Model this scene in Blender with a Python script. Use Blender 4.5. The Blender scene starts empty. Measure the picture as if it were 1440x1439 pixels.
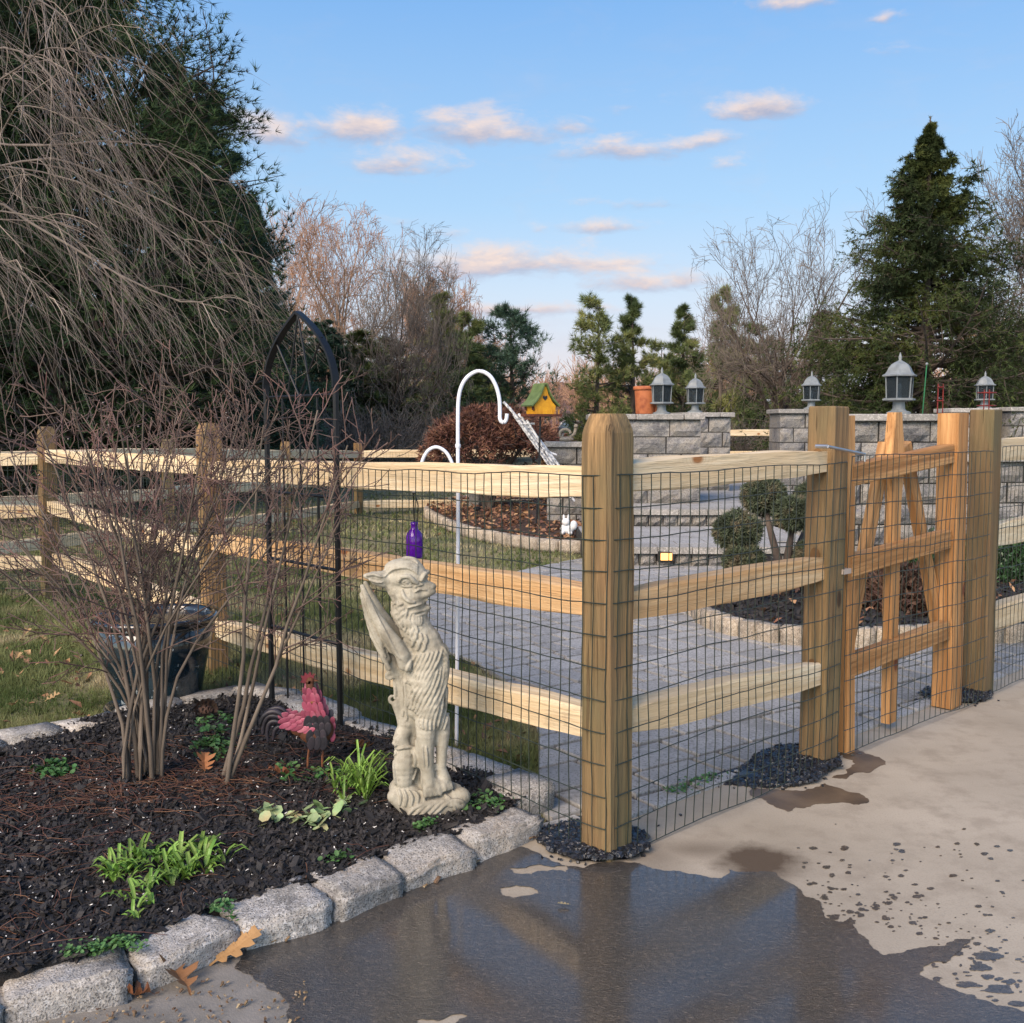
import bpy, bmesh, math, random
import numpy as np
from mathutils import Vector, Matrix, noise
from mathutils.geometry import tessellate_polygon
from mathutils.bvhtree import BVHTree

# ------------------------------------------------------------------ camera, sky, sun, exposure
SC = bpy.context.scene
COL = SC.collection
CAM_H = 1.37
PITCH = math.atan(119.5/1440.0)
cam = bpy.data.cameras.new('camera')
camo = bpy.data.objects.new('camera', cam)
COL.objects.link(camo)
camo.location = (0, 0, CAM_H)
camo.rotation_euler = (math.pi/2-PITCH, 0, 0)
cam.sensor_width = 36
cam.lens = 36
cam.clip_start = 0.05
cam.clip_end = 3000
SC.camera = camo

SUN_EL = math.radians(36)
SUN_AZ = math.radians(212)          # compass angle of the sun, clockwise from +Y
SKY_STRENGTH = 0.15
w = bpy.data.worlds.new('World')
SC.world = w
w.use_nodes = True
sun = bpy.data.lights.new('sun', 'SUN')
sun.energy = 2.7
sun.angle = math.radians(38)
sun.color = (1.0, 0.80, 0.60)
suno = bpy.data.objects.new('sun', sun)
COL.objects.link(suno)
sd = Vector((math.sin(SUN_AZ)*math.cos(SUN_EL), math.cos(SUN_AZ)*math.cos(SUN_EL), math.sin(SUN_EL)))
suno.rotation_euler = sd.to_track_quat('Z', 'Y').to_euler()
suno.location = sd*60
SC.view_settings.view_transform = 'Standard'
SC.view_settings.look = 'None'
SC.view_settings.gamma = 1
SC.view_settings.use_curve_mapping = False
SC.view_settings.exposure = 1.05

# ------------------------------------------------------------------ pixel helpers (the photograph is 1440 x 1439)
CP, SP = math.cos(PITCH), math.sin(PITCH)
def ray(px, py):
    u = (px-720)/1440.0
    v = (719.5-py)/1440.0
    return Vector((u, CP+SP*v, -SP+CP*v))
def G(px, py, z=0.0):
    d = ray(px, py)
    t = (z-CAM_H)/d.z
    return Vector((0, 0, CAM_H))+d*t
def D(px, py, Y):
    d = ray(px, py)
    return Vector((0, 0, CAM_H))+d*(Y/d.y)
def Lp(px, py, A, B, off=0.0):
    """point seen at a pixel on the vertical plane through A and B, moved off metres towards the camera"""
    A = Vector((A[0], A[1], 0)); B = Vector((B[0], B[1], 0))
    t = (B-A).normalized()
    n = Vector((t.y, -t.x, 0))
    if n.dot(-A) < 0: n = -n
    d = ray(px, py)
    o = Vector((0, 0, CAM_H))
    k = ((A+n*off)-o).dot(n)/d.dot(n)
    return o+d*k

# ------------------------------------------------------------------ materials
def lin(c):
    if isinstance(c, str):
        c = [int(c[i:i+2], 16)/255 for i in (0, 2, 4)]
    return tuple(((x/12.92) if x <= 0.04045 else ((x+0.055)/1.055)**2.4) for x in c)+(1,)
class NT:
    def __init__(s, tree): s.t = tree
    def n(s, typ, ins=None, **kw):
        nd = s.t.nodes.new(typ)
        for k, v in kw.items(): setattr(nd, k, v)
        for k, v in (ins or {}).items():
            if v is None: continue
            if hasattr(v, 'is_output'): s.t.links.new(v, nd.inputs[k])
            else: nd.inputs[k].default_value = v
        return nd
    def m(s, op, a, b=None, c=None, clamp=False):
        nd = s.t.nodes.new('ShaderNodeMath'); nd.operation = op; nd.use_clamp = clamp
        for i, v in enumerate((a, b, c)):
            if v is None: continue
            if hasattr(v, 'is_output'): s.t.links.new(v, nd.inputs[i])
            else: nd.inputs[i].default_value = v
        return nd.outputs[0]
    def mix(s, f, a, b, mode='MIX'):
        nd = s.t.nodes.new('ShaderNodeMix'); nd.data_type = 'RGBA'; nd.blend_type = mode
        for i, v in ((0, f), (6, a), (7, b)):
            if hasattr(v, 'is_output'): s.t.links.new(v, nd.inputs[i])
            else: nd.inputs[i].default_value = v
        return nd.outputs[2]
    def ramp(s, f, stops, interp='LINEAR'):
        nd = s.t.nodes.new('ShaderNodeValToRGB'); nd.color_ramp.interpolation = interp
        cr = nd.color_ramp
        while len(cr.elements) < len(stops): cr.elements.new(0.5)
        for e, (p, c) in zip(cr.elements, stops):
            e.position = p
            e.color = c if not isinstance(c, (int, float)) else (c, c, c, 1)
        s.t.links.new(f, nd.inputs[0])
        return nd.outputs[0]
    def rng(s, f, a, b, lo=0.0, hi=1.0):
        nd = s.t.nodes.new('ShaderNodeMapRange')
        s.t.links.new(f, nd.inputs[0])
        for i, v in enumerate((a, b, lo, hi)): nd.inputs[1+i].default_value = v
        return nd.outputs[0]
    def noise(s, co, scale, detail=4, rough=0.55, dist=0.0):
        return s.n('ShaderNodeTexNoise', {'Vector': co, 'Scale': scale, 'Detail': detail, 'Roughness': rough, 'Distortion': dist}).outputs['Fac']
    def co(s, stretch=(1, 1, 1), offset=None, which='Object'):
        tc = s.n('ShaderNodeTexCoord').outputs[which]
        mp = s.n('ShaderNodeMapping', {'Vector': tc, 'Scale': stretch})
        if offset is not None:
            o = s.n('ShaderNodeCombineXYZ', {0: offset, 1: offset, 2: offset}).outputs[0]
            s.t.links.new(o, mp.inputs['Location'])
        return mp.outputs[0]
    def orand(s, k=37.0):
        return s.m('MULTIPLY', s.n('ShaderNodeObjectInfo').outputs['Random'], k)
def newmat(name):
    m = bpy.data.materials.new(name); m.use_nodes = True
    t = NT(m.node_tree)
    b = m.node_tree.nodes['Principled BSDF']
    return m, t, b
def setc(t, sock, v):
    if hasattr(v, 'is_output'): t.t.links.new(v, sock)
    else: sock.default_value = v
def bump(t, b, h, strength, dist=0.01):
    nd = t.n('ShaderNodeBump', {'Height': h, 'Strength': strength, 'Distance': dist})
    t.t.links.new(nd.outputs[0], b.inputs['Normal'])
def basic(name, cols, scale=5, rough=0.8, bumpv=0.0, bscale=None, bdist=0.01, stretch=(1, 1, 1), island=0.0, objvar=0.0,
          metallic=0.0, spec=0.5, lo=0.3, hi=0.7, detail=5, trans=0.0):
    """noise between two or three colours, optional variation per mesh island and per object"""
    m, t, b = newmat(name)
    co = t.co(stretch, t.orand())
    f = t.noise(co, scale, detail)
    cols = [lin(c) for c in cols]
    st = [(lo+(hi-lo)*i/(len(cols)-1), c) for i, c in enumerate(cols)] if len(cols) > 1 else [(0, cols[0]), (1, cols[0])]
    c = t.ramp(f, st)
    if island:
        r = t.n('ShaderNodeNewGeometry').outputs['Random Per Island']
        v = t.rng(r, 0, 1, 1-island, 1+island)
        c = t.n('ShaderNodeHueSaturation', {'Value': v, 'Color': c, 'Hue': t.rng(r, 0, 1, .5-island*.04, .5+island*.04)}).outputs[0]
    if objvar:
        r = t.n('ShaderNodeObjectInfo').outputs['Random']
        c = t.n('ShaderNodeHueSaturation', {'Value': t.rng(r, 0, 1, 1-objvar, 1+objvar), 'Color': c}).outputs[0]
    setc(t, b.inputs['Base Color'], c)
    b.inputs['Roughness'].default_value = rough
    b.inputs['Metallic'].default_value = metallic
    b.inputs['Specular IOR Level'].default_value = spec
    if bumpv:
        bump(t, b, t.noise(co, bscale or scale*4, 6, .65), bumpv, bdist)
    if trans:
        tr = t.n('ShaderNodeBsdfTranslucent', {'Color': c})
        mx = t.n('ShaderNodeMixShader', {0: trans, 1: b.outputs[0], 2: tr.outputs[0]})
        t.t.links.new(mx.outputs[0], m.node_tree.nodes['Material Output'].inputs[0])
    return m
def wood(name, light, dark, knot, green=None, gscale=26.0, rough=0.75, checks=0.5, objvar=.08):
    """timber with its grain along the object's own z axis"""
    m, t, b = newmat(name)
    rnd = t.orand(53)
    co = t.co((1, 1, .045), rnd)
    wob = t.noise(t.co((1, 1, .25), rnd), 5, 3)
    g1 = t.noise(co, gscale, 5, .6, .6)
    tc = t.n('ShaderNodeTexCoord').outputs['Object']
    base = t.mix(t.rng(g1, .40, .60), lin(dark), lin(light))
    # growth rings showing as long bands
    sx = t.n('ShaderNodeSeparateXYZ', {0: tc})
    rv = t.m('ADD', t.m('MULTIPLY', t.m('ADD', sx.outputs[0], t.m('MULTIPLY', sx.outputs[1], .7)), 260.0), t.m('MULTIPLY', wob, 26.0))
    ring = t.m('SINE', rv)
    base = t.mix(t.rng(ring, .2, 1, 0, .42), base, lin(dark))
    big = t.noise(t.co((1, 1, .4), rnd), 3.2, 3)
    base = t.mix(t.rng(big, .42, .62, 0, .65), base, lin(dark))
    if green:
        gg = t.noise(t.co((1, 1, .35), t.orand(91)), 4.0, 4)
        base = t.mix(t.rng(gg, .4, .66, 0, .7), base, lin(green))
    # knots
    kc = t.co((1, 1, .55), rnd)
    vor = t.n('ShaderNodeTexVoronoi', {'Vector': kc, 'Scale': 4.2, 'Randomness': 1.0})
    kd = t.m('ADD', vor.outputs['Distance'], t.m('MULTIPLY', t.noise(kc, 30, 3), .04))
    kn = t.rng(kd, .125, .085, 0, 1)
    halo = t.m('MULTIPLY', t.m('SINE', t.m('MULTIPLY', kd, 150.0)), t.rng(kd, .3, .1, 0, .22))
    base = t.mix(t.m('MAXIMUM', kn, t.m('MAXIMUM', halo, 0.0)), base, lin(knot))
    # drying checks: thin dark lines along the grain
    ck = t.noise(t.co((1, 1, .03), t.orand(17)), 55, 2)
    ckm = t.rng(ck, .66, .70, 0, checks)
    base = t.mix(ckm, base, lin('3a2a18'))
    base = t.mix(t.rng(fib0 := t.noise(t.co((1, 1, .05), rnd), 120, 3, .6), .52, .68, 0, .3), base, lin(dark))
    grime = t.noise(t.co((1, 1, .5), t.orand(29)), 13, 5, .7); base = t.mix(t.rng(grime, .58, .74, 0, .35), base, lin('6a5c48'))
    r = t.n('ShaderNodeObjectInfo').outputs['Random']
    base = t.n('ShaderNodeHueSaturation', {'Value': t.rng(r, 0, 1, 1-objvar, 1+objvar), 'Color': base}).outputs[0]
    setc(t, b.inputs['Base Color'], base)
    b.inputs['Roughness'].default_value = rough
    b.inputs['Specular IOR Level'].default_value = .35
    fib = t.noise(t.co((1, 1, .06), rnd), 170, 3, .6)
    h = t.m('ADD', t.m('MULTIPLY', t.m('ADD', g1, t.m('MULTIPLY', fib, .5)), .8), t.m('ADD', t.m('MULTIPLY', ring, .04), t.m('MULTIPLY', ckm, -.6)))
    bump(t, b, h, 1.0, .010)
    return m

# ------------------------------------------------------------------ mesh helpers
class MB:
    """collects numpy geometry and links it as one mesh object"""
    def __init__(s): s.V = []; s.T = []; s.Q = []; s.N = []; s.n = 0
    def add(s, V, tris=None, quads=None, ngons=None):
        V = np.asarray(V, dtype=np.float64).reshape(-1, 3)
        if tris is not None and len(tris): s.T.append(np.asarray(tris, dtype=np.int64).reshape(-1, 3)+s.n)
        if quads is not None and len(quads): s.Q.append(np.asarray(quads, dtype=np.int64).reshape(-1, 4)+s.n)
        if ngons: s.N += [[i+s.n for i in g] for g in ngons]
        s.V.append(V); s.n += len(V)
        return s
    def mesh(s, name, mat=None, smooth=False):
        V = np.concatenate(s.V) if s.V else np.zeros((0, 3))
        lv = []; ls = []; cur = 0
        for arrs, k in ((s.T, 3), (s.Q, 4)):
            if arrs:
                a = np.concatenate(arrs)
                lv.append(a.ravel()); ls.append(cur+np.arange(len(a))*k); cur += a.size
        for g in s.N:
            lv.append(np.array(g)); ls.append(np.array([cur])); cur += len(g)
        me = bpy.data.meshes.new(name)
        if not lv: return me
        lv = np.concatenate(lv); ls = np.concatenate(ls)
        me.vertices.add(len(V)); me.vertices.foreach_set('co', V.astype(np.float32).ravel())
        me.loops.add(len(lv)); me.loops.foreach_set('vertex_index', lv.astype(np.int32))
        me.polygons.add(len(ls)); me.polygons.foreach_set('loop_start', ls.astype(np.int32))
        me.update(calc_edges=True)
        me.validate()
        me.polygons.foreach_set('use_smooth', np.full(len(me.polygons), bool(smooth)))
        if mat: me.materials.append(mat)
        return me
    def build(s, name, mat, parent=None, smooth=False, loc=None, world=True, **props):
        return link(name, s.mesh(name, mat, smooth), parent, loc, world, **props)
def link(name, me, parent=None, loc=None, world=True, matrix=None, **props):
    o = bpy.data.objects.new(name, me)
    COL.objects.link(o)
    if parent is not None:
        o.parent = parent
        if world and loc is None and matrix is None:
            o.location = -Vector(root_loc(parent))
    if loc is not None: o.location = loc
    if matrix is not None:
        if parent is not None: matrix = Matrix.Translation(-Vector(root_loc(parent))) @ matrix
        o.matrix_local = matrix
    for k, v in props.items(): o[k] = v
    return o
def root_loc(p):
    v = Vector((0, 0, 0))
    while p is not None:
        v = v+p.location; p = p.parent
    return v
def thing(name, label, cat, loc=(0, 0, 0), rz=0.0, group=None):
    o = bpy.data.objects.new(name, None)
    COL.objects.link(o); o.location = loc; o.rotation_euler = (0, 0, rz)
    o.empty_display_size = .1
    o['label'] = label; o['category'] = cat
    if group: o['group'] = group
    return o
def tag(o, label, cat, group=None, kind=None):
    o['label'] = label; o['category'] = cat
    if group: o['group'] = group
    if kind: o['kind'] = kind
    return o
def copy_tree(o, parent=None):
    c = o.copy(); COL.objects.link(c)
    if parent is not None: c.parent = parent
    for ch in [x for x in o.children]: copy_tree(ch, c)
    return c
RS = np.random.RandomState(11)
def box(mb, c, s, rz=0.0, M=None):
    x, y, z = [k/2 for k in s]
    V = np.array([[-x,-y,-z],[x,-y,-z],[x,y,-z],[-x,y,-z],[-x,-y,z],[x,-y,z],[x,y,z],[-x,y,z]])
    if rz:
        ca, sa = math.cos(rz), math.sin(rz)
        V = V @ np.array([[ca, sa, 0], [-sa, ca, 0], [0, 0, 1]])
    if M is not None: V = V @ np.array(M.to_3x3()).T
    V = V+np.array(c)
    mb.add(V, quads=[[0,3,2,1],[4,5,6,7],[0,1,5,4],[1,2,6,5],[2,3,7,6],[3,0,4,7]])
    return mb
def bevbox(mb, c, s, bev=.01, rz=0.0, seg=1):
    bm = bmesh.new(); bmesh.ops.create_cube(bm, size=1)
    bmesh.ops.scale(bm, vec=s, verts=bm.verts)
    bmesh.ops.bevel(bm, geom=bm.edges[:], offset=bev, segments=seg, affect='EDGES')
    bmesh.ops.rotate(bm, matrix=Matrix.Rotation(rz, 3, 'Z'), verts=bm.verts)
    bmesh.ops.translate(bm, vec=c, verts=bm.verts)
    frombm(mb, bm)
def frombm(mb, bm):
    bm.verts.index_update()
    mb.add([v.co[:] for v in bm.verts], ngons=[[v.index for v in f.verts] for f in bm.faces])
    bm.free()
def tubes(mb, P, R, sides=4, cap=False):
    """P (n,m,3) polylines, R (n,m) radii"""
    P = np.asarray(P, float); R = np.asarray(R, float)
    if P.ndim == 2: P = P[None]; R = R[None] if R.ndim else np.full(P.shape[:2], float(R))
    if R.ndim == 1: R = np.broadcast_to(R, P.shape[:2])
    n, m, _ = P.shape
    T = np.empty_like(P)
    T[:, 1:-1] = P[:, 2:]-P[:, :-2]; T[:, 0] = P[:, 1]-P[:, 0]; T[:, -1] = P[:, -1]-P[:, -2]
    T /= np.linalg.norm(T, axis=2, keepdims=True)+1e-12
    tot = P[:, -1]-P[:, 0]
    tot /= np.linalg.norm(tot, axis=1, keepdims=True)+1e-9
    ref = np.where(np.abs(tot[:, 2:3]) > .9, np.array([[1., .1, 0]]), np.array([[0, .07, 1.]]))
    if m > 3:      # a loop-like path: use the normal of its plane
        mid = P[:, m//2]-P[:, 0]
        nn = np.cross(mid, P[:, -1]-P[:, 0]); ln = np.linalg.norm(nn, axis=1, keepdims=True)
        big = ln > .35*np.linalg.norm(mid, axis=1, keepdims=True)*np.maximum(np.linalg.norm(P[:, -1]-P[:, 0], axis=1, keepdims=True), 1e-6)
        ref = np.where(big, nn/(ln+1e-12), ref)
    ref = np.repeat(ref[:, None, :], m, 1)
    A = np.cross(T, ref); A /= np.linalg.norm(A, axis=2, keepdims=True)+1e-12
    B = np.cross(T, A)
    ang = np.arange(sides)*2*math.pi/sides
    V = P[:, :, None, :]+R[:, :, None, None]*(np.cos(ang)[None, None, :, None]*A[:, :, None, :]+np.sin(ang)[None, None, :, None]*B[:, :, None, :])
    idx = np.arange(n*m*sides).reshape(n, m, sides)
    a = idx[:, :-1, :]; b = np.roll(a, -1, 2); c = idx[:, 1:, :]; d = np.roll(c, -1, 2)
    q = np.stack([a, b, d, c], -1).reshape(-1, 4)
    if cap:
        ng = [list(map(int, idx[i, 0][::-1])) for i in range(n)]+[list(map(int, idx[i, -1])) for i in range(n)]
        mb.add(V.reshape(-1, 3), quads=q, ngons=ng)
    else: mb.add(V.reshape(-1, 3), quads=q)
    return mb
def tube(mb, pts, r, sides=8, cap=True):
    P = np.array([list(p) for p in pts], float)
    R = np.full(len(P), r, float) if np.isscalar(r) else np.array(r, float)
    return tubes(mb, P[None], R[None], sides, cap)
def lathe(mb, prof, sides=20, c=(0, 0, 0), sx=1, sy=1, jag=0.0):
    prof = np.array(prof, float); m = len(prof)
    ang = np.arange(sides)*2*math.pi/sides
    V = np.zeros((m, sides, 3))
    V[:, :, 0] = prof[:, 0:1]*np.cos(ang)*sx+c[0]; V[:, :, 1] = prof[:, 0:1]*np.sin(ang)*sy+c[1]; V[:, :, 2] = prof[:, 1:2]+c[2]
    idx = np.arange(m*sides).reshape(m, sides)
    a = idx[:-1]; b = np.roll(a, -1, 1); cc = idx[1:]; d = np.roll(cc, -1, 1)
    mb.add(V.reshape(-1, 3), quads=np.stack([a, b, d, cc], -1).reshape(-1, 4), ngons=[list(map(int, idx[0][::-1])), list(map(int, idx[-1]))])
    return mb
def uvs(mb, c, r, seg=10, rings=7, M=None):
    """ellipsoid, r a scalar or three radii"""
    r = np.array([r, r, r] if np.isscalar(r) else r, float)
    th = np.linspace(0, math.pi, rings+1); ph = np.arange(seg)*2*math.pi/seg
    V = np.stack([np.outer(np.sin(th), np.cos(ph)), np.outer(np.sin(th), np.sin(ph)), np.outer(np.cos(th), np.ones(seg))], -1).reshape(-1, 3)*r
    if M is not None: V = V @ np.array(M.to_3x3()).T
    V = V+np.array(c)
    idx = np.arange((rings+1)*seg).reshape(rings+1, seg)
    a = idx[:-1]; b = np.roll(a, -1, 1); cc = idx[1:]; d = np.roll(cc, -1, 1)
    mb.add(V, quads=np.stack([a, cc, d, b], -1).reshape(-1, 4))
    return mb
def prism(mb, poly, z0, z1):
    n = len(poly)
    V = [(p[0], p[1], z0) for p in poly]+[(p[0], p[1], z1) for p in poly]
    mb.add(V, ngons=[list(range(n))[::-1], list(range(n, 2*n))], quads=[[i, (i+1) % n, n+(i+1) % n, n+i] for i in range(n)])
    return mb
def area2(poly):
    return sum(poly[i][0]*poly[(i+1) % len(poly)][1]-poly[(i+1) % len(poly)][0]*poly[i][1] for i in range(len(poly)))
def ccw(poly): return list(poly) if area2(poly) > 0 else list(poly)[::-1]
def sheet(mb, loops, z):
    """flat polygon (first loop) with holes (others)"""
    loops = [[Vector((p[0], p[1], 0)) for p in lp] for lp in loops]
    tris = tessellate_polygon(loops)
    V = [(p.x, p.y, z) for lp in loops for p in lp]
    T = []
    for a, b, c in tris:
        A, B, C = V[a], V[b], V[c]
        if (B[0]-A[0])*(C[1]-A[1])-(B[1]-A[1])*(C[0]-A[0]) < 0: b, c = c, b
        T.append((a, b, c))
    mb.add(V, tris=T)
    return mb
def inpoly(P, poly):
    poly = np.array([(p[0], p[1]) for p in poly]); x, y = P[:, 0], P[:, 1]
    inside = np.zeros(len(P), bool); j = len(poly)-1
    for i in range(len(poly)):
        xi, yi = poly[i]; xj, yj = poly[j]
        c = ((yi > y) != (yj > y)) & (x < (xj-xi)*(y-yi)/(yj-yi+1e-12)+xi)
        inside ^= c; j = i
    return inside
def clip(poly, A, B):
    out = []
    for i in range(len(poly)):
        P, Q = poly[i-1], poly[i]
        sp = (B[0]-A[0])*(P[1]-A[1])-(B[1]-A[1])*(P[0]-A[0]); sq = (B[0]-A[0])*(Q[1]-A[1])-(B[1]-A[1])*(Q[0]-A[0])
        if (sp >= 0) != (sq >= 0):
            k = sp/(sp-sq); out.append((P[0]+(Q[0]-P[0])*k, P[1]+(Q[1]-P[1])*k))
        if sq >= 0: out.append((Q[0], Q[1]))
    return out
def smooth_path(pts, per=8, closed=False):
    pts = [np.array(p, float) for p in pts]; n = len(pts); out = []
    for i in range(n if closed else n-1):
        p0 = pts[(i-1) % n] if (closed or i > 0) else pts[0]
        p1 = pts[i]; p2 = pts[(i+1) % n]; p3 = pts[(i+2) % n] if (closed or i+2 < n) else pts[-1]
        for k in range(per):
            t = k/per
            out.append(.5*((2*p1)+(-p0+p2)*t+(2*p0-5*p1+4*p2-p3)*t*t+(-p0+3*p1-3*p2+p3)*t**3))
    if not closed: out.append(pts[-1])
    return out
def rough(mb, amp, freq, seed=0):
    """push the collected vertices about with smooth noise"""
    for V in mb.V:
        for i in range(len(V)):
            v = noise.noise_vector(Vector(V[i]*freq)+Vector((seed*3.1, seed*1.7, 0)))
            V[i] += np.array(v)*amp
    return mb
def basis(o, z, up):
    z = Vector(z).normalized(); x = Vector(up).cross(z).normalized(); y = z.cross(x)
    return Matrix.Translation(Vector(o)) @ Matrix((x, y, z)).transposed().to_4x4()
# ---- vectorised growth of limbs
def grow(P, Rd, cnt, t0, t1, length, ang, trop=0.0, jit=.15, m=5, rk=.55, tip=.25, spread=None, rs=RS, lenfn=None, horiz=0.0):
    """children of polylines P: cnt per parent between t0 and t1"""
    n, mm, _ = P.shape
    par = np.repeat(np.arange(n), cnt); N = len(par)
    t = t0+(t1-t0)*((np.tile(np.arange(cnt), n)+rs.rand(N))/cnt)
    s = t*(mm-1); i = np.minimum(s.astype(int), mm-2); f = (s-i)[:, None]
    base = P[par, i]*(1-f)+P[par, i+1]*f
    dirn = P[par, i+1]-P[par, i]; dirn /= np.linalg.norm(dirn, axis=1, keepdims=True)+1e-9
    rad = (Rd[par, i]*(1-f[:, 0])+Rd[par, i+1]*f[:, 0])
    rv = rs.randn(N, 3); rv -= dirn*np.sum(rv*dirn, 1, keepdims=True)
    if horiz: rv[:, 2] *= (1-horiz)
    rv /= np.linalg.norm(rv, axis=1, keepdims=True)+1e-9
    a = ang*(.7+.6*rs.rand(N))[:, None]
    d = dirn*np.cos(a)+rv*np.sin(a)
    plen = np.linalg.norm(P[par, -1]-P[par, 0], axis=1)
    L = (length*plen if lenfn is None else lenfn(t, par, base))*(.65+.6*rs.rand(N))
    step = L/(m-1)
    out = np.zeros((N, m, 3)); out[:, 0] = base
    for k in range(1, m):
        d = d+rs.randn(N, 3)*jit+np.array([0, 0, trop])
        d /= np.linalg.norm(d, axis=1, keepdims=True)+1e-9
        out[:, k] = out[:, k-1]+d*step[:, None]
    r0 = np.minimum(rad*rk, rad)
    R2 = r0[:, None]*np.linspace(1, tip, m)[None]
    return out, R2
def needles(mb, C, Dn, k, L, wd, spread, rs=RS):
    """k thin triangles from every point C round the direction Dn"""
    n = len(C); C = np.repeat(C, k, 0); Dn = np.repeat(Dn, k, 0); N = n*k
    d = Dn+rs.randn(N, 3)*spread; d /= np.linalg.norm(d, axis=1, keepdims=True)+1e-9
    s = np.cross(d, rs.randn(N, 3)); s /= np.linalg.norm(s, axis=1, keepdims=True)+1e-9
    Ls = (L*(.6+.7*rs.rand(N)))[:, None]
    st = C+d*Ls*.05
    V = np.stack([st-s*wd/2, st+s*wd/2, st+d*Ls], 1).reshape(-1, 3)
    mb.add(V, tris=np.arange(N*3).reshape(-1, 3))
def along(P, k, t0=.2, t1=1.0, rs=RS):
    n, m, _ = P.shape
    par = np.repeat(np.arange(n), k); N = len(par)
    t = t0+(t1-t0)*((np.tile(np.arange(k), n)+rs.rand(N))/k)
    s = t*(m-1); i = np.minimum(s.astype(int), m-2); f = (s-i)[:, None]
    d = P[par, i+1]-P[par, i]; d /= np.linalg.norm(d, axis=1, keepdims=True)+1e-9
    return P[par, i]*(1-f)+P[par, i+1]*f, d
# ------------------------------------------------------------------ sky: physical sky, evening haze band and a few clouds
def build_world():
    t = NT(w.node_tree)
    bg = w.node_tree.nodes['Background']
    sky = t.n('ShaderNodeTexSky', sky_type='NISHITA', sun_disc=False, sun_elevation=SUN_EL, sun_rotation=SUN_AZ,
              air_density=1.0, dust_density=0.6, ozone_density=2.0, altitude=100)
    d = t.n('ShaderNodeNewGeometry').outputs['Incoming']
    tc = t.n('ShaderNodeTexCoord').outputs['Generated']
    sx = t.n('ShaderNodeSeparateXYZ', {0: tc})
    X, Y, Z = sx.outputs
    el = t.m('ARCSINE', Z)
    az = t.m('ARCTAN2', X, Y)
    K = 1/(SKY_STRENGTH*2**SC.view_settings.exposure)
    def c(h, k=1.0):
        v = lin(h); return (v[0]*K*k, v[1]*K*k, v[2]*K*k, 1)
    grad = t.ramp(t.m('DIVIDE', el, 1.5708, clamp=True), [(0, c('d8c6cc')), (.04, c('d9d2dc')), (.08, c('cbd9ea')), (.13, c('abd0f1')), (.25, c('7cb3ee')), (.5, c('659fe4')), (1, c('5a94de'))])
    # clear evening air: the gradient of the anti-solar sky mixed into the physical one
    back = t.rng(Y, -.6, .5, 0, .9)
    col = t.mix(back, sky.outputs[0], grad)
    # clouds
    co = t.n('ShaderNodeMapping', {'Vector': tc, 'Scale': (1, 1, 2.6)}).outputs[0]
    n1 = t.noise(co, 13, 8, .66, .5)
    n2 = t.noise(co, 34, 5, .6)
    nn = t.m('ADD', t.m('MULTIPLY', t.m('SUBTRACT', n1, .5), 2.6), t.m('MULTIPLY', t.m('SUBTRACT', n2, .5), 1.1))
    clouds = [(372,192,48,20,.95),(428,178,14,9,.6),(503,186,50,22,1.1),(575,233,58,18,.85),(600,240,38,12,.8),(683,185,75,22,1.15),(790,178,45,13,.7),(868,212,68,13,.9),(968,202,45,10,.8),(1022,232,24,9,.6),
              (1068,154,45,16,1.1),(880,152,40,14,.45),(890,283,55,12,.55),(868,322,58,12,.85),(755,376,150,24,1.0),(900,398,90,14,.75),(745,438,120,11,.85),(745,328,24,8,.5),(635,332,22,8,.6),(1110,4,36,10,.8),(1255,75,28,9,.35),(560,312,30,8,.5),
              (690,355,60,10,.6),(1395,455,70,20,.7),(1250,25,14,7,.5),(450,300,60,10,.5),(-300,240,160,40,.9),(1900,150,200,40,.9),(1700,330,160,22,.8)]
    w1 = t.m('MULTIPLY', t.m('SUBTRACT', t.noise(co, 20, 4, .6), .5), .05); w2 = t.m('MULTIPLY', t.m('SUBTRACT', t.noise(t.n('ShaderNodeMapping', {'Vector': tc, 'Location': (7, 3, 1), 'Scale': (1, 1, 1.6)}).outputs[0], 17, 4, .6), .5), .022)
    azd = t.m('ADD', az, w1); eld = t.m('ADD', el, w2)
    best = None; tv = None; tw = None
    for px, py, hw, hh, a in clouds:
        r = ray(px, py).normalized()
        ea = math.asin(r.z); aa = math.atan2(r.x, r.y)
        u = t.m('MULTIPLY_ADD', azd, 1440/hw*.8*math.cos(ea), -aa*1440/hw*.8*math.cos(ea))
        v = t.m('MULTIPLY_ADD', eld, 1440/hh*.76, -ea*1440/hh*.76)
        vs = t.m('MULTIPLY', v, t.m('MULTIPLY_ADD', t.m('LESS_THAN', v, 0.0), .6, 1.0))   # flat bases
        r2 = t.m('SQRT', t.m('MULTIPLY_ADD', u, u, t.m('MULTIPLY', vs, vs)))
        mk = t.m('MULTIPLY', t.m('SUBTRACT', 1.42, r2), a)
        mp = t.m('MAXIMUM', mk, 0.0)
        wv = t.m('MULTIPLY', mp, v)
        best = mk if best is None else t.m('MAXIMUM', best, mk)
        tv = wv if tv is None else t.m('ADD', tv, wv)
        tw = mp if tw is None else t.m('ADD', tw, mp)
    vv = t.m('DIVIDE', tv, t.m('ADD', tw, .02))
    dens = t.m('ADD', best, t.m('MULTIPLY', nn, .95))
    mask = t.n('ShaderNodeMapRange', {0: dens, 1: .12, 2: 1.5}, interpolation_type='SMOOTHSTEP').outputs[0]
    mask = t.m('MULTIPLY', mask, t.rng(best, -.35, .25))
    wisps = t.m('MULTIPLY', t.rng(n1, .5, .8, 0, .22), t.rng(el, .55, .1))
    mask = t.m('MAXIMUM', mask, wisps)
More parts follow.
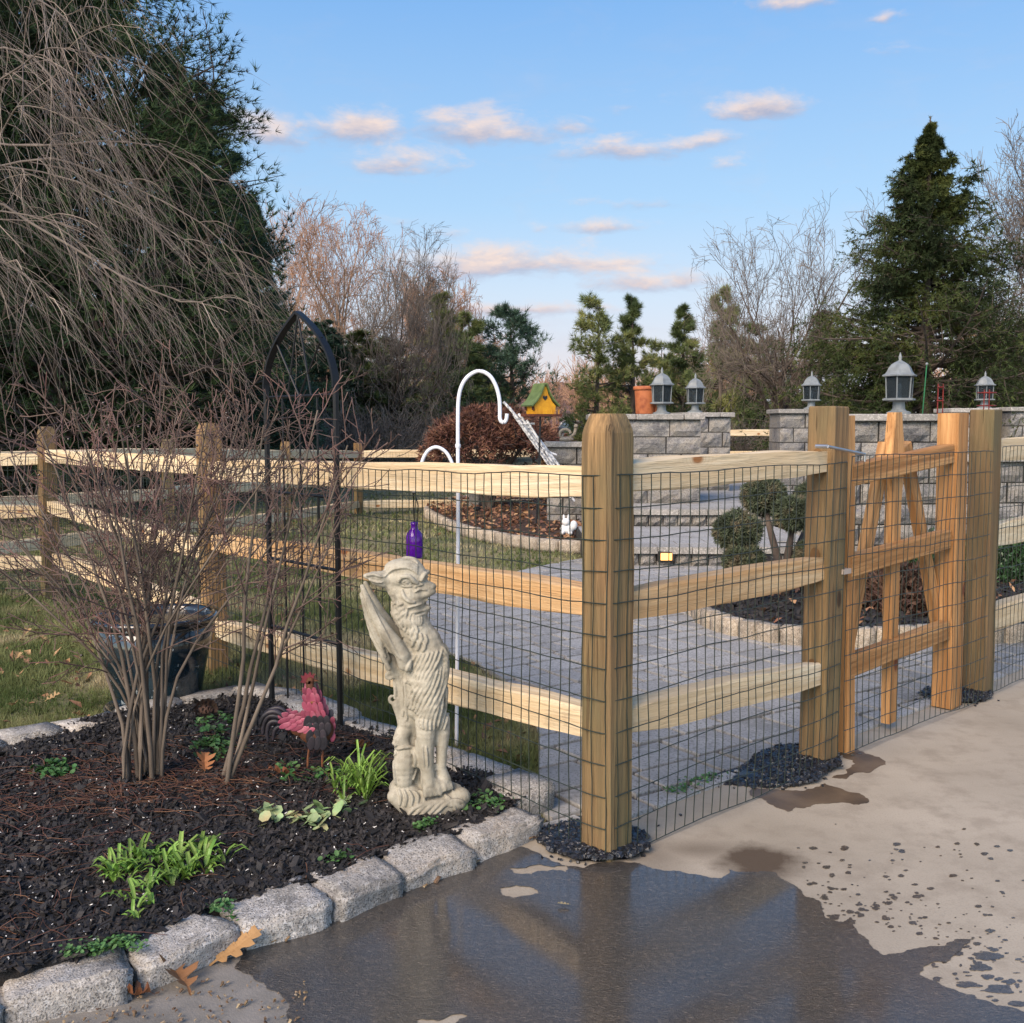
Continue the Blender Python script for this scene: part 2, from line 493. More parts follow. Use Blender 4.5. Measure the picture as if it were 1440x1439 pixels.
    litn = t.m('ADD', vv, t.m('MULTIPLY', t.m('SUBTRACT', n2, .5), 1.6))
    low = t.rng(el, .03, .16)
    top = t.mix(low, c('edc9bd'), c('fbe3d6'))
    und = t.mix(low, c('b9aec0'), c('b3b6cc'))
    cc = t.mix(t.rng(litn, -.35, .45), und, top)
    col = t.mix(t.m('MULTIPLY', mask, .9), col, cc)
    w.node_tree.links.new(col, bg.inputs['Color'])
    bg.inputs['Strength'].default_value = SKY_STRENGTH
build_world()
# ------------------------------------------------------------------ shared materials
def concrete_mat():
    m, t, b = newmat('concrete')
    co = t.co(which='Object')
    n1 = t.noise(co, .9, 5, .6); n2 = t.noise(co, 7, 6, .65); n3 = t.noise(co, 160, 3, .6)
    c = t.mix(t.rng(n1, .35, .68), lin('8a8173'), lin('a3998a'))
    c = t.mix(t.rng(n2, .48, .66, 0, .55), c, lin('7f7568'))
    c = t.mix(t.rng(n3, .5, .75, 0, .35), c, lin('6c6357'))
    # damp brown patches near the puddle, spilling from where the posts were rinsed
    def patch(px, py, rx, ry, amt, soft=.5):
        g = G(px, py)
        s = t.n('ShaderNodeSeparateXYZ', {0: co})
        dx = t.m('DIVIDE', t.m('SUBTRACT', s.outputs[0], g.x), rx)
        dy = t.m('DIVIDE', t.m('SUBTRACT', s.outputs[1], g.y), ry)
        r = t.m('SQRT', t.m('ADD', t.m('MULTIPLY', dx, dx), t.m('MULTIPLY', dy, dy)))
        r = t.m('ADD', r, t.m('MULTIPLY', t.m('SUBTRACT', n2, .5), 1.5))
        return t.rng(r, 1.0, 1-soft, 0, amt)
    wet = patch(1068, 1212, .19, .16, .9, .6)
    wet = t.m('MAXIMUM', wet, patch(985, 1195, .22, .10, .5, .8))
    wet = t.m('MAXIMUM', wet, patch(915, 1205, .16, .2, .45, .8))
    c = t.mix(wet, c, lin('43362a'))
    setc(t, b.inputs['Base Color'], c)
    setc(t, b.inputs['Roughness'], t.rng(n2, .3, .7, .75, .92)); b.inputs['Specular IOR Level'].default_value = .2
    bump(t, b, t.m('ADD', n3, t.m('MULTIPLY', n2, .8)), .35, .004)
    return m
def wet_mat():
    m, t, b = newmat('wet_concrete')
    co = t.co()
    n1 = t.noise(co, 1.3, 4, .6); n2 = t.noise(co, 60, 4, .6); n3 = t.noise(co, 220, 3, .6)
    c = t.mix(t.rng(n1, .35, .7), lin('2d2823'), lin('40372e'))
    c = t.mix(t.rng(n2, .5, .75, 0, .5), c, lin('6e6153'))
    c = t.mix(t.rng(n3, .62, .72, 0, .35), c, lin('a39a8e'))
    setc(t, b.inputs['Base Color'], c)
    film = t.noise(co, 2.1, 5, .6)
    setc(t, b.inputs['Roughness'], t.rng(film, .42, .66, .3, .5))
    b.inputs['Specular IOR Level'].default_value = .6
    b.inputs['Coat Weight'].default_value = .95
    setc(t, b.inputs['Coat Roughness'], t.rng(film, .40, .66, .09, .27))
    rip = t.noise(t.co((1, 2.4, 1)), 48, 4, .62, 1.4)
    bump(t, b, t.m('ADD', t.m('MULTIPLY', rip, .9), t.m('MULTIPLY', n3, .35)), 1.0, .014)
    return m
def stone_mat(name, cols, scale=14, bumpv=.7, bdist=.02, fleck='e8e6e2', dark='2e2c2c', lichen=.3, vlo=.82):
    m, t, b = newmat(name)
    co = t.co((1, 1, 1), t.orand(71))
    n1 = t.noise(co, scale*.35, 5, .6); n2 = t.noise(co, scale*4, 4, .7); n3 = t.noise(co, scale*14, 2, .5)
    c = t.ramp(n1, [(.32+.36*i/(len(cols)-1), lin(x)) for i, x in enumerate(cols)])
    c = t.mix(t.rng(n2, .5, .64, 0, .6), c, lin(fleck))
    c = t.mix(t.rng(n3, .54, .62, 0, .7), c, lin(dark))
    c = t.mix(t.rng(t.noise(co, scale*.9, 3), .62, .7, 0, lichen), c, lin('4a4844'))
    r = t.n('ShaderNodeObjectInfo').outputs['Random']
    c = t.n('ShaderNodeHueSaturation', {'Value': t.rng(r, 0, 1, vlo, 2-vlo-.02), 'Color': c}).outputs[0]
    setc(t, b.inputs['Base Color'], c)
    b.inputs['Roughness'].default_value = .88
    bump(t, b, t.m('ADD', t.noise(co, scale*1.5, 7, .68), t.m('MULTIPLY', n3, .25)), bumpv, bdist)
    return m
M = {}
M['concrete'] = concrete_mat()
M['wet'] = wet_mat()
M['granite'] = stone_mat('granite', ['6f6c68', '9c9893', 'a99f92'], 14, .8, .02, 'c9c6c2', '34322f', .35)
M['block'] = stone_mat('wall_block', ['59585a', '7c7a78', '8a847a', '66656a'], 9, .9, .035, '9a968f', '353436', .25)
M['cap'] = stone_mat('coping_stone', ['75736f', '8e8a84', '82807a'], 10, .4, .01, 'c5c0b8', '5a5855', .1)
M['edging'] = stone_mat('edging_block', ['7b736a', 'a59886', '8f8578'], 12, .7, .02, 'c4bbac', '4a453e', .2)
M['paver'] = stone_mat('paver_stone', ['807f7d', '929190', '9c9a97'], 6, .35, .006, 'a5a39f', '6b6966', .08, .9); M['paver'].node_tree.nodes['Principled BSDF'].inputs['Specular IOR Level'].default_value = .15
M['joint'] = basic('joint_sand', ['26241f', '1c1a18'], 20, .95, .4, 90)
M['lawn'] = basic('lawn_soil', ['4f5236', '6c6548', '857858'], 1.6, .95, .5, 40, .02, detail=7, lo=.36, hi=.66)
M['blade'] = basic('grass_blade', ['4c5a32', '757a50', 'ab9f7e'], 1.3, .7, island=.35, lo=.36, hi=.64, trans=.25, spec=.2)
M['mulch'] = basic('mulch', ['0d0c0c', '1c1a19', '2c2522'], 24, .85, .9, 70, .02)
M['chip'] = basic('mulch_chip', ['0c0b0c', '1b1818', '2c2623'], 16, .7, .4, 200, .004, island=.45)
M['leafmulch'] = basic('brown_mulch', ['231a15', '3c2a20', '54392a'], 9, .9, .9, 40, .03)
M['gravel'] = basic('black_gravel', ['0b0c10', '191b21', '24262c'], 60, .32, .5, 300, .003, island=.5, spec=.6)
M['road'] = basic('asphalt', ['3a3a3c', '4a4a4c'], 3, .9)
M['hill'] = basic('hill_wood', ['4a3530', '75544a', '8a6857'], .16, 1, 1, .5, 3.0, detail=9)

# ------------------------------------------------------------------ ground sheets
mb = MB(); ring = []
N = 64
sheet(mb, [[(900*math.cos(i*2*math.pi/N), 300+900*math.sin(i*2*math.pi/N)) for i in range(N)]], -.03)
mb.build('lawn', M['lawn'], kind='structure')

EX = lambda p, q, k: (p[0]+(q[0]-p[0])*k, p[1]+(q[1]-p[1])*k)
kerbline = [(-3.2, .3), G(-260, 1560), G(-60, 1455), G(5, 1415), G(180, 1385), G(320, 1322), G(460, 1290), G(560, 1245), G(655, 1218), G(750, 1178)]
fenceA = Vector((.255, 3.17)); P1 = G(853, 1198); P2 = G(1150, 1072); P3 = G(1366, 979)
fd = (P3-P1).normalized(); fn = Vector((fd.y, -fd.x, 0))
farR = P3+fd*9
drive = [p[:2] for p in kerbline]+[(G(757, 1172).x, G(757, 1172).y), (P1.x-.02, P1.y+.16), ((P2.x)-.05, P2.y+.1), ((P3).x, P3.y+.08), (farR.x, farR.y), (14, 8), (14, -8), (-6, -8)]
drive = ccw(drive)
mb = MB(); prism(mb, drive, -.12, 0); mb.build('driveway', M['concrete'], kind='structure')

patio_px = [(757,1174),(757,1100),(757,1030),(740,985),(713,960),(670,935),(632,919),(603,898),(592,868),(600,842),(622,831),(680,818),(740,802),(800,790),(840,784)]
patio = [G(*p) for p in patio_px]
bedfront_px = [(972, 862), (1000, 884), (1050, 899), (1117, 908), (1200, 911), (1290, 908), (1385, 905), (1460, 905)]
bedfront = [G(*p) for p in bedfront_px]
stepY1 = 10.0
patio += [Vector((D(820, 800, 10.05).x, 10.05, 0)), Vector((2.15, 10.05, 0)), Vector((1.5, 8.0, 0))]
patio += [Vector((p.x, p.y, 0)) for p in bedfront]
patio += [Vector((P3.x+3.5, P3.y+2.8, 0)), Vector((P3.x+2.2, P3.y+2.15, 0)), Vector((P3.x+.05, P3.y+.1, 0)), Vector((P2.x, P2.y+.12, 0)), Vector((P1.x, P1.y+.18, 0))]
patio = ccw([(p.x, p.y) for p in patio])
mb = MB(); prism(mb, patio, -.1, -.008)
patio_o = mb.build('patio', M['joint'], kind='structure')
ang = math.radians(35)
pu = np.array([math.cos(ang), math.sin(ang)]); pv = np.array([-math.sin(ang), math.cos(ang)])
rs = np.random.RandomState(4)
pav = []
v0 = -2.0
while v0 < 11:
    wv = rs.choice([.15, .2, .25]); u0 = -2.5+rs.rand()*.4
    while u0 < 12:
        lu = rs.choice([.15, .24, .32, .27]) if wv > .16 else rs.choice([.2, .28])
        g = .012
        q = [(u0+g, v0+g), (u0+lu-g, v0+g), (u0+lu-g, v0+wv-g), (u0+g, v0+wv-g)]
        q = [tuple(pu*a+pv*b) for a, b in q]
        poly = [(p[0], p[1]) for p in patio]
        for i in range(4):
            poly = clip(poly, q[i], q[(i+1) % 4])
            if len(poly) < 3: break
        if len(poly) >= 3 and abs(area2(poly)) > .004: pav.append(poly)
        u0 += lu
    v0 += wv
def inview(p):
    return p[1] > 1 and -.55 < p[0]/p[1] < .55
pav = [p for p in pav if inview(np.mean(p, 0))]
pav.sort(key=lambda p: np.hypot(*np.mean(p, 0)))
rest = MB()
for k, p in enumerate(pav):
    c = np.mean(p, 0); mb = MB() if k < 296 else rest
    dz = rs.uniform(-.0025, .0035); h = .012
    n = len(p); pin = [(c[0]+(a-c[0])*.985, c[1]+(b-c[1])*.985) for a, b in p]
    V = [(a, b, -.03) for a, b in p]+[(a, b, h-.005+dz) for a, b in p]+[(a, b, h+dz) for a, b in pin]
    Q = [[i, (i+1) % n, n+(i+1) % n, n+i] for i in range(n)]+[[n+i, n+(i+1) % n, 2*n+(i+1) % n, 2*n+i] for i in range(n)]
    mb.add(V, quads=Q, ngons=[list(range(2*n, 3*n))])
    if k < 296: mb.build('paver', M['paver'], patio_o)
rest.build('paver_field', M['paver'], patio_o, kind='stuff')

# ------------------------------------------------------------------ wet puddle with a broken edge, splashes beside it
def fractal(loop, amp, it=4, rs=RS, closed=True):
    pts = [np.array(p[:2], float) for p in loop]
    for k in range(it):
        out = []
        for i in range(len(pts)):
            a, b = pts[i], pts[(i+1) % len(pts)]
            out.append(a)
            d = b-a; out.append((a+b)/2+np.array([-d[1], d[0]])*rs.uniform(-amp, amp))
        pts = out
    return pts
pud_px = [(410,1500),(402,1430),(385,1395),(352,1372),(330,1362),(345,1338),(400,1318),(465,1298),(560,1258),(660,1218),(735,1192),(775,1212),(822,1222),(850,1214),(905,1218),(935,1226),(985,1232),(1015,1236),(1025,1224),(1090,1228),(1112,1244),(1132,1262),(1152,1268),(1160,1292),(1200,1302),(1222,1324),(1242,1345),(1262,1342),(1300,1334),(1345,1322),(1366,1322),(1352,1338),(1300,1360),(1292,1372),(1330,1390),(1370,1405),(1402,1416),(1440,1425),(1500,1450),(1500,1700),(1100,1900),(430,1900)]
holes_px = [[(702,1250),(725,1246),(752,1252),(758,1258),(722,1264),(705,1258)], [(715,1222),(760,1217),(798,1219),(795,1228),(760,1226),(748,1231),(722,1229)], [(585,1436),(640,1428),(657,1430),(640,1442),(600,1446)]]
mb = MB()
sheet(mb, [fractal([G(*p) for p in pud_px], .15, 4)]+[fractal([G(*p) for p in h], .2, 3) for h in holes_px], .0032)
def blob_px(px, py, rx, ry, n=11, z=.004):
    pts = []
    for i in range(n):
        a = i*2*math.pi/n; k = RS.uniform(.65, 1.2)
        g = G(px+rx*k*math.cos(a), py+ry*k*math.sin(a)); pts.append(g)
    sheet(mb, [fractal(pts, .2, 2)], z-.003+RS.uniform(.0003, .0014))
spl = [(1390,1345,22,6),(1345,1342,12,4),(1378,1362,18,5),(1310,1412,10,5),(1345,1428,25,7),(1405,1392,24,7),(1432,1412,14,5),(1392,1310,8,3),(1340,1232,7,3),(1172,1290,9,4),(1196,1297,8,4),(1210,1288,5,3),(1160,1262,5,2.5),(1170,1232,4,3),(1130,1220,3,2),(1374,1188,5,2),(1393,1208,4,2),(1346,1187,4,2),(1402,1191,5,1.5),
       (1300,1392,8,3),(1320,1398,12,3),(1360,1386,14,4),(1388,1375,10,4),(1365,1402,9,3),(1420,1382,8,4)]
for s in spl: blob_px(*s)
for k in range(210):
    t = RS.rand(); px = 1150+t*290+RS.normal()*26; py = 1262+t*96-RS.exponential(30)+6
    if RS.rand() < .2: px = RS.uniform(1120, 1440); py = RS.uniform(1180, 1290)
    s = RS.exponential(1.5)+1.2
    blob_px(px, py, min(s*1.25, 6), min(s*.5, 2.6), 7)
for k in range(60): blob_px(RS.uniform(1290, 1440), RS.uniform(1340, 1425), RS.uniform(2, 7), RS.uniform(1, 3), 8)
# damp overflow round the second post
o = mb.build('puddle', M['wet'], kind='structure')
M['damp'] = basic('damp_concrete', ['41362a', '544535', '655542'], 7, .55, .3, 120, .003)
mb = MB()
sheet(mb, [fractal([G(*p) for p in [(1055,1108),(1110,1112),(1160,1102),(1178,1108),(1222,1128),(1200,1132),(1170,1130),(1140,1135),(1108,1142),(1080,1130)]], .2, 4)], .0014)
sheet(mb, [fractal([G(*p) for p in [(1180,1060),(1200,1052),(1225,1062),(1246,1076),(1228,1084),(1190,1096),(1170,1094)]], .2, 4)], .0014)
mb.build('damp_patch', M['damp'], kind='structure')

# ------------------------------------------------------------------ front planting bed
bed_px = [(0,1420),(170,1370),(310,1310),(450,1275),(545,1232),(650,1202),(742,1150),(740,1135),(690,1118),(640,1100),(560,1062),(480,1030),(400,1003),(340,992),(250,1010),(170,1028),(80,1050),(0,1072),(-150,1120),(-400,1250)]
bed = ccw([(G(*p).x, G(*p).y) for p in bed_px])
def scatter(poly, n, rs=RS):
    P = np.array([(p[0], p[1]) for p in poly]); lo, hi = P.min(0), P.max(0); out = []
    while sum(len(o) for o in out) < n:
        Q = lo+(hi-lo)*rs.rand(n*2, 2); out.append(Q[inpoly(Q, poly)])
    return np.concatenate(out)[:n]
def bedz(x, y): return .075+.022*noise.noise(Vector((x*3, y*3, 0)))+.008*noise.noise(Vector((x*14, y*14, 2)))
mb = MB()
g = .035; bx = np.array(bed); xs = np.arange(bx[:, 0].min(), bx[:, 0].max()+g, g); ys = np.arange(bx[:, 1].min(), bx[:, 1].max()+g, g)
XX, YY = np.meshgrid(xs, ys, indexing='ij'); pts = np.stack([XX.ravel(), YY.ravel()], 1)
ins = inpoly(pts, bed).reshape(XX.shape)
Z = np.array([bedz(x, y) for x, y in pts]).reshape(XX.shape)
Z = np.where(ins, Z, -.06)
idx = np.arange(XX.size).reshape(XX.shape)
cell = ins[:-1, :-1] | ins[1:, :-1] | ins[:-1, 1:] | ins[1:, 1:]
q = np.stack([idx[:-1, :-1], idx[1:, :-1], idx[1:, 1:], idx[:-1, 1:]], -1)[cell]
mb.add(np.stack([XX.ravel(), YY.ravel(), Z.ravel()], 1), quads=q)
mb.build('planting_bed', M['mulch'], smooth=True, kind='structure')

def shards(mb, P, size, flat=.35, rs=RS, zfn=None, long=1.8):
    """small irregular four-sided chips, 6 faces each"""
    n = len(P)
    base = np.array([[-1,-1,-1],[1,-1,-1],[1,1,-1],[-1,1,-1],[-1,-1,1],[1,-1,1],[1,1,1],[-1,1,1]], float)
    V = base[None]*(1+.5*rs.randn(n, 8, 3)*.5)
    s = size*(.5+rs.rand(n, 1, 1)); V = V*s*np.array([long, .8, flat])[None, None]*.5
    a = rs.rand(n)*6.283; b = rs.randn(n)*.5
    ca, sa, cb, sb = np.cos(a), np.sin(a), np.cos(b), np.sin(b)
    x = V[..., 0]*cb[:, None]-V[..., 2]*sb[:, None]; z = V[..., 0]*sb[:, None]+V[..., 2]*cb[:, None]; y = V[..., 1]
    X = x*ca[:, None]-y*sa[:, None]; Y = x*sa[:, None]+y*ca[:, None]
    W = np.stack([X, Y, z], -1)+P[:, None, :]
    f = np.array([[0,3,2,1],[4,5,6,7],[0,1,5,4],[1,2,6,5],[2,3,7,6],[3,0,4,7]])
    mb.add(W.reshape(-1, 3), quads=(f[None]+8*np.arange(n)[:, None, None]).reshape(-1, 4))
P = scatter(bed, 46000); P = P[P[:, 1] < 5.2]
dist = np.hypot(P[:, 0], P[:, 1])
P3d = np.column_stack([P, [bedz(x, y)+.004 for x, y in P]])
mb = MB(); shards(mb, P3d, .0105, .3, long=2.6); sel = P3d[RS.choice(len(P3d), 450)]; shards(mb, sel+np.array([0, 0, .004]), .021, .25, long=2.2)
mb.build('mulch_chips', M['chip'], kind='stuff', label='black shredded mulch covering the front planting bed', category='mulch')
M['white'] = basic('pale_chip', ['c8c4bc', 'e0ddd6'], 10, .7)
P = scatter(bed, 800); mb = MB()
shards(mb, np.column_stack([P, [bedz(x, y)+.013 for x, y in P]]), .0036, .3, long=2.0)
mb.build('pale_grit', M['white'], kind='stuff', label='tiny pale chips sprinkled over the black mulch', category='grit')
# fallen pine needles: thin curved red-brown strands
def strands(P, L, r, rs=RS, lift=.01, curve=.5, m=5):
    n = len(P); a = rs.rand(n)*6.283; cu = rs.randn(n)*curve; out = np.zeros((n, m, 3)); out[:, 0] = P
    st = L*(.5+rs.rand(n))/(m-1)
    for k in range(1, m):
        out[:, k, 0] = out[:, k-1, 0]+np.cos(a)*st; out[:, k, 1] = out[:, k-1, 1]+np.sin(a)*st
        out[:, k, 2] = P[:, 2]+lift*np.sin(k/(m-1)*math.pi)*rs.rand(n)+rs.randn(n)*.002
        a = a+cu/m
    return out
M['needle_dead'] = basic('dead_needle', ['422820', '5c3c2c', '30201a'], 6, .6, island=.4)
P = []
for px, py, r, n in [(200,1110,.2,260),(330,1110,.2,150),(60,1100,.22,130),(440,1060,.2,60),(120,1200,.22,60),(40,1330,.18,30),(230,1250,.25,30),(0,1150,.18,60),(300,1060,.18,70)]:
    g0 = G(px, py, .07); q = np.array([g0.x, g0.y])+RS.randn(n, 2)*r*np.array([1, .8]); q = q[inpoly(q, bed)]
    P.append(q)
P = np.concatenate(P)
Pn = np.column_stack([P, [bedz(x, y)+.013 for x, y in P]])
mb = MB(); tubes(mb, strands(Pn, .12, .0008), np.full((len(Pn), 5), .0011), 3)
mb.build('fallen_pine_needles', M['needle_dead'], kind='stuff', label='reddish brown pine needles fallen on the black mulch', category='pine needles')

# ------------------------------------------------------------------ granite kerb stones
def stone_mesh(L, W, H, seed, mat, amp=.012, fine=2):
    bm = bmesh.new(); bmesh.ops.create_cube(bm, size=1)
    bmesh.ops.scale(bm, vec=(L, W, H), verts=bm.verts)
    bmesh.ops.bevel(bm, geom=bm.edges[:], offset=min(W, H)*.1, segments=2, affect='EDGES')
    bmesh.ops.subdivide_edges(bm, edges=[e for e in bm.edges if e.calc_length() > .045], cuts=fine, use_grid_fill=True)
    for v in bm.verts:
        nv = noise.noise_vector(v.co*9+Vector((seed*7.3, seed*2.1, seed)))
        n2 = noise.noise_vector(v.co*28+Vector((seed*1.3, 0, seed)))
        n0 = noise.noise_vector(v.co*3.5+Vector((seed*1.9, seed*4.1, seed)))
        v.co += n0*amp*1.5+nv*amp*.9+n2*amp*.5
        if fine > 3:
            r3 = noise.fractal(v.co*55+Vector((seed, 0, 0)), 1, 2, 3); v.co += v.co.normalized()*r3*.0045
    me = bpy.data.meshes.new('stone'); bm.to_mesh(me); bm.free(); me.materials.append(mat)
    for p in me.polygons: p.use_smooth = True
    return me
def kerb_run(name, label, px, H, W, z, gaps=.008, mat=None, sname='kerb_stone', world=None, seed=0, amp=.013, fine=2):
    """stones between successive points given as pixels on the ground"""
    pts = [G(*p) for p in px] if world is None else world
    c = sum(pts, Vector())/len(pts)
    root = thing(name, label, 'stone border', (c.x, c.y, 0))
    for i in range(len(pts)-1):
        a, b = pts[i], pts[i+1]
        L = (b-a).length-gaps; m = (a+b)/2
        me = stone_mesh(L, W*RS.uniform(.9, 1.1), H*RS.uniform(.92, 1.06), seed+i*1.37, mat or M['granite'], amp, fine)
        o = link(sname, me, root, world=False, loc=(m.x-c.x, m.y-c.y, z))
        o.rotation_euler = (RS.uniform(-.05, .05), RS.uniform(-.03, .03), math.atan2(b.y-a.y, b.x-a.x)+RS.uniform(-.05, .05))
    return root
kerb_run('stone_border', 'rough granite kerb blocks in a row between black mulch and wet driveway',
         [(-290,1560),(-140,1478),(0,1425),(178,1382),(316,1325),(450,1286),(548,1246),(650,1208),(738,1164)], .125, .17, .012, seed=2, fine=9)
kerb_run('stone_border', 'low grey stones edging the back of the front bed along the lawn',
         [(752,1150),(700,1122),(640,1100),(560,1065),(490,1037),(410,1005),(340,992),(250,1010),(170,1030),(80,1052),(0,1070),(-90,1092),(-200,1125)], .13, .17, .035, seed=31)
# ------------------------------------------------------------------ split rail fences with wire mesh
M['post'] = wood('treated_post_wood', '9a7a52', '675036', '3c2a18', '5c5a3e', checks=.6)
M['rail'] = wood('rail_wood', 'dfcfb0', 'c9b08a', '9a6638', None, 20, checks=.15)
M['railw'] = wood('rail_wood_warm', 'cdb088', 'b28c60', '8a5428', None, 20, checks=.15)
M['cedar'] = wood('gate_wood_sunlit', 'c39562', '96693c', '6e3a20', None, 22, checks=.4)  # cedar tone with the low sun's orange glow put into it
M['wire'] = basic('green_black_wire', ['1c2620', '2b332c'], 20, .45, spec=.5)
M['steel'] = basic('galvanised_steel', ['9a9a9c', 'b4b4b6'], 12, .35, metallic=.9)
M['slot_shade'] = basic('slot_shadow_wood', ['6a4d2a', '4e371e'], 20, .9)
def post_mesh(w, h, top='flat', below=.06, seed=0, mat=None, taper=1.0):
    bm = bmesh.new()
    zs = list(np.linspace(-below, h-.09, 12))
    prof = [(z, 1.0, 0) for z in zs]
    if top == 'round':
        prof += [(h-.06, .985, 0), (h-.04, .93, 0), (h-.012, .80, 0), (h, .72, 0)]
    elif top == 'pyramid':
        prof += [(h-.05, .96, 0), (h, .55, 0)]
    else:
        prof += [(h-.006, 1, 0), (h, .94, 0)]
    # section: square with small chamfers
    a = w/2; c = w*.07
    sec = [(a-c, -a), (a, -a+c), (a, a-c), (a-c, a), (-a+c, a), (-a, a-c), (-a, -a+c), (-a+c, -a)]
    rings = []
    for z, k, _ in prof:
        r = []
        for x, y in sec:
            n = noise.noise_vector(Vector((x*12, y*12, z*3+seed*5)))
            r.append(bm.verts.new((x*k+n.x*.0035, y*k*(1 if top != 'round' else (1+k)/2)+n.y*.0035, z)))
        rings.append(r)
    for r0, r1 in zip(rings, rings[1:]):
        for i in range(8): bm.faces.new((r0[i], r0[(i+1) % 8], r1[(i+1) % 8], r1[i]))
    bm.faces.new(rings[-1]); bm.faces.new(rings[0][::-1])
    bmesh.ops.recalc_face_normals(bm, faces=bm.faces)
    me = bpy.data.meshes.new('post'); bm.to_mesh(me); bm.free(); me.materials.append(mat or M['post'])
    return me
def rail_mesh(L, w, h, seed, mat, taper=.3, ends=.62, rough_=.010):
    """w across, h high, along local z; the ends shaved down to fit the slots"""
    bm = bmesh.new(); n = max(10, int(L/.09)); rings = []
    a, b = w/2, h/2
    sec = [(a*.86, -b), (a, -b*.9), (a, b*.9), (a*.86, b), (-a*.86, b), (-a, b*.9), (-a, -b*.9), (-a*.86, -b)]
    for i in range(n+1):
        z = L*i/n; e = min(z, L-z); k = ends+(1-ends)*min(1, max(0, e)/taper)**.8
        r = []
        for j, (x, y) in enumerate(sec):
            nn = noise.noise_vector(Vector((j*1.3, seed*3.7, z*2.2)))
            n2 = noise.noise_vector(Vector((x*20, y*20, z*9+seed)))
            r.append(bm.verts.new((x*(k*.9+.1)+nn.x*rough_*.7+n2.x*.0025, y*k+nn.y*rough_+n2.y*.0025, z)))
        rings.append(r)
    for r0, r1 in zip(rings, rings[1:]):
        for i in range(8): bm.faces.new((r0[i], r0[(i+1) % 8], r1[(i+1) % 8], r1[i]))
    bm.faces.new(rings[-1]); bm.faces.new(rings[0][::-1])
    bmesh.ops.recalc_face_normals(bm, faces=bm.faces)
    me = bpy.data.meshes.new('rail'); bm.to_mesh(me); bm.free(); me.materials.append(mat)
    return me
RSEED = [0]
def rail(parent, A, B, w=.085, h=.105, mat=None, taper=.3, ends=.78, name='rail'):
    RSEED[0] += 1
    A = Vector(A); B = Vector(B)
    me = rail_mesh((B-A).length, w, h, RSEED[0], mat or M['rail'], taper, ends)
    return link(name, me, parent, matrix=basis(A, B-A, (0, 0, 1)))
def post(parent, p, h, w=.115, rz=0, top='flat', lean=(0, 0), mat=None, name='post', **kw):
    RSEED[0] += 1
    me = post_mesh(w, h, top, seed=RSEED[0], mat=mat)
    return link(name, me, parent, matrix=Matrix.Translation(Vector((p[0], p[1], p[2] if len(p) > 2 else 0))) @ Matrix.Rotation(rz, 4, 'Z') @ Matrix.Rotation(lean[0], 4, 'Y') @ Matrix.Rotation(lean[1], 4, 'X'), **kw)
def wire_panel(parent, path, z0, z1, r=.0018, first=0, rs=RS, sp=.0508, hs=.1016, wob=.006, kinks=.22):
    """welded mesh along a plan polyline; z0/z1 per path point"""
    mb = MB()
    P = [np.array(p, float)[:2] for p in path]
    seg = [np.linalg.norm(b-a) for a, b in zip(P, P[1:])]; L = sum(seg)
    def at(s):
        s = min(max(s, 0), L-1e-6); i = 0
        while s > seg[i] and i < len(seg)-1: s -= seg[i]; i += 1
        f = s/seg[i]
        return P[i]*(1-f)+P[i+1]*f, z0[i]*(1-f)+z0[i+1]*f, z1[i]*(1-f)+z1[i+1]*f
    nh = int(round((z1[0]-z0[0])/hs))
    phase = rs.rand()*6
    def wave(s, z):
        return np.array([noise.noise(Vector((s*2.1+phase, z*2, 0))), noise.noise(Vector((s*2.1, z*2, 7+phase))), noise.noise(Vector((s*3, z*2.5, 3+phase)))])*wob*2
    ns = int(L/sp); zz = np.linspace(0, 1, nh*2+1)
    pts = []
    for k in range(ns+1):
        s = min(k*sp+rs.uniform(-.004, .004), L); lean = rs.uniform(-.006, .006); kk = rs.randint(1, nh*2) if rs.rand() < kinks else -1
        row = []
        for i, f in enumerate(zz):
            p, a, b = at(s+lean*f+(rs.uniform(-.012, .012) if i == kk else rs.uniform(-.0015, .0015)))
            z = a+(b-a)*f; w_ = wave(s, z)
            row.append([p[0]+w_[0], p[1]+w_[1], z+w_[2]])
        pts.append(row)
    tubes(mb, np.array(pts), np.full((len(pts), len(zz)), r), 4)
    nsg = max(int(L/.0508), 4); rows = []
    for j in range(nh+1):
        f = j/nh; row = []
        for k in range(nsg+1):
            s = L*k/nsg; p, a, b = at(s); z = a+(b-a)*f; w_ = wave(s, z)
            row.append([p[0]+w_[0], p[1]+w_[1], z+w_[2]+rs.uniform(-.0012, .0012)])
        rows.append(row)
    tubes(mb, np.array(rows), np.full((len(rows), nsg+1), r*1.05), 4)
    return mb.build('wire_mesh', M['wire'], parent)

yaw = math.atan2(fd.y, fd.x)
PA = G(305, 945); PA = Vector((D(303, 900, 5.75).x, 5.75, 0)); PB = Vector((D(70, 800, 8.2).x, 8.2, 0))
lyaw = math.atan2((PA-P1).y, (PA-P1).x)
fence = thing('split_rail_fence', 'front corner split rail fence with wire mesh beside the driveway and gargoyle', 'fence', (P1.x, P1.y, 0))
o1 = post(fence, P1, 1.41, .122, yaw, 'round', (-.006, 0))
o2 = post(fence, P2, 1.45, .118, yaw, 'flat', (.012, 0))
post(fence, (PA.x, PA.y, -.02), 1.41, .115, lyaw, 'round', (.02, 0))
post(fence, (PB.x, PB.y, -.03), 1.40, .125, lyaw, 'round', (-.045, 0))
def fr(A, B, a, b, **k):   # rail from pixel a to pixel b on the plane through A, B
    return rail(fence, Lp(a[0], a[1], A, B), Lp(b[0], b[1], A, B), **k)
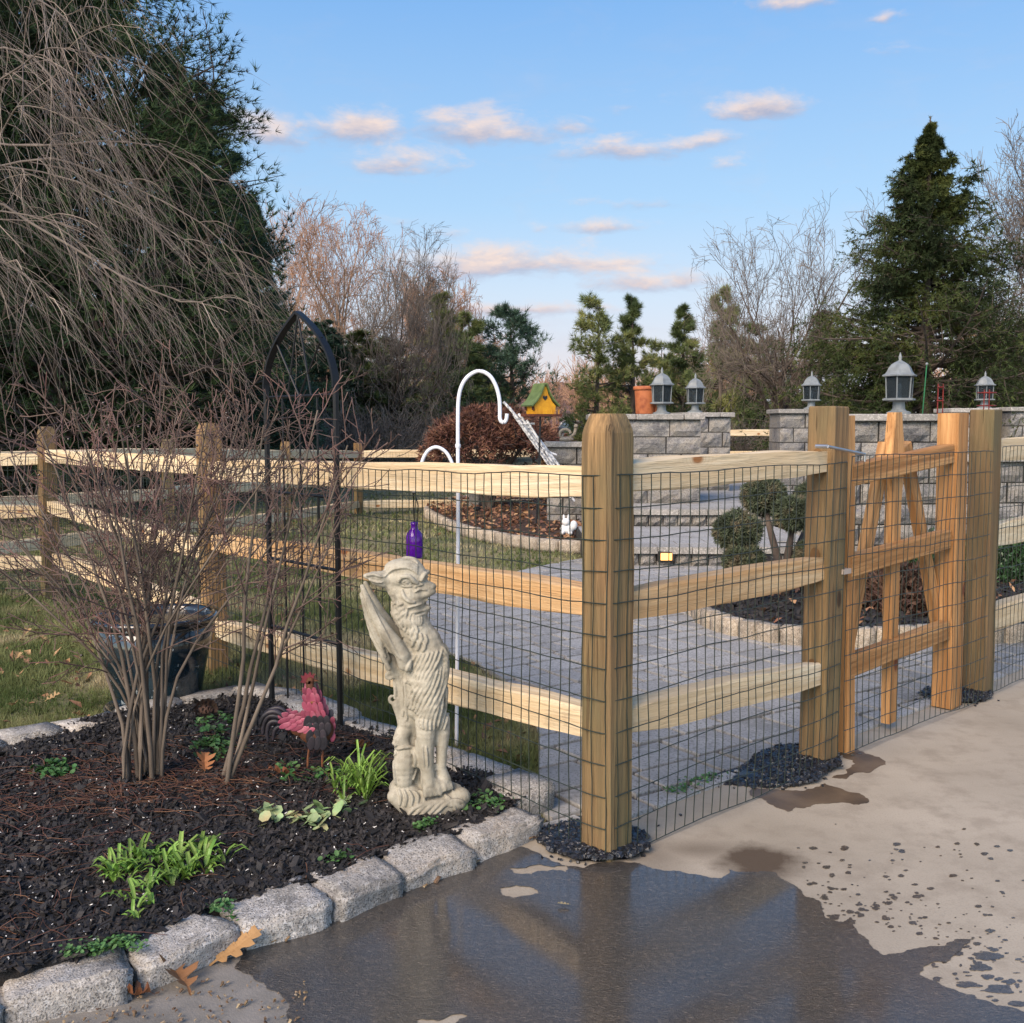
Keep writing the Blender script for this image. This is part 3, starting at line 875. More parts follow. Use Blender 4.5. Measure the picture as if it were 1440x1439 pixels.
for a, b, k in [((855,672),(1158,649),{}),((855,856),(1155,798),{'mat': M['railw']}),((855,1015),(1150,945),{})]:
    fr(P1, P2, a, b, **k)
for a, b in [((850,679),(300,661)),((850,848),(305,762)),((850,1018),(310,884))]: fr(P1, PA, a, b, h=.11, mat=M['railw'] if b[1] == 762 else M['rail'])
for a, b in [((300,656),(66,641)),((300,776),(72,712)),((305,868),(80,786))]: fr(PA, PB, a, b)
PC = Vector((PB.x-3.0, 7.9, 0))
for z in (1.10, .68, .27): rail(fence, (PB.x, PB.y, z+.01), (PC.x, PC.y, z))
post(fence, (PC.x, PC.y, -.03), 1.40, .12, 0, 'round')
# mesh stands on the camera side and wraps round the corner post
n_r = fn*.066; ln = Vector((-(PA-P1).y, (PA-P1).x, 0)).normalized()
if ln.dot(-PA) < 0: ln = -ln
n_l = ln*.064; h_ = fd*.066
path = [P2+fd*.045+n_r, P1+n_r+h_, P1+n_r-h_*1.03, P1-n_r*.2-h_*1.05-fd*.01, PA+n_l, PB+n_l]
wire_panel(fence, path, [.02, .01, .01, .01, -.02, -.03], [1.225, 1.225, 1.225, 1.225, 1.15, 1.12])
wire_panel(fence, [PB+Vector((.05, -.07, 0)), PC+Vector((0, -.07, 0))], [-.02, -.02], [1.13, 1.1])
# flat dark plates over the rail ends, slot shade put into their colour
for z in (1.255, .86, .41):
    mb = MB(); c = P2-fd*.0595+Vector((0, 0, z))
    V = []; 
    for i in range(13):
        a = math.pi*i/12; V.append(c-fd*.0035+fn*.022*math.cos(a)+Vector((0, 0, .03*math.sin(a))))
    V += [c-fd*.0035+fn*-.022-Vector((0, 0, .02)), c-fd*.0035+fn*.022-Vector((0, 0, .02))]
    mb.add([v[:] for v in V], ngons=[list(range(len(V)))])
    mb.build('slot_shade', M['slot_shade'], fence)

# ------------------------------------------------------------------ gate
gate = thing('wooden_gate', 'sunlit orange cedar gate with three rails and fanned pickets beside the tall post', 'gate', ((P2.x+P3.x)/2, (P2.y+P3.y)/2, 0))
def gp(px, py, off=0.0): return Lp(px, py, P2, P3, off)
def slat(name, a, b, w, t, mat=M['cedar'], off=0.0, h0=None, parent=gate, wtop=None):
    A = gp(a[0], a[1], off); B = gp(b[0], b[1], off); L = (B-A).length; RSEED[0] += 1; sd_ = RSEED[0]
    bm = bmesh.new(); n = 14; rings = []
    for i in range(n+1):
        z = L*i/n; k = 1.0
        ww = w if wtop is None else wtop(z, L)
        r = []
        for x, y in [(-ww/2, -t/2+.004), (-ww/2+.006, -t/2), (ww/2-.006, -t/2), (ww/2, -t/2+.004), (ww/2, t/2), (-ww/2, t/2)]:
            nn = noise.noise_vector(Vector((x*9, y*9+sd_, z*4)))
            r.append(bm.verts.new((x+nn.x*.003, y+nn.y*.0025, z)))
        rings.append(r)
    for r0, r1 in zip(rings, rings[1:]):
        for i in range(6): bm.faces.new((r0[i], r0[(i+1) % 6], r1[(i+1) % 6], r1[i]))
    bm.faces.new(rings[-1]); bm.faces.new(rings[0][::-1]); bmesh.ops.recalc_face_normals(bm, faces=bm.faces)
    me = bpy.data.meshes.new(name); bm.to_mesh(me); bm.free(); me.materials.append(mat)
    return link(name, me, parent, matrix=basis(A, B-A, -fn))
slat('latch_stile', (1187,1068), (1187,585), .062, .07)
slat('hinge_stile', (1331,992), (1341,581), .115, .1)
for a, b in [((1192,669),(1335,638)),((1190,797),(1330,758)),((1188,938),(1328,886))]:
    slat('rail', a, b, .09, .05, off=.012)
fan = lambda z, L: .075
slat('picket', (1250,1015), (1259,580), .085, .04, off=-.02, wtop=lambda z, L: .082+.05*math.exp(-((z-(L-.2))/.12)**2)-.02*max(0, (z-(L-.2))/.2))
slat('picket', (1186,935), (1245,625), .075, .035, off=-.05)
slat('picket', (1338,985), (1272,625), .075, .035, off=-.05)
wire_panel(gate, [P2+fd*.09+n_r*.9, P3-fd*.06+n_r*1.35], [.03, .02], [1.25, 1.25])
mb = MB(); a = gp(1164, 628, .10); b = gp(1216, 639, .09); tube(mb, [a, b], .006, 8); tube(mb, [a, a-fn*.05], .008, 8); tube(mb, [b+fd*.0, b-Vector((0, 0, .03))], .005, 8)
mb.build('latch', M['steel'], gate)
mb = MB(); c = gp(1184, 803, .045); box(mb, c, (.06, .05, .02), yaw); mb.build('hinge', basic('grey_hinge', ['8c7f74', 'a2958a'], 10, .5), gate)

# ------------------------------------------------------------------ fence to the right of the gate
rf = thing('split_rail_fence', 'split rail fence with wire mesh running right from the far gate post', 'fence', (P3.x, P3.y, 0))
P3b = P3+fd*.07
post(rf, P3b, 1.455, .118, yaw, 'flat', (-.012, 0))
P4 = P3b+fd*2.6
post(rf, P4, 1.44, .118, yaw, 'flat')
def zat(px, py): return Lp(px, py, P2, P3).z
for a, b in [((1388,632),(1440,618)),((1384,752),(1440,727)),((1380,872),(1440,843))]:
    A = Lp(a[0], a[1], P2, P3); B = Lp(b[0], b[1], P2, P3); k = 2.55/(B-A).length
    A2 = A-(B-A).normalized()*.05
    rail(rf, A2, Vector((P4.x, P4.y, A.z*.6+B.z*.4)), h=.12, w=.085)
wire_panel(rf, [P3b+n_r+fd*.02, P4+n_r], [.02, .02], [1.27, 1.27])

# ------------------------------------------------------------------ back fence, seen through the front one
bf = thing('split_rail_fence', 'long split rail fence across the back of the lawn', 'fence', (-3.8, 11.3, 0))
bl = [Vector((-6.2, 7.0, -.02)), Vector((-4.95, 9.1, -.03)), Vector((-3.8, 11.3, -.04)), Vector((-3.05, 13.8, -.1)), Vector((-2.45, 16.3, -.16)), Vector((.55, 16.9, -.16)), Vector((3.2, 17.6, -.12))]
for i, p in enumerate(bl): post(bf, p, 1.27, .11, .5, 'round' if i != 4 else 'flat')
for a, b in zip(bl, bl[1:]):
    for z in (1.1, .68, .28): rail(bf, a+Vector((0, 0, z+RS.uniform(-.02, .02))), b+Vector((0, 0, z+RS.uniform(-.02, .02))), h=.12)
wire_panel(bf, [p+Vector((.0, -.07, 0)) for p in bl], [p.z+.02 for p in bl], [1.12+p.z for p in bl], r=.0014)
cf = thing('split_rail_fence', 'pale split rail fence glimpsed between the two block pillars', 'fence', (6, 20, 0))
cl = [Vector((2.2, 19.2, .12)), Vector((5.2, 19.8, .12)), Vector((8.2, 20.4, .12)), Vector((11.2, 21, .12))]
for p in cl[1:]: post(cf, p, 1.3, .11, .2, 'flat')
for a, b in zip(cl, cl[1:]):
    for z in (1.13, .72, .3): rail(cf, a+Vector((0, 0, z)), b+Vector((0, 0, z)), h=.12)
# ------------------------------------------------------------------ trees
M['bark'] = basic('bark', ['2e2824', '4a4039', '5c5148'], 4, .95, .8, 18, .03, stretch=(1, 1, .3))
M['bark_pale'] = basic('bark_pale', ['5f4e42', '826c5a', '9a836e'], 3, .95, .6, 18, .03, stretch=(1, 1, .3))
M['twig'] = basic('grey_twig', ['4a423c', '5f564e', '746a60'], 2, .9, island=.2)
M['twig_sunlit'] = basic('russet_sunlit_twig', ['6a4e3e', '8e6c56', 'ad8a70'], 1.2, .9, island=.2)  # orange evening sunlight is put into this twig colour
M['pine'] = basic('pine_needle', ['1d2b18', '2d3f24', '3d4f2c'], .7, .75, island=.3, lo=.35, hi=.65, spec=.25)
M['pine_gold'] = basic('pine_needle_sunlit', ['35442a', '56623a', '7b7c48'], .5, .75, island=.3, lo=.35, hi=.65, spec=.25)  # warm sun on the crowns is put into this needle colour
M['pine_blue'] = basic('pine_needle_bluish', ['25372a', '3a5040', '4d6250'], .6, .75, island=.3, lo=.35, hi=.65, spec=.25)
M['spruce'] = basic('spruce_needle', ['1f2916', '323d20', '4c5228'], .9, .8, island=.3, lo=.35, hi=.65, spec=.2)
M['weep'] = basic('weeping_twig', ['574c45', '776a5f', '93857a'], 2, .85, island=.3)
M['dogtwig'] = basic('shrub_twig', ['3f372f', '53493f', '6b6055'], 4, .85, island=.2)

def trunkline(h, r, m=10, lean=.02, rs=RS, wander=.01):
    P = np.zeros((1, m, 3)); P[0, :, 2] = np.linspace(0, h, m)
    P[0, :, 0] = np.cumsum(rs.randn(m))*wander*h*.3+np.linspace(0, lean*h, m); P[0, :, 1] = np.cumsum(rs.randn(m))*wander*h*.3
    P[0, 0] = 0
    R = np.linspace(1, .08, m)[None]*r; R[0, 0] *= 1.25
    return P, R
def fit(arrs, h, rad, q=96, ):
    last = arrs[-1].reshape(-1, 3); z = arrs[0][:, :, 2].max() if q == 96 else np.percentile(last[:, 2], 98.8)
    r = np.percentile(np.hypot(last[:, 0], last[:, 1]), q)
    for a in arrs: a[:, :, 2] *= h/z; a[:, :, :2] *= rad/r
    if q != 96:
        soft = lambda x, k: np.where(x < k, x, k+(1-k)*np.tanh((x-k)/(1-k)))
        for a in arrs:
            a[:, :, 2] = h*1.06*soft(a[:, :, 2]/(h*1.06), .72)
            rr = np.hypot(a[:, :, 0], a[:, :, 1])+1e-6; k = rad*1.25*soft(rr/(rad*1.25), .6)/rr; a[:, :, 0] *= k; a[:, :, 1] *= k
def pine_tree(name, label, loc, h, rad, seed, mat, dens=1.0, base=.08, tuft=.16, nk=9, wd=.011, profile=None, droop=0.0, open_=0.0, limbn=None, group=None, bark='bark'):
    """white pine: whorled limbs turning up at the tip, ending in tufts of needles"""
    rs = np.random.RandomState(seed)
    P0, R0 = trunkline(h, h*.016+.05, 12, rs.uniform(-.02, .02), rs)
    prof = profile or (lambda t: (1-t)**.75*(.75+.25*math.sin(t*17)))
    nl = limbn or int(110*dens)
    lenfn = lambda t, par, base_: rad*np.array([max(.08, prof(x)) for x in (t-base)/(1-base)])*(.85+.25*rs.rand(len(t)))
    P1_, R1_ = grow(P0, R0, nl, base, .985, 1, 1.35, trop=.05-droop, jit=.07, m=7, rk=.42, tip=.2, rs=rs, lenfn=lenfn)
    P2_, R2_ = grow(P1_, R1_, int(9+6*dens), .22, 1, .33, .75, trop=.06, jit=.1, m=4, rk=.5, rs=rs, horiz=.4)
    P3_, R3_ = grow(P2_, R2_, 4, .2, 1, .55, .7, trop=.05, jit=.1, m=3, rk=.6, rs=rs)
    fit([P0, P1_, P2_, P3_], h, rad)
    ok = [np.hypot(a[:, -1, 0], a[:, -1, 1]) < rad*1.0*(np.clip(1.12-a[:, -1, 2]/h, .1, 1)**.6 if name == 'pine_tree' and dens > 1.2 else 1.12) for a in (P1_, P2_, P3_)]; P1_, R1_ = P1_[ok[0]], R1_[ok[0]]; P2_, R2_ = P2_[ok[1]], R2_[ok[1]]; P3_ = P3_[ok[2]]
    root = thing(name, label, 'tree', loc, group=group)
    mb = MB(); tubes(mb, P0, R0, 9); mb.build('trunk', M[bark], root, world=False, loc=(0, 0, 0), smooth=True)
    mb = MB(); tubes(mb, P1_, R1_, 4); tubes(mb, P2_, np.maximum(R2_, .006), 3); mb.build('limbs', M[bark], root, world=False, loc=(0, 0, 0), kind='stuff')
    mb = MB()
    C, Dn = along(P3_, 2, .5, 1, rs); keep = rs.rand(len(C)) > open_; C, Dn = C[keep], Dn[keep]
    needles(mb, C, Dn+np.array([0, 0, .25]), nk, tuft, wd, .55, rs)
    if dens > 1.2: C, Dn = along(P2_, 4, .3, 1, rs); needles(mb, C, Dn+np.array([0, 0, .3]), nk, tuft, wd, .7, rs)
    mb.build('crown', M[mat], root, world=False, loc=(0, 0, 0), kind='stuff')
    return root
def spruce_tree(name, label, loc, h, rad, seed, mat='spruce', nl=250):
    rs = np.random.RandomState(seed)
    P0, R0 = trunkline(h, .16, 12, 0, rs)
    R0[0, -1] = .012
    def lf(t, par, b):
        return rad*np.clip((1-t)**1.12*1.15, .03, 1)*(.7+.45*rs.rand(len(t)))*np.where(t > .86, .8, 1)
    P1_, R1_ = grow(P0, R0, nl, .03, .97, 1, 1.45, trop=0, jit=.05, m=8, rk=.4, tip=.2, rs=rs, lenfn=lf)
    # droop then lift at the tip
    t = np.linspace(0, 1, 8)
    L = np.linalg.norm(P1_[:, -1]-P1_[:, 0], axis=1)
    hf = np.clip(P1_[:, 0, 2]/h, 0, 1)
    P1_[:, :, 2] += (-.3*t**1.2+.22*t**3)[None]*L[:, None]*(1-hf[:, None])*1.4+(hf[:, None]**4)*L[:, None]*t[None]*.6
    P2_, R2_ = grow(P1_, R1_, 15, .12, 1, .3, .85, trop=-.06, jit=.08, m=4, rk=.5, rs=rs, horiz=.5)
    P3_, R3_ = grow(P2_, R2_, 4, .15, 1, .6, .8, trop=-.22, jit=.08, m=4, rk=.6, rs=rs)
    fit([P0, P1_, P2_, P3_], h, rad)
    root = thing(name, label, 'tree', loc)
    mb = MB(); tubes(mb, P0, R0, 8); mb.build('trunk', M['bark'], root, world=False, loc=(0, 0, 0))
    mb = MB(); tubes(mb, P1_, R1_, 4); tubes(mb, P2_, np.maximum(R2_, .005), 3); mb.build('limbs', M['bark'], root, world=False, loc=(0, 0, 0), kind='stuff')
    mb = MB()
    C, Dn = along(P3_, 5, .05, 1, rs); needles(mb, C, Dn, 4, .085, .017, .55, rs)
    C, Dn = along(P2_, 6, .1, 1, rs); needles(mb, C, Dn, 4, .07, .014, .8, rs)
    C, Dn = along(P1_, 9, .3, 1, rs); needles(mb, C, Dn, 4, .06, .014, .9, rs)
    C, Dn = along(P0, 60, .85, 1, rs); needles(mb, C, Dn, 3, .06, .014, .9, rs)
    mb.build('crown', M[mat], root, world=False, loc=(0, 0, 0), kind='stuff')
    return root
def bare_tree(name, label, loc, h, r, seed, mat='twig', n=(9, 7, 6, 5, 4), t0=.25, up=.06, spread=.7, twig=.004, fan=.62, bark='bark', lean=0.0, group=None, stems=1, wr=None, tf=.72):
    rs = np.random.RandomState(seed)
    P0, R0 = trunkline(h*tf, r, 9, lean, rs, .03)
    R0[0] = np.linspace(1, .3, 9)*r
    if stems > 1:
        Ps = []
        for i in range(stems):
            a = i*6.283/stems+rs.rand(); Q = P0[0].copy(); k = np.linspace(0, 1, 9)
            Q[:, 0] += math.cos(a)*k*h*.16; Q[:, 1] += math.sin(a)*k*h*.16; Ps.append(Q)
        P0 = np.array(Ps); R0 = np.repeat(R0*.6, stems, 0)
    A, RA = grow(P0, R0, n[0], t0, 1, fan, spread, trop=up, jit=.1, m=6, rk=.55, rs=rs)
    B, RB = grow(A, RA, n[1], .2, 1, .55, .8, trop=up*.6, jit=.13, m=5, rk=.55, rs=rs)
    C, RC = grow(B, RB, n[2], .2, 1, .55, .8, trop=up*.5, jit=.16, m=4, rk=.6, rs=rs)
    Dd, RD = grow(C, RC, n[3], .15, 1, .6, .75, trop=up*.5, jit=.14, m=3, rk=.7, rs=rs)
    E = None
    if n[4]: E, RE = grow(Dd, RD, n[4], .1, 1, .6, .6, trop=up*.5, jit=.1, m=3, rk=.7, rs=rs)
    fit([P0, A, B, C, Dd]+([E] if E is not None else []), h, wr or h*.38, 87)
    root = thing(name, label, 'tree', loc, group=group)
    mb = MB(); tubes(mb, P0, R0, 9); mb.build('trunk', M[bark], root, world=False, loc=(0, 0, 0), smooth=True)
    mb = MB(); tubes(mb, A, np.maximum(RA, twig*2), 5); tubes(mb, B, np.maximum(RB, twig*1.6), 4); mb.build('limbs', M[bark], root, world=False, loc=(0, 0, 0), kind='stuff')
    mb = MB(); tubes(mb, C, np.maximum(RC, twig*1.1), 3); tubes(mb, Dd, np.maximum(RD, twig), 3)
    if n[4]:
        tubes(mb, E, np.maximum(RE*0+twig*.8, twig*.8), 3)
    mb.build('twigs', M[mat], root, world=False, loc=(0, 0, 0), kind='stuff')
    return root
def at(px, Y, z=-.03):
    p = D(px, 600, Y); return Vector((p.x, Y, z))

# hill and far road
mb = MB(); n = 90
prof = [D(x, y, 420) for x, y in [(-900,560),(-300,548),(100,552),(420,545),(600,548),(740,546),(780,540),(830,543),(900,548),(980,540),(1050,543),(1200,552),(1500,546),(2300,560)]]
V = []; 
sm = smooth_path([p[:] for p in prof], 12)
for p in sm:
    z = p[2]+1.5*noise.noise(Vector((p[0]*.02, 0, 0)))
    rr = [(-190, -.1), (-120, z*.45), (-60, z*.8), (0, z), (60, z*.7), (120, -1)]
    for dy, zz in rr: V.append((p[0]*(1+dy/420), 420+dy, zz+(.9*noise.noise(Vector((p[0]*.05, dy*.05, 0))) if 0 < zz else 0)))
k = 6; Q = [[i*k+j, (i+1)*k+j, (i+1)*k+j+1, i*k+j+1] for i in range(len(sm)-1) for j in range(k-1)]
mb.add(V, quads=[q[::-1] if False else q for q in Q]); mb.build('hill', M['hill'], smooth=True, kind='structure')
mb = MB(); sheet(mb, [[(-10, 95), (60, 95), (60, 112), (-10, 112)]], .15); prism(mb, [(-10.1, 94.9), (60.1, 94.9), (60.1, 112.1), (-10.1, 112.1)], -.1, .146); mb.build('road', M['road'], kind='structure')
# brown far wood on the hill foot
mb = MB(); rs = np.random.RandomState(5)
nT = 520; X = rs.uniform(-140, 170, nT); Y = rs.uniform(150, 235, nT)
Pb = np.zeros((nT, 2, 3)); Pb[:, 0, 0] = X; Pb[:, 0, 1] = Y; Pb[:, 1] = Pb[:, 0]; Pb[:, 1, 2] = rs.uniform(6, 10.5, nT)
tubes(mb, Pb, np.full((nT, 2), .12), 3)
A_, RA_ = grow(Pb.repeat(1, 0), np.full((nT, 2), .12), 14, .25, 1, .45, .7, trop=.1, jit=.1, m=4, rs=rs)
B_, RB_ = grow(A_, RA_, 5, .2, 1, .6, .6, trop=.05, jit=.1, m=3, rs=rs)
tubes(mb, A_, np.maximum(RA_, .045), 3); tubes(mb, B_, np.full(B_.shape[:2], .035), 3)
mb.build('far_wood', M['twig_sunlit'], kind='stuff', label='distant brown leafless wood below the hill', category='woods')

# big pines on the left
bigprof = lambda t: (1-t)**.78*(.82+.18*math.sin(t*23))
pA = pine_tree('pine_tree', 'tallest dark pine behind the weeping branches at the left edge', at(95, 17.5), 14.0, 4.6, 21, 'pine', 2.5, .03, .15, 9, .013, bigprof)
pB = pine_tree('pine_tree', 'dark bluish pine with stepped right edge behind the black trellis arch', at(318, 20.5), 8.0, 2.0, 22, 'pine_blue', 1.3, .03, .15, 9, .014, bigprof)
c = copy_tree(pA); c.location = at(-210, 15.5); c.rotation_euler.z = 2.1; c['label'] = 'dark pine at the far left edge of the photograph'
c = copy_tree(pB); c.location = at(225, 23.5); c.rotation_euler.z = 4; c.scale = (1.15, 1.15, 1.2); c['label'] = 'dark pine filling the gap between the two large left pines'
c = copy_tree(pB); c.location = at(372, 26); c.rotation_euler.z = 1; c.scale = (.8, .8, .87); c['label'] = 'lower dark pine right behind the black arch'
c = copy_tree(pB); c.location = at(450, 30); c.rotation_euler.z = 2.6; c.scale = (1.0, 1.0, .55); c['label'] = 'low broad evergreen right of the black arch'
# middle conifers
pC = pine_tree('pine_tree', 'open crowned pine standing behind the white hook arch', at(722, 40), 5.9, 1.75, 31, 'pine_blue', .85, .12, .26, 9, .024, lambda t: (.35+1.0*t*0+.75*(1-t)**.6)*(.8+.2*math.sin(t*19)), open_=.55, limbn=46)
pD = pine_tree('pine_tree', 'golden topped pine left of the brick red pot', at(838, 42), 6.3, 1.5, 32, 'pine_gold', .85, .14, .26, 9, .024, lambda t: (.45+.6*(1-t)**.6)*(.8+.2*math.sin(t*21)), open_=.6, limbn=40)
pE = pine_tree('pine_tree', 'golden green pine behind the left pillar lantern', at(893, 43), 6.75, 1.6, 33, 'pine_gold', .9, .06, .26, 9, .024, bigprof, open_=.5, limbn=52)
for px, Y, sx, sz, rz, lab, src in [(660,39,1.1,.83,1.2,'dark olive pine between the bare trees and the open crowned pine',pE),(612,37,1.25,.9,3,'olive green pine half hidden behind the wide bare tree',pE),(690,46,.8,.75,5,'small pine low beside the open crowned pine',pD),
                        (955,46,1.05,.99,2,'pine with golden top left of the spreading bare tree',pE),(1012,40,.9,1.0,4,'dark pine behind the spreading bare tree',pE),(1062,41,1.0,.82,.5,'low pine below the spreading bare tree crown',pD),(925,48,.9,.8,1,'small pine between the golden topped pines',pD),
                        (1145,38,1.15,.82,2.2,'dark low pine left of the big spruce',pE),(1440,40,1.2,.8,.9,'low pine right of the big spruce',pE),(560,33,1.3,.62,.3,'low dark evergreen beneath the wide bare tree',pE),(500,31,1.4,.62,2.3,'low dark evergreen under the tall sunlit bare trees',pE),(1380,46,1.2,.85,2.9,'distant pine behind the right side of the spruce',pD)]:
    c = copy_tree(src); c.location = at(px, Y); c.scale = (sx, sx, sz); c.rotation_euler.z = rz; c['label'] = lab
spruce_tree('spruce_tree', 'tall dark spruce towering behind the large lantern', at(1300, 20), 7.25, 2.85, 41)

# leafless trees
bare_tree('bare_tree', 'tallest leafless tree with sunlit russet crown left of centre', at(480, 46), 11.6, .24, 51, 'twig_sunlit', (10, 7, 5, 5, 2), .3, .04, .8, .0075, .7, 'bark_pale', wr=3.0, tf=.6)
bare_tree('bare_tree', 'leafless sunlit russet tree at the edge of the big pines', at(415, 48), 11.8, .2, 52, 'twig_sunlit', (9, 6, 5, 5, 2), .3, .05, .7, .0075, .6, 'bark_pale', wr=2.4, tf=.65)
bare_tree('bare_tree', 'wide dark leafless tree with a fan of fine branches behind the trellis side', at(548, 31), 7.35, .15, 53, 'twig', (12, 7, 6, 5, 2), .25, .035, .85, .0048, 1.15, 'bark', wr=2.1, tf=.42)
bare_tree('bare_tree', 'slender leafless tree with pinkish twigs right of the wide one', at(612, 44), 8.2, .14, 57, 'twig_sunlit', (12, 7, 6, 5, 3), .25, .08, .6, .007, .5, 'bark_pale', wr=1.8)
bare_tree('bare_tree', 'spreading leafless tree with a dark trunk left of the spruce', at(1098, 25), 6.5, .2, 54, 'twig', (12, 7, 6, 5, 2), .35, .03, .95, .0042, 1.25, 'bark', .02, wr=2.15, tf=.4)
bare_tree('bare_tree', 'leafless tree reaching in from the right edge', at(1500, 22), 8.0, .15, 55, 'twig', (13, 8, 6, 5, 4), .18, .06, .7, .005, .75, 'bark', -.02, wr=2.1)
c = bare_tree('bare_tree', 'pinkish sunlit distant leafless tree low at the right edge', at(1425, 50), 7.2, .15, 56, 'twig_sunlit', (10, 7, 6, 5, 3), .2, .06, .7, .011, .6, 'bark_pale')
for px, Y, s, rz, lab in [(505,40,.62,1,'low russet leafless tree among the evergreens'),(1000,52,.8,2,'distant leafless tree behind the spreading bare one'),(640,52,.85,4,'distant leafless tree behind the olive pines')]:
    d = copy_tree(c); d.location = at(px, Y); d.scale = (s, s, s); d.rotation_euler.z = rz; d['label'] = lab
# dark undergrowth at the wood edge
def brush(name, label, px, Y, w_, h_, seed, mat, n=1500, col='evergreen'):
    rs = np.random.RandomState(seed); root = thing(name, label, 'shrub', at(px, Y))
    P = np.zeros((26, 2, 3)); a = rs.rand(26)*6.283; r = np.sqrt(rs.rand(26))*w_*.35
    P[:, 0, 0] = np.cos(a)*r*.4; P[:, 0, 1] = np.sin(a)*r*.4; P[:, 1, 0] = np.cos(a)*r*1.7; P[:, 1, 1] = np.sin(a)*r*1.4; P[:, 1, 2] = h_*(.5+.5*rs.rand(26))
    Rr = np.full((26, 2), .02)
    A, RA = grow(P, Rr, 9, .1, 1, .45, .8, trop=.05, jit=.15, m=4, rs=rs)
    B, RB = grow(A, RA, 6, .1, 1, .6, .7, trop=.03, jit=.15, m=3, rs=rs)
    mb = MB(); tubes(mb, P, Rr, 4); tubes(mb, A, np.full(A.shape[:2], .008), 3); tubes(mb, B, np.full(B.shape[:2], .006), 3); mb.build('stems', M['twig'], root, world=False, loc=(0, 0, 0), kind='stuff')
    if mat:
        mb = MB(); C, Dn = along(B, 3, .1, 1, rs); needles(mb, C, Dn, 6, .2, .03, .8, rs); mb.build('foliage', M[mat], root, world=False, loc=(0, 0, 0), kind='stuff')
    return root
b1 = brush('evergreen_bush', 'dark evergreen undergrowth at the foot of the left pines', 60, 21, 3.6, 1.7, 61, 'pine')
BUSH = ['behind the left end of the front fence', 'below the tallest pine', 'left of the low dark pine', 'behind the black arch', 'right of the black arch upright', 'left of the wide bare tree trunk', 'at the foot of the wide bare tree', 'left of the maple crown', 'behind the white hook', 'behind the left pillar', 'behind the paired lanterns', 'left of the dark tree trunk', 'right of the dark tree trunk', 'left of the spruce foot', 'right of the spruce foot', 'cut by the right edge', 'in the far gap right of the birdhouse']
THICK = ['below the slender pinkish tree', 'behind the trellis side', 'left of the spreading bare tree', 'left of the spruce', 'behind the narrow block pillar', 'behind the maple crown', 'behind the second fence post']
k = 0
for px, Y, sx, sz in [(-60,19,1,1),(170,24,1,1.1),(270,26,1,1.1),(350,28,1.1,1.1),(425,30,1.1,1.1),(500,33,1.1,1.0),(575,35,1.1,1.0),(640,38,1.1,1.0),(700,43,1,.8),(885,46,1.2,.9),(960,46,1.2,1.1),(1035,44,1.2,1.1),(1110,42,1.3,1.2),(1190,40,1.2,1.2),(1390,40,1.2,1.1),(1460,40,1.2,1.1),(850,60,1.2,.9)]:
    c = copy_tree(b1); c.location = at(px, Y); c.scale = (sx, sx, sz); c.rotation_euler.z = k*1.3; k += 1
    c['label'] = 'dark evergreen bush at the wood edge '+(BUSH[k-1]); c['group'] = 'evergreen bushes along the wood edge'
b1['group'] = 'evergreen bushes along the wood edge'; b1['label'] = 'dark evergreen bush at the foot of the tallest left pine'
b2 = brush('bare_thicket', 'grey leafless thicket right of the black arch at the wood edge', 520, 27, 3.0, 1.5, 63, None)
k = 0
for px, Y, sx, sz in [(590,30,1,1),(460,28,1,1),(1030,28,1,.9),(1150,30,1,.9),(960,31,1,.8),(640,33,1,.9),(350,22,.9,.9)]:
    c = copy_tree(b2); c.location = at(px, Y); c.scale = (sx, sx, sz); c.rotation_euler.z = k*1.9+1; k += 1
    c['label'] = 'grey leafless thicket '+THICK[k-1]; c['group'] = 'leafless thickets at the wood edge'
b2['group'] = 'leafless thickets at the wood edge'

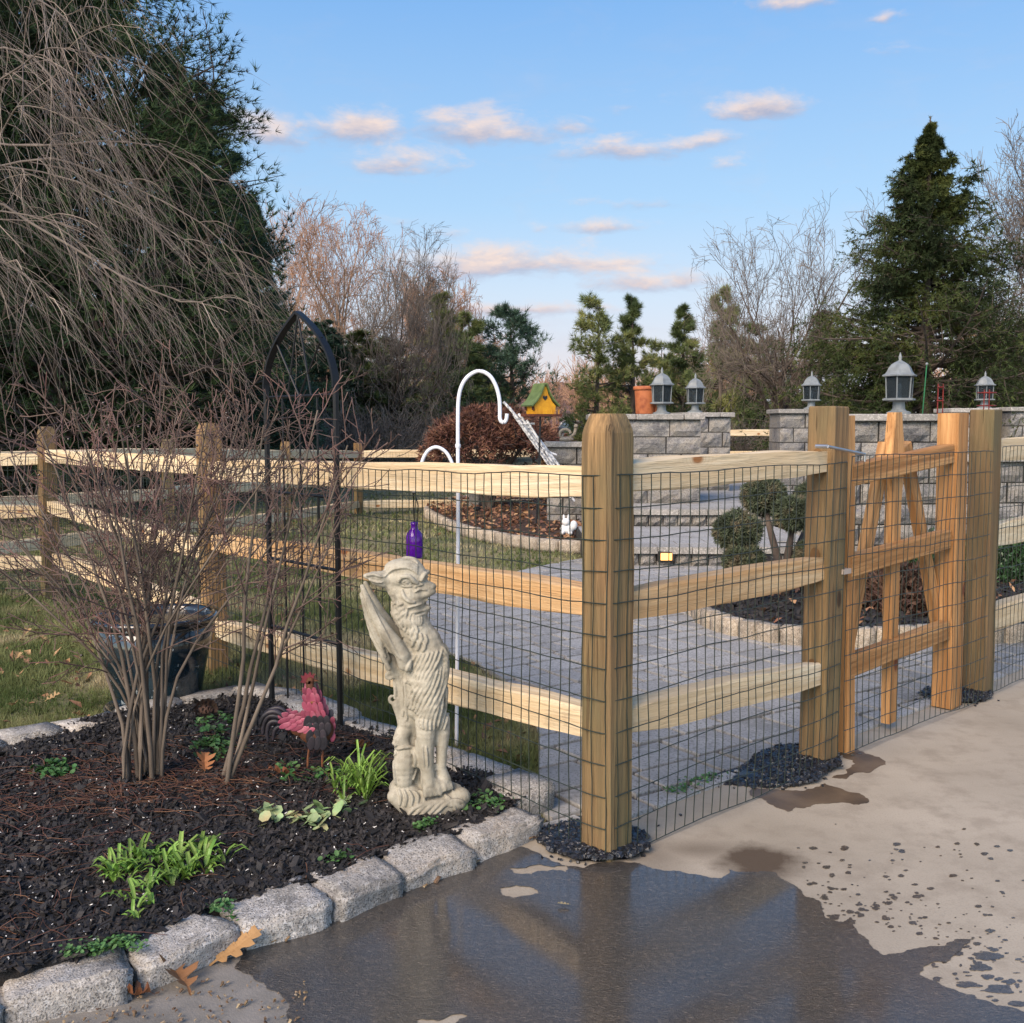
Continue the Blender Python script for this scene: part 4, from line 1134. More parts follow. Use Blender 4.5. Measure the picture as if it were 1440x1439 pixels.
# weeping cherry reaching in from the upper left, trunk outside the frame
def weeping():
    rs = np.random.RandomState(71)
    root = thing('weeping_tree', 'bare weeping tree with long hanging brown twigs at upper left', 'tree', (-4.6, 6.4, -.03))
    o = np.array([-4.6, 6.4, 0.0])
    T = np.array([[[0, 0, 0], [.05, 0, .9], [0, -.05, 1.8], [.1, -.1, 2.7], [.2, -.15, 3.4], [.25, -.2, 4.1]]], float)
    RT = np.array([[.16, .13, .115, .1, .085, .06]])
    mb = MB(); tubes(mb, T, RT, 10); mb.build('trunk', M['bark_pale'], root, world=False, loc=(0, 0, 0), smooth=True)
    limbs = []; lr = []
    def limb(z0, pts, r): 
        p = [np.array([.1, -.1, z0])]+[np.array(D(px, py, Y)[:])-o for px, py, Y in pts]
        q = np.array(smooth_path(p, 4)); s = np.linspace(0, len(q)-1, 12); q = np.array([q[int(a)]*(1-a % 1)+q[min(int(a)+1, len(q)-1)]*(a % 1) for a in s])
        limbs.append(q); lr.append(np.linspace(r, r*.28, 12))
    limb(2.2, [(-60,270,6.1),(30,300,5.9),(110,345,5.7),(180,385,5.5),(260,418,5.3),(300,410,5.2)], .022)
    limb(2.9, [(-80,190,6.1),(0,196,5.8),(80,196,5.5),(150,190,5.3),(230,200,5.2),(300,245,5.1)], .018)
    limb(2.6, [(-60,240,5.9),(60,215,5.6),(110,225,5.4),(200,260,5.2),(290,310,5.1),(350,370,5.0)], .016)
    limb(3.4, [(-80,90,6.2),(-10,60,5.8),(40,70,5.5),(80,110,5.3),(110,150,5.2)], .018)
    limb(3.8, [(-80,20,6.1),(0,-20,5.8),(50,-10,5.5),(95,20,5.3),(130,70,5.2)], .018)
    limb(2.9, [(-60,250,5.6),(10,160,5.4),(30,140,5.2),(80,150,5.1),(140,185,5.0)], .014)
    limb(3.0, [(-90,330,5.4),(-20,290,5.1),(60,300,4.9),(120,340,4.8),(170,400,4.8)], .014)
    limb(3.3, [(-60,120,5.3),(20,90,5.1),(60,60,5.0),(100,60,4.9)], .014)
    limb(3.9, [(-100,-60,6.6),(0,-90,6.2),(90,-70,5.9),(150,-20,5.7)], .02)
    limb(2.3, [(-120,380,5.6),(-40,350,5.3),(30,375,5.0),(90,430,4.9)], .014)
    limb(2.6, [(-60,230,6.8),(80,240,6.6),(170,280,6.4),(260,330,6.2),(320,380,6.1)], .016)
    Lm = np.array(limbs); LR = np.array(lr)
    mb = MB(); tubes(mb, Lm, LR*.5, 6); mb.build('limbs', M['twig'], root, world=False, loc=(0, 0, 0), smooth=True, kind='stuff')
    # arching side shoots that fall
    A, RA = grow(Lm, LR, 9, .22, 1, .3, .7, trop=-.12, jit=.1, m=7, rk=.5, tip=.4, rs=rs, lenfn=lambda t, p, b: .25+.35*rs.rand(len(t)))
    def hang(P, R, cnt, t0, L0, L1, m=10):
        C, RC = grow(P, R, cnt, t0, 1, 1, .6, trop=-.32, jit=.08, m=m, rk=.6, tip=.35, rs=rs, lenfn=lambda t, p, b: L0+(L1-L0)*rs.rand(len(t)))
        C[:, :, 0] += (np.linspace(0, 1, m)**1.3)[None]*(.11+.12*rs.randn(len(C)))[:, None]   # they lean to the right as they fall
        return C, RC
    B1, R1 = hang(A, RA, 4, .1, .25, .6); B2, R2 = hang(Lm, LR, 19, .12, .3, .85)
    C1, Q1 = hang(B1, R1, 1, .15, .2, .5, 6)
    mb = MB(); tubes(mb, A, np.clip(RA, .0014, .0024), 4)
    for a, k in ((B1, .0011), (B2, .0012), (C1, .0008)): tubes(mb, a, np.broadcast_to(np.linspace(1.15, .6, a.shape[1])*k, a.shape[:2]), 3)
    mb.build('hanging_twigs', M['weep'], root, world=False, loc=(0, 0, 0), kind='stuff')
weeping()

# leafless shrub in the front bed
def bed_shrub():
    rs = np.random.RandomState(81); g0 = G(205, 1098, .07); g1 = G(312, 1100, .07); gm = G(205, 1098, .0)
    root = thing('bare_shrub', 'leafless many-stemmed shrub with reddish twig tips in the mulch bed', 'shrub', gm)
    gm = np.array(gm[:])
    tips = [(20,560),(60,520),(100,500),(140,560),(165,510),(200,500),(230,540),(250,500),(280,520),(300,560),(330,500),(350,545),(390,500),(20,700),(60,640),(120,620),(330,600),(400,560),(-40,690),(180,560),(265,590),(150,640),(420,620),(90,580),(-60,600),(225,620)]
    S = []; SR = []
    for i, (tx, ty) in enumerate(tips):
        b = np.array(g0[:])+np.array([rs.uniform(-.055, .055), rs.uniform(-.05, .07), -.03]); e = np.array(D(tx, ty+75, 3.9+rs.uniform(-.55, .55))[:])
        t = np.linspace(0, 1, 9)[:, None]; q = b*(1-t)+e*t
        d = e-b; q += np.array([d[0], d[1], 0])*(-.34*np.sin(t*math.pi)*(1-t*.5))+rs.randn(9, 3).cumsum(0)*.006
        S.append(q); SR.append(np.linspace(rs.uniform(.0055, .0098), .0028, 9))
    for i, (tx, ty) in enumerate([(440,490),(480,540),(400,600),(490,620),(375,520)]):
        b = np.array(g1[:])+np.array([rs.uniform(-.05, .05), rs.uniform(-.04, .05), -.03]); e = np.array(D(tx, ty+85, 3.8+rs.uniform(-.3, .5))[:])
        t = np.linspace(0, 1, 9)[:, None]; q = b*(1-t)+e*t+rs.randn(9, 3).cumsum(0)*.006
        S.append(q); SR.append(np.linspace(rs.uniform(.007, .011), .003, 9))
    S = np.array(S)-gm; SR = np.array(SR)
    for i in range(len(S)):
        mb = MB(); tubes(mb, S[i:i+1], SR[i:i+1], 6); mb.build('stem', M['dogtwig'], root, world=False, loc=(0, 0, 0), smooth=True)
    A, RA = grow(S, SR, 8, .42, 1, .21, .75, trop=.04, jit=.1, m=6, rk=.55, tip=.4, rs=rs)
    B, RB = grow(A, RA, 5, .15, 1, .45, .75, trop=.04, jit=.12, m=5, rk=.65, tip=.5, rs=rs)
    C, RC = grow(B, RB, 2, .2, 1, .45, .8, trop=.06, jit=.1, m=3, rk=.7, tip=.6, rs=rs)
    mb = MB(); tubes(mb, A, np.maximum(RA, .0022), 4); tubes(mb, B, np.maximum(RB, .0017), 3); tubes(mb, C, np.maximum(RC, .0014), 3)
    mb.build('twigs', basic('shrub_fine_twig', ['43352f', '574740', '6a4a46'], 3, .85, island=.3), root, world=False, loc=(0, 0, 0), kind='stuff')
    mb = MB(); Cc, _ = along(B, 1, .4, 1, rs)
    for p in Cc[rs.rand(len(Cc)) < .05]: uvs(mb, p+rs.randn(3)*.01, .0055, 6, 4)
    mb.build('berries', basic('dark_berry', ['120d10', '201518'], 5, .4), root, world=False, loc=(0, 0, 0), kind='stuff')
bed_shrub()
# ------------------------------------------------------------------ block walls, pillars, steps
_bv = {}
def block_mesh(L, Hh, Dp, var):
    key = (round(L, 3), round(Hh, 3), round(Dp, 3), var)
    if key in _bv: return _bv[key]
    nx, nz = 6, 4; rs = np.random.RandomState(hash(key) % 99991)
    V = []; F = []
    for j in range(nz):
        for i in range(nx):
            x = (i/(nx-1)-.5)*L; z = (j/(nz-1)-.5)*Hh
            edge = i in (0, nx-1) or j in (0, nz-1)
            y = -Dp/2+(.034 if edge else rs.uniform(-.016, .014))
            V.append((x+(0 if edge else rs.uniform(-.012, .012)), y, z*(1 if edge else .92)+(0 if edge else rs.uniform(-.006, .006))))
    for j in range(nz-1):
        for i in range(nx-1):
            a = j*nx+i; F.append([a, a+1, a+nx+1, a+nx])
    bd = [i for i in range(nx)]+[nx-1+nx*j for j in range(1, nz)]+[nx*(nz-1)+i for i in range(nx-2, -1, -1)]+[nx*j for j in range(nz-2, 0, -1)]
    n0 = len(V)
    for b in bd: V.append((V[b][0], Dp/2, V[b][2]))
    n = len(bd)
    for k in range(n): F.append([bd[(k+1) % n], bd[k], n0+k, n0+(k+1) % n])
    mb = MB(); mb.add(V, quads=F, ngons=[[n0+k for k in range(n)][::-1]])
    me = mb.mesh('wall_block', M['block']); _bv[key] = me
    return me
def block_wall(name, label, a, b, z0, z1, n, Lb=.4, Dp=.3, cap=True, cat='wall', capo=.04, seed=0):
    """a, b plan ends of the face seen; n courses between z0 and the coping"""
    a = Vector((a[0], a[1], 0)); b = Vector((b[0], b[1], 0)); t = (b-a).normalized(); L = (b-a).length
    nn = Vector((-t.y, t.x, 0)); yw = math.atan2(t.y, t.x); rs = np.random.RandomState(seed+3)
    root = thing(name, label, cat, ((a.x+b.x)/2, (a.y+b.y)/2, z0)); c0 = Vector(root.location)
    hc = .07 if cap else 0; ch = (z1-hc-z0)/n
    for r in range(n):
        x = 0; first = True
        while x < L-.01:
            l = min(Lb*rs.choice([.7, 1, 1, 1.35]) if not first else Lb*(.55 if r % 2 else 1.0), L-x)
            if L-x-l < .12: l = L-x
            me = block_mesh(round((l-.016)/.02)*.02 if l != L-x else l-.016, ch-.013, Dp, rs.randint(3))
            p = a+t*(x+l/2)+nn*Dp/2+Vector((0, 0, z0+ch*(r+.5)))
            o = link('wall_block', me, root, world=False, loc=p-c0); o.rotation_euler.z = yw+rs.uniform(-.006, .006)
            o.location += nn*rs.uniform(-.006, .006)
            x += l; first = False
    mb = MB(); bevbox(mb, a+t*L/2+nn*(Dp/2+.01)+Vector((0, 0, (z0+z1-hc)/2)), (L-.03, Dp-.06, z1-hc-z0), .005, yw)
    mb.build('wall_core', M['joint'], root)
    if cap:
        x = -capo; LL = L+capo
        while x < LL-.01:
            l = min(.6, LL-x); l = LL-x if LL-x-l < .2 else l
            mb = MB(); bevbox(mb, (0, 0, 0), (l-.006, Dp+capo*2, hc), .008); rough(mb, .004, 9, x)
            o = mb.build('coping_stone', M['cap'], root, world=False); o.location = a+t*(x+l/2)+nn*Dp/2+Vector((0, 0, z1-hc/2+.002))-c0; o.rotation_euler.z = yw
            x += l
    return root
def dx(px, Y): return D(px, 600, Y).x
Z2 = .40
block_wall('block_pillar', 'wide grey block pillar with two lanterns above the curved steps', (1.0, 12.95), (dx(986, 12.95), 12.9), Z2-.02, 1.525, 5, .42, .9, seed=1)
block_wall('block_pillar', 'narrow grey block pillar stepping back behind the wide one', (dx(960, 15.6), 15.5), (dx(1029, 15.6), 15.6), Z2-.02, 1.58, 5, .4, .7, seed=2)
block_wall('block_pillar', 'grey block pillar carrying the small lantern beside the tall gate post', (dx(1097, 16), 16), (dx(1186, 16), 16.0), 0, 1.64, 7, .4, .7, seed=3)
block_wall('block_wall', 'grey block wall under the largest lantern behind the gate', (dx(1184, 10), 10.0), (dx(1342, 10), 10.05), 0, 1.49, 7, .38, .32, seed=4)
block_wall('block_wall', 'lower block wall running right behind the gate posts', (dx(1344, 10)+.02, 10.07), (6.6, 10.3), 0, 1.09, 5, .38, .3, seed=5)
block_wall('block_pillar', 'block pillar with a small lantern right of the gate', (dx(1338, 16.5), 16.5), (dx(1400, 16.5), 16.5), 0, 1.66, 7, .4, .6, seed=6)
block_wall('block_pillar', 'block pillar cut by the right edge of the photograph', (dx(1422, 16.5), 16.5), (dx(1500, 16.5), 16.6), 0, 1.68, 7, .4, .6, seed=7)
block_wall('block_wall', 'low block wall between the red leaved shrub and the corner post', (dx(768, 13.4), 13.4), (.98, 13.3), 0, 1.17, 5, .4, .3, seed=8)
def steps():
    root = thing('stone_steps', 'two broad curved stone steps below the left pillar with an amber step light', 'steps', (2, 10.5, 0))
    def tread(x0, x1, y0, z0, z1, y1, cur):
        n = 14; xs = np.linspace(x0, x1, n+1)
        f = lambda x: y0+cur*((x-(x0+x1)/2)/((x1-x0)/2))**2
        for i in range(n):   # nosing slabs
            a, b = xs[i]+.004, xs[i+1]-.004
            poly = [(a, f(a)-.03), (b, f(b)-.03), (b, f(b)+.3), (a, f(a)+.3)]
            if i % 2 == 0:
                b = xs[min(i+2, n)]-.004; poly = [(a, f(a)-.035), ((a+b)/2, f((a+b)/2)-.035), (b, f(b)-.035), (b, f(b)+.27), (a, f(a)+.27)]
                mb = MB(); prism(mb, poly, z1-.065, z1); mb.build('nosing_slab', M['cap'], root)
            me = block_mesh(round((xs[1]-xs[0])-.008, 3), z1-.066-z0, .2, i % 3)
            m_ = (xs[i]+xs[i+1])/2; o = link('riser_block', me, root, world=False, loc=Vector((m_, f(m_)+.1, (z0+z1-.066)/2))-Vector(root.location))
            o.rotation_euler.z = math.atan2(f(xs[i+1])-f(xs[i]), xs[1]-xs[0])
        mb = MB(); prism(mb, [(x, f(x)+.27) for x in xs]+[(x1, y1), (x0, y1)], z0-.05, z1-.012); mb.build('tread_bed', M['joint'], root)
        mb = MB(); yy = y0+.28+max(cur, 0)*0
        rs = np.random.RandomState(3); y = y0+.285
        while y < y1-.05:
            x = x0+.02
            while x < x1-.05:
                l = min(rs.choice([.24, .32, .4]), x1-x); yb = min(y+.24, y1)
                if f(x+l/2)+.27 < y+.02: box(mb, (x+l/2, (y+yb)/2, z1-.01+rs.uniform(-.001, .001)), (l-.012, yb-y-.012, .02))
                x += l
            y += .24
        mb.build('tread_pavers', M['paver'], root, kind='stuff')
    tread(.75, 3.1, 9.92, 0, .2, 12.0, .10)
    tread(.95, 3.3, 12.0, .2, Z2, 18.8, .12)
    mb = MB(); prism(mb, [(3.3, 12.3), (7, 12.3), (7, 18.8), (3.3, 18.8)], 0, Z2-.02); mb.build('landing', M['paver'], root)
    mb = MB(); c = D(937, 783, 9.9); bevbox(mb, (c.x, 9.925, c.z), (.17, .06, .105), .008); mb.build('light_box', basic('dark_bronze', ['1c1814', '2a2520'], 10, .5), root)
    m, t, b = newmat('amber_glow'); b.inputs['Emission Color'].default_value = lin('ffb868'); b.inputs['Emission Strength'].default_value = 1.3; b.inputs['Base Color'].default_value = lin('c08040')
    mb = MB(); bevbox(mb, (c.x, 9.893, c.z), (.11, .01, .07), .003); mb.build('light_lens', m, root)
steps()

# ------------------------------------------------------------------ lanterns
M['lampmetal'] = basic('lamp_paint', ['626769', '7b8082'], 14, .55, .1, 90, .002, spec=.5)
m, t, b = newmat('seeded_glass'); b.inputs['Base Color'].default_value = lin('6d7a84'); b.inputs['Roughness'].default_value = .12; b.inputs['Transmission Weight'].default_value = .9; b.inputs['IOR'].default_value = 1.2
bump(t, b, t.noise(t.co(), 70, 3), .6, .004); M['lampglass'] = m
M['bulb'] = basic('frosted_tube', ['d8d4cc', 'e6e2da'], 10, .5)
def lantern(label, loc, s=1.0):
    r_ = thing('lantern', label, 'lantern', loc, group='lanterns on the block pillars')
    kw = dict(world=False, loc=(0, 0, 0))
    mb = MB(); lathe(mb, [(.115*s, 0), (.115*s, .018*s), (.075*s, .032*s), (.06*s, .05*s), (.055*s, .12*s), (.07*s, .13*s)], 16); mb.build('base', M['lampmetal'], r_, smooth=False, **kw)
    n = 6; H0, H1 = .15*s, .37*s
    mb = MB(); lathe(mb, [(.1*s, .125*s), (.165*s, .135*s), (.165*s, .15*s), (.14*s, .156*s)], n); mb.build('tray', M['lampmetal'], r_, **kw)
    R0, R1 = .125*s, .137*s; A = [i*math.pi*2/n for i in range(n)]
    for i in range(n):
        a, b2 = A[i], A[(i+1) % n]
        mb = MB(); tube(mb, [(R0*math.cos(a), R0*math.sin(a), H0), (R1*math.cos(a), R1*math.sin(a), H1)], .0065*s, 5); mb.build('frame_bar', M['lampmetal'], r_, **kw)
        p = [(R0*.97*math.cos(a), R0*.97*math.sin(a), H0), (R0*.97*math.cos(b2), R0*.97*math.sin(b2), H0), (R1*.97*math.cos(b2), R1*.97*math.sin(b2), H1), (R1*.97*math.cos(a), R1*.97*math.sin(a), H1)]
        q = [(x*.97, y*.97, z) for x, y, z in p]
        mb = MB(); mb.add(p+q, quads=[[0, 1, 2, 3], [7, 6, 5, 4], [0, 4, 5, 1], [1, 5, 6, 2], [2, 6, 7, 3], [3, 7, 4, 0]]); mb.build('pane', M['lampglass'], r_, **kw)
    mb = MB(); lathe(mb, [(.022*s, H0), (.022*s, H0+.14*s), (.008*s, H0+.15*s)], 8); mb.build('candle_tube', M['bulb'], r_, **kw)
    mb = MB(); lathe(mb, [(.13*s, H1-.005*s), (.172*s, H1), (.174*s, H1+.012*s), (.145*s, H1+.025*s), (.128*s, H1+.05*s), (.112*s, H1+.085*s), (.085*s, H1+.118*s), (.05*s, H1+.14*s), (.028*s, H1+.15*s)], n)
    mb.build('roof', M['lampmetal'], r_, **kw)
    mb = MB(); lathe(mb, [(.02*s, H1+.148*s), (.024*s, H1+.155*s), (.012*s, H1+.165*s), (.019*s, H1+.185*s), (.012*s, H1+.205*s), (.003*s, H1+.235*s)], 10); mb.build('finial', M['lampmetal'], r_, smooth=True, **kw)
    return r_
def lz(px, Y, z): return Vector((dx(px, Y), Y, z))
lantern('largest grey lantern on the wall cap behind the gate', lz(1263, 10.2, 1.494))
lantern('grey lantern on the left pillar beside the terracotta pot', lz(930, 13.3, 1.529)).rotation_euler.z = .5
lantern('slightly smaller lantern just right of the pot lantern', lz(977, 15.85, 1.584)).rotation_euler.z = .5
lantern('small grey lantern peeping over the tall knotty post', lz(1140, 16.35, 1.644)).rotation_euler.z = .1
lantern('far small grey lantern behind red garden metalwork', lz(1383, 16.8, 1.664)).rotation_euler.z = .3
# pot on the pillar
M['terra'] = basic('terracotta', ['8a4628', 'a5613a', '7a3c22'], 8, .75, .4, 60, .004)
t_ = thing('terracotta_pot', 'orange brown terracotta pot on the left pillar behind a lantern', 'pot', lz(908, 13.55, 1.527))
mb = MB(); lathe(mb, [(.125, 0), (.135, .02), (.15, .3), (.152, .32)], 20); lathe(mb, [(.165, .32), (.17, .33), (.168, .365), (.15, .372), (.14, .33)], 20); mb.build('body', M['terra'], t_, world=False, smooth=True)
mb = MB(); box(mb, (.17, 0, .06), (.12, .2, .1)); rough(mb, .02, 8); mb.build('clay_foot', M['terra'], t_, world=False)

# ------------------------------------------------------------------ maple bed on the lawn
mb_px = [(602,722),(618,736),(650,750),(700,762),(755,771),(818,775),(870,770),(880,735),(860,706),(780,697),(700,701),(640,708)]
mbed = [G(*p) for p in mb_px]; cc = sum(mbed, Vector())/len(mbed)
ring = smooth_path([p[:] for p in mbed], 5, True)
mb = MB(); poly = ccw([(p[0], p[1]) for p in ring]); n = len(poly)
V = [(p[0], p[1], .03) for p in poly]; Q = []
for k, f in enumerate((.8, .5, .2)):
    V += [(cc.x+(p[0]-cc.x)*f, cc.y+(p[1]-cc.y)*f, .09+.05*k+.02*noise.noise(Vector((p[0]*2, p[1]*2, k)))) for p in poly]
for k in range(3): Q += [[k*n+i, k*n+(i+1) % n, (k+1)*n+(i+1) % n, (k+1)*n+i] for i in range(n)]
mb.add(V, quads=Q, ngons=[list(range(3*n, 4*n))]); mb.build('maple_bed', M['leafmulch'], kind='structure', smooth=True)
er = thing('bed_edging', 'curved concrete block edging round the maple bed on the lawn', 'edging', (cc.x, cc.y, 0))
s = 0; lastp = ring[0]; P = [np.array(p) for p in ring]+[np.array(ring[0])]
em = [stone_mesh(.27, .11, .15, 200+i, M['edging'], .006) for i in range(4)]
acc = .14; k = 0
for a, b in zip(P, P[1:]):
    L = np.linalg.norm(b-a)
    while acc < L:
        p = a+(b-a)*acc/L; o = link('edging_block', em[k % 4], er, world=False, loc=(p[0]-cc.x, p[1]-cc.y, .045)); o.rotation_euler.z = math.atan2(b[1]-a[1], b[0]-a[0]); k += 1; acc += .28
    acc -= L
P_ = scatter(poly, 3200); mb = MB()
def mz(p):
    k = max(abs(p[0]-cc.x)/3.2, abs(p[1]-cc.y)/4.5); return .19-.15*min(k, 1)
def leaves(mb, P, size, rs=RS, tilt=.5, tear=True):
    """curled leaf flakes, four triangles each"""
    n = len(P); a = rs.rand(n)*6.283; s = size*(.6+.8*rs.rand(n)); t1 = rs.randn(n, 2)*tilt
    base = np.array([[-1, 0, 0], [-.2, -.5, .25], [1, 0, .1], [.1, .55, .3], [0, 0, -.05]])
    V = base[None]*s[:, None, None]*.5*(1+.25*rs.randn(n, 5, 1))
    V[:, :, 2] += V[:, :, 0]*t1[:, :1]+V[:, :, 1]*t1[:, 1:]
    x = V[..., 0]*np.cos(a)[:, None]-V[..., 1]*np.sin(a)[:, None]; y = V[..., 0]*np.sin(a)[:, None]+V[..., 1]*np.cos(a)[:, None]
    W = np.stack([x, y, V[..., 2]], -1)+P[:, None]
    f = np.array([[0, 1, 4], [1, 2, 4], [2, 3, 4], [3, 0, 4]])
    mb.add(W.reshape(-1, 3), tris=(f[None]+5*np.arange(n)[:, None, None]).reshape(-1, 3))
M['litter'] = basic('leaf_litter', ['5a3a28', '7d5840', '9a7a5c'], 3, .8, island=.45)
leaves(mb, np.array([(p[0], p[1], mz(p)+.02) for p in P_]), .07); mb.build('leaf_litter', M['litter'], kind='stuff', label='brown leaf litter lying in the maple bed', category='leaf litter')
def maple():
    rs = np.random.RandomState(91); loc = D(688, 700, 15.0); loc.z = .12
    root = thing('weeping_maple', 'low domed weeping maple with dry red brown leaves', 'tree', loc)
    S = []; R = []
    for i in range(11):
        a = i*.571+rs.rand()*.3; rr = rs.uniform(.55, 1.0); q = [np.array([rs.uniform(-.05, .05), rs.uniform(-.05, .05), 0])]
        for k, (f, z) in enumerate([(.12, .35), (.3, .62), (.55, .95), (.8, 1.12), (1.0, 1.0)]):
            q.append(np.array([math.cos(a)*rr*f*1.05+rs.uniform(-.07, .07), math.sin(a)*rr*f*.9+rs.uniform(-.07, .07), z*rs.uniform(.9, 1.1)]))
        S.append(q); R.append([.035, .03, .024, .018, .012, .007])
    S = np.array(S); R = np.array(R)
    mb = MB(); tubes(mb, S, R, 6); mb.build('trunk', M['bark'], root, world=False, loc=(0, 0, 0), smooth=True)
    # dome of leaves: clusters on the surface of a flattened dome with drooping skirts
    n = 5200; a = rs.rand(n)*6.283; u = rs.rand(n)**.6*.9; wob = 1+.16*np.sin(a*3+1)+.1*np.sin(a*7)
    r = u*1.12*wob; z = .93+.56*np.sqrt(np.clip(1-(u)**2, 0, 1))-.28*u**3+.07*np.sin(a*5+u*9)-rs.exponential(.09, n)
    C = np.stack([np.cos(a)*r, np.sin(a)*r*.95, z], 1); keep = (np.sin(C[:, 0]*9+C[:, 2]*7)+np.sin(C[:, 1]*8+C[:, 0]*4)+rs.randn(n)*.8) > -1.1; C = C[keep]
    Dn = C-np.array([0, 0, .6]); Dn /= np.linalg.norm(Dn, axis=1, keepdims=True); Dn[:, 2] -= .5
    A, RA = grow(S, R, 12, .4, 1, .35, .9, trop=.05, jit=.15, m=4, rs=rs); mb = MB(); tubes(mb, A, np.maximum(RA, .005), 3)
    mb.build('branches', M['bark'], root, world=False, loc=(0, 0, 0), kind='stuff')
    mb = MB(); needles(mb, C, Dn, 7, .085, .02, .8, rs); mb.build('dry_leaves', basic('dry_maple_leaf', ['352019', '573529', '7b5440'], 2.2, .75, island=.4), root, world=False, loc=(0, 0, 0), kind='stuff')
maple()
# wind-tossed fan trellis of white slats leaning in the bed
tr = thing('folded_trellis', 'weathered white slat trellis leaning at a slant behind the hook', 'trellis', G(806, 712, .1))
M['whitewood'] = basic('flaking_white_paint', ['8e9094', 'cfd0d2', 'e0e0e0'], 26, .8, .5, 120, .004, lo=.42, hi=.55)
for a, b in [((708,565,13.1),(783,652,13.15)),((716,573,13.0),(796,682,13.2)),((729,582,13.0),(790,660,13.1)),((741,591,12.9),(808,705,13.2)),((722,583,13.2),(802,700,13.3))]:
    A, B = D(*a), D(*b); mb = MB(); tube(mb, [A, (A+B)/2+Vector((.01, 0, 0)), B], .016, 4); mb.build('slat', M['whitewood'], tr)
for a, b in [((735,596,12.98),(752,596,12.98)),((762,632,13.1),(783,640,13.1))]:
    mb = MB(); tube(mb, [D(*a), D(*b)], .012, 4); mb.build('cross_slat', M['whitewood'], tr)
# shallow upright stone, solar lights, ornament
st = stone_mesh(.17, .1, .3, 300, M['block'], .012); o = link('standing_stone', st, loc=D(667, 703, 15.5)+Vector((0, 0, .02))); tag(o, 'small upright grey stone in the bed under the maple', 'stone')
M['black'] = basic('black_plastic', ['101112', '1c1d1f'], 12, .4)
def spot(label, px, py, Y, h):
    g = D(px, py, Y); r_ = thing('path_light', label, 'garden light', g)
    mb = MB(); tube(mb, [(0, 0, -.03), (0, 0, h*.72)], .009, 6); mb.build('stake', M['black'], r_, world=False)
    mb = MB(); lathe(mb, [(.03, h*.7), (.055, h*.78), (.058, h*.9), (.02, h)], 10); mb.build('head', M['black'], r_, world=False)
spot('black stake light beside the upright grey stone', 676, 706, 15.2, .22)
spot('short black stake light in front of the upright stone', 671, 730, 13.9, .17)
spot('dark stake light at the far right of the maple bed', 732, 700, 16.5, .3)
def ornament():
    g = D(798, 752, 11.9); r_ = thing('stone_ornament', 'small white stone garden animal sitting in the leafy bed', 'ornament', g)
    mb = MB(); uvs(mb, (0, 0, .07), (.085, .06, .07), 12, 8); uvs(mb, (-.02, -.03, .15), (.05, .045, .045), 10, 7); uvs(mb, (.07, -.02, .11), (.045, .035, .06), 10, 7)
    for x in (-.045, .005): uvs(mb, (x, -.02, .205), (.012, .01, .035), 7, 5)
    uvs(mb, (-.06, -.05, .03), (.03, .03, .03), 8, 5); uvs(mb, (.03, -.06, .025), (.03, .03, .025), 8, 5); rough(mb, .006, 24)
    mb.build('body', basic('white_cast_stone', ['b9bab8', 'dcdcda'], 16, .8, .5, 60, .005), r_, world=False, smooth=True)
ornament()
def curly():
    g = D(797, 621, 13.45); r_ = thing('wall_ornament', 'small grey twisted sculpture on the low block wall', 'ornament', g); mb = MB()
    uvs(mb, (0, 0, .03), (.1, .06, .035), 10, 6); th = np.linspace(0, 5, 16); P = [(.07*math.cos(t)-.02, .01*t, .1+.06*math.sin(t)) for t in th]; tube(mb, P, .02, 7); tube(mb, [(.04, 0, .05), (.1, 0, .1), (.12, 0, .18)], .022, 7); uvs(mb, (.12, -.01, .2), .03, 8, 6)
    mb.build('body', M['edging'], r_, world=False, smooth=True)
curly()
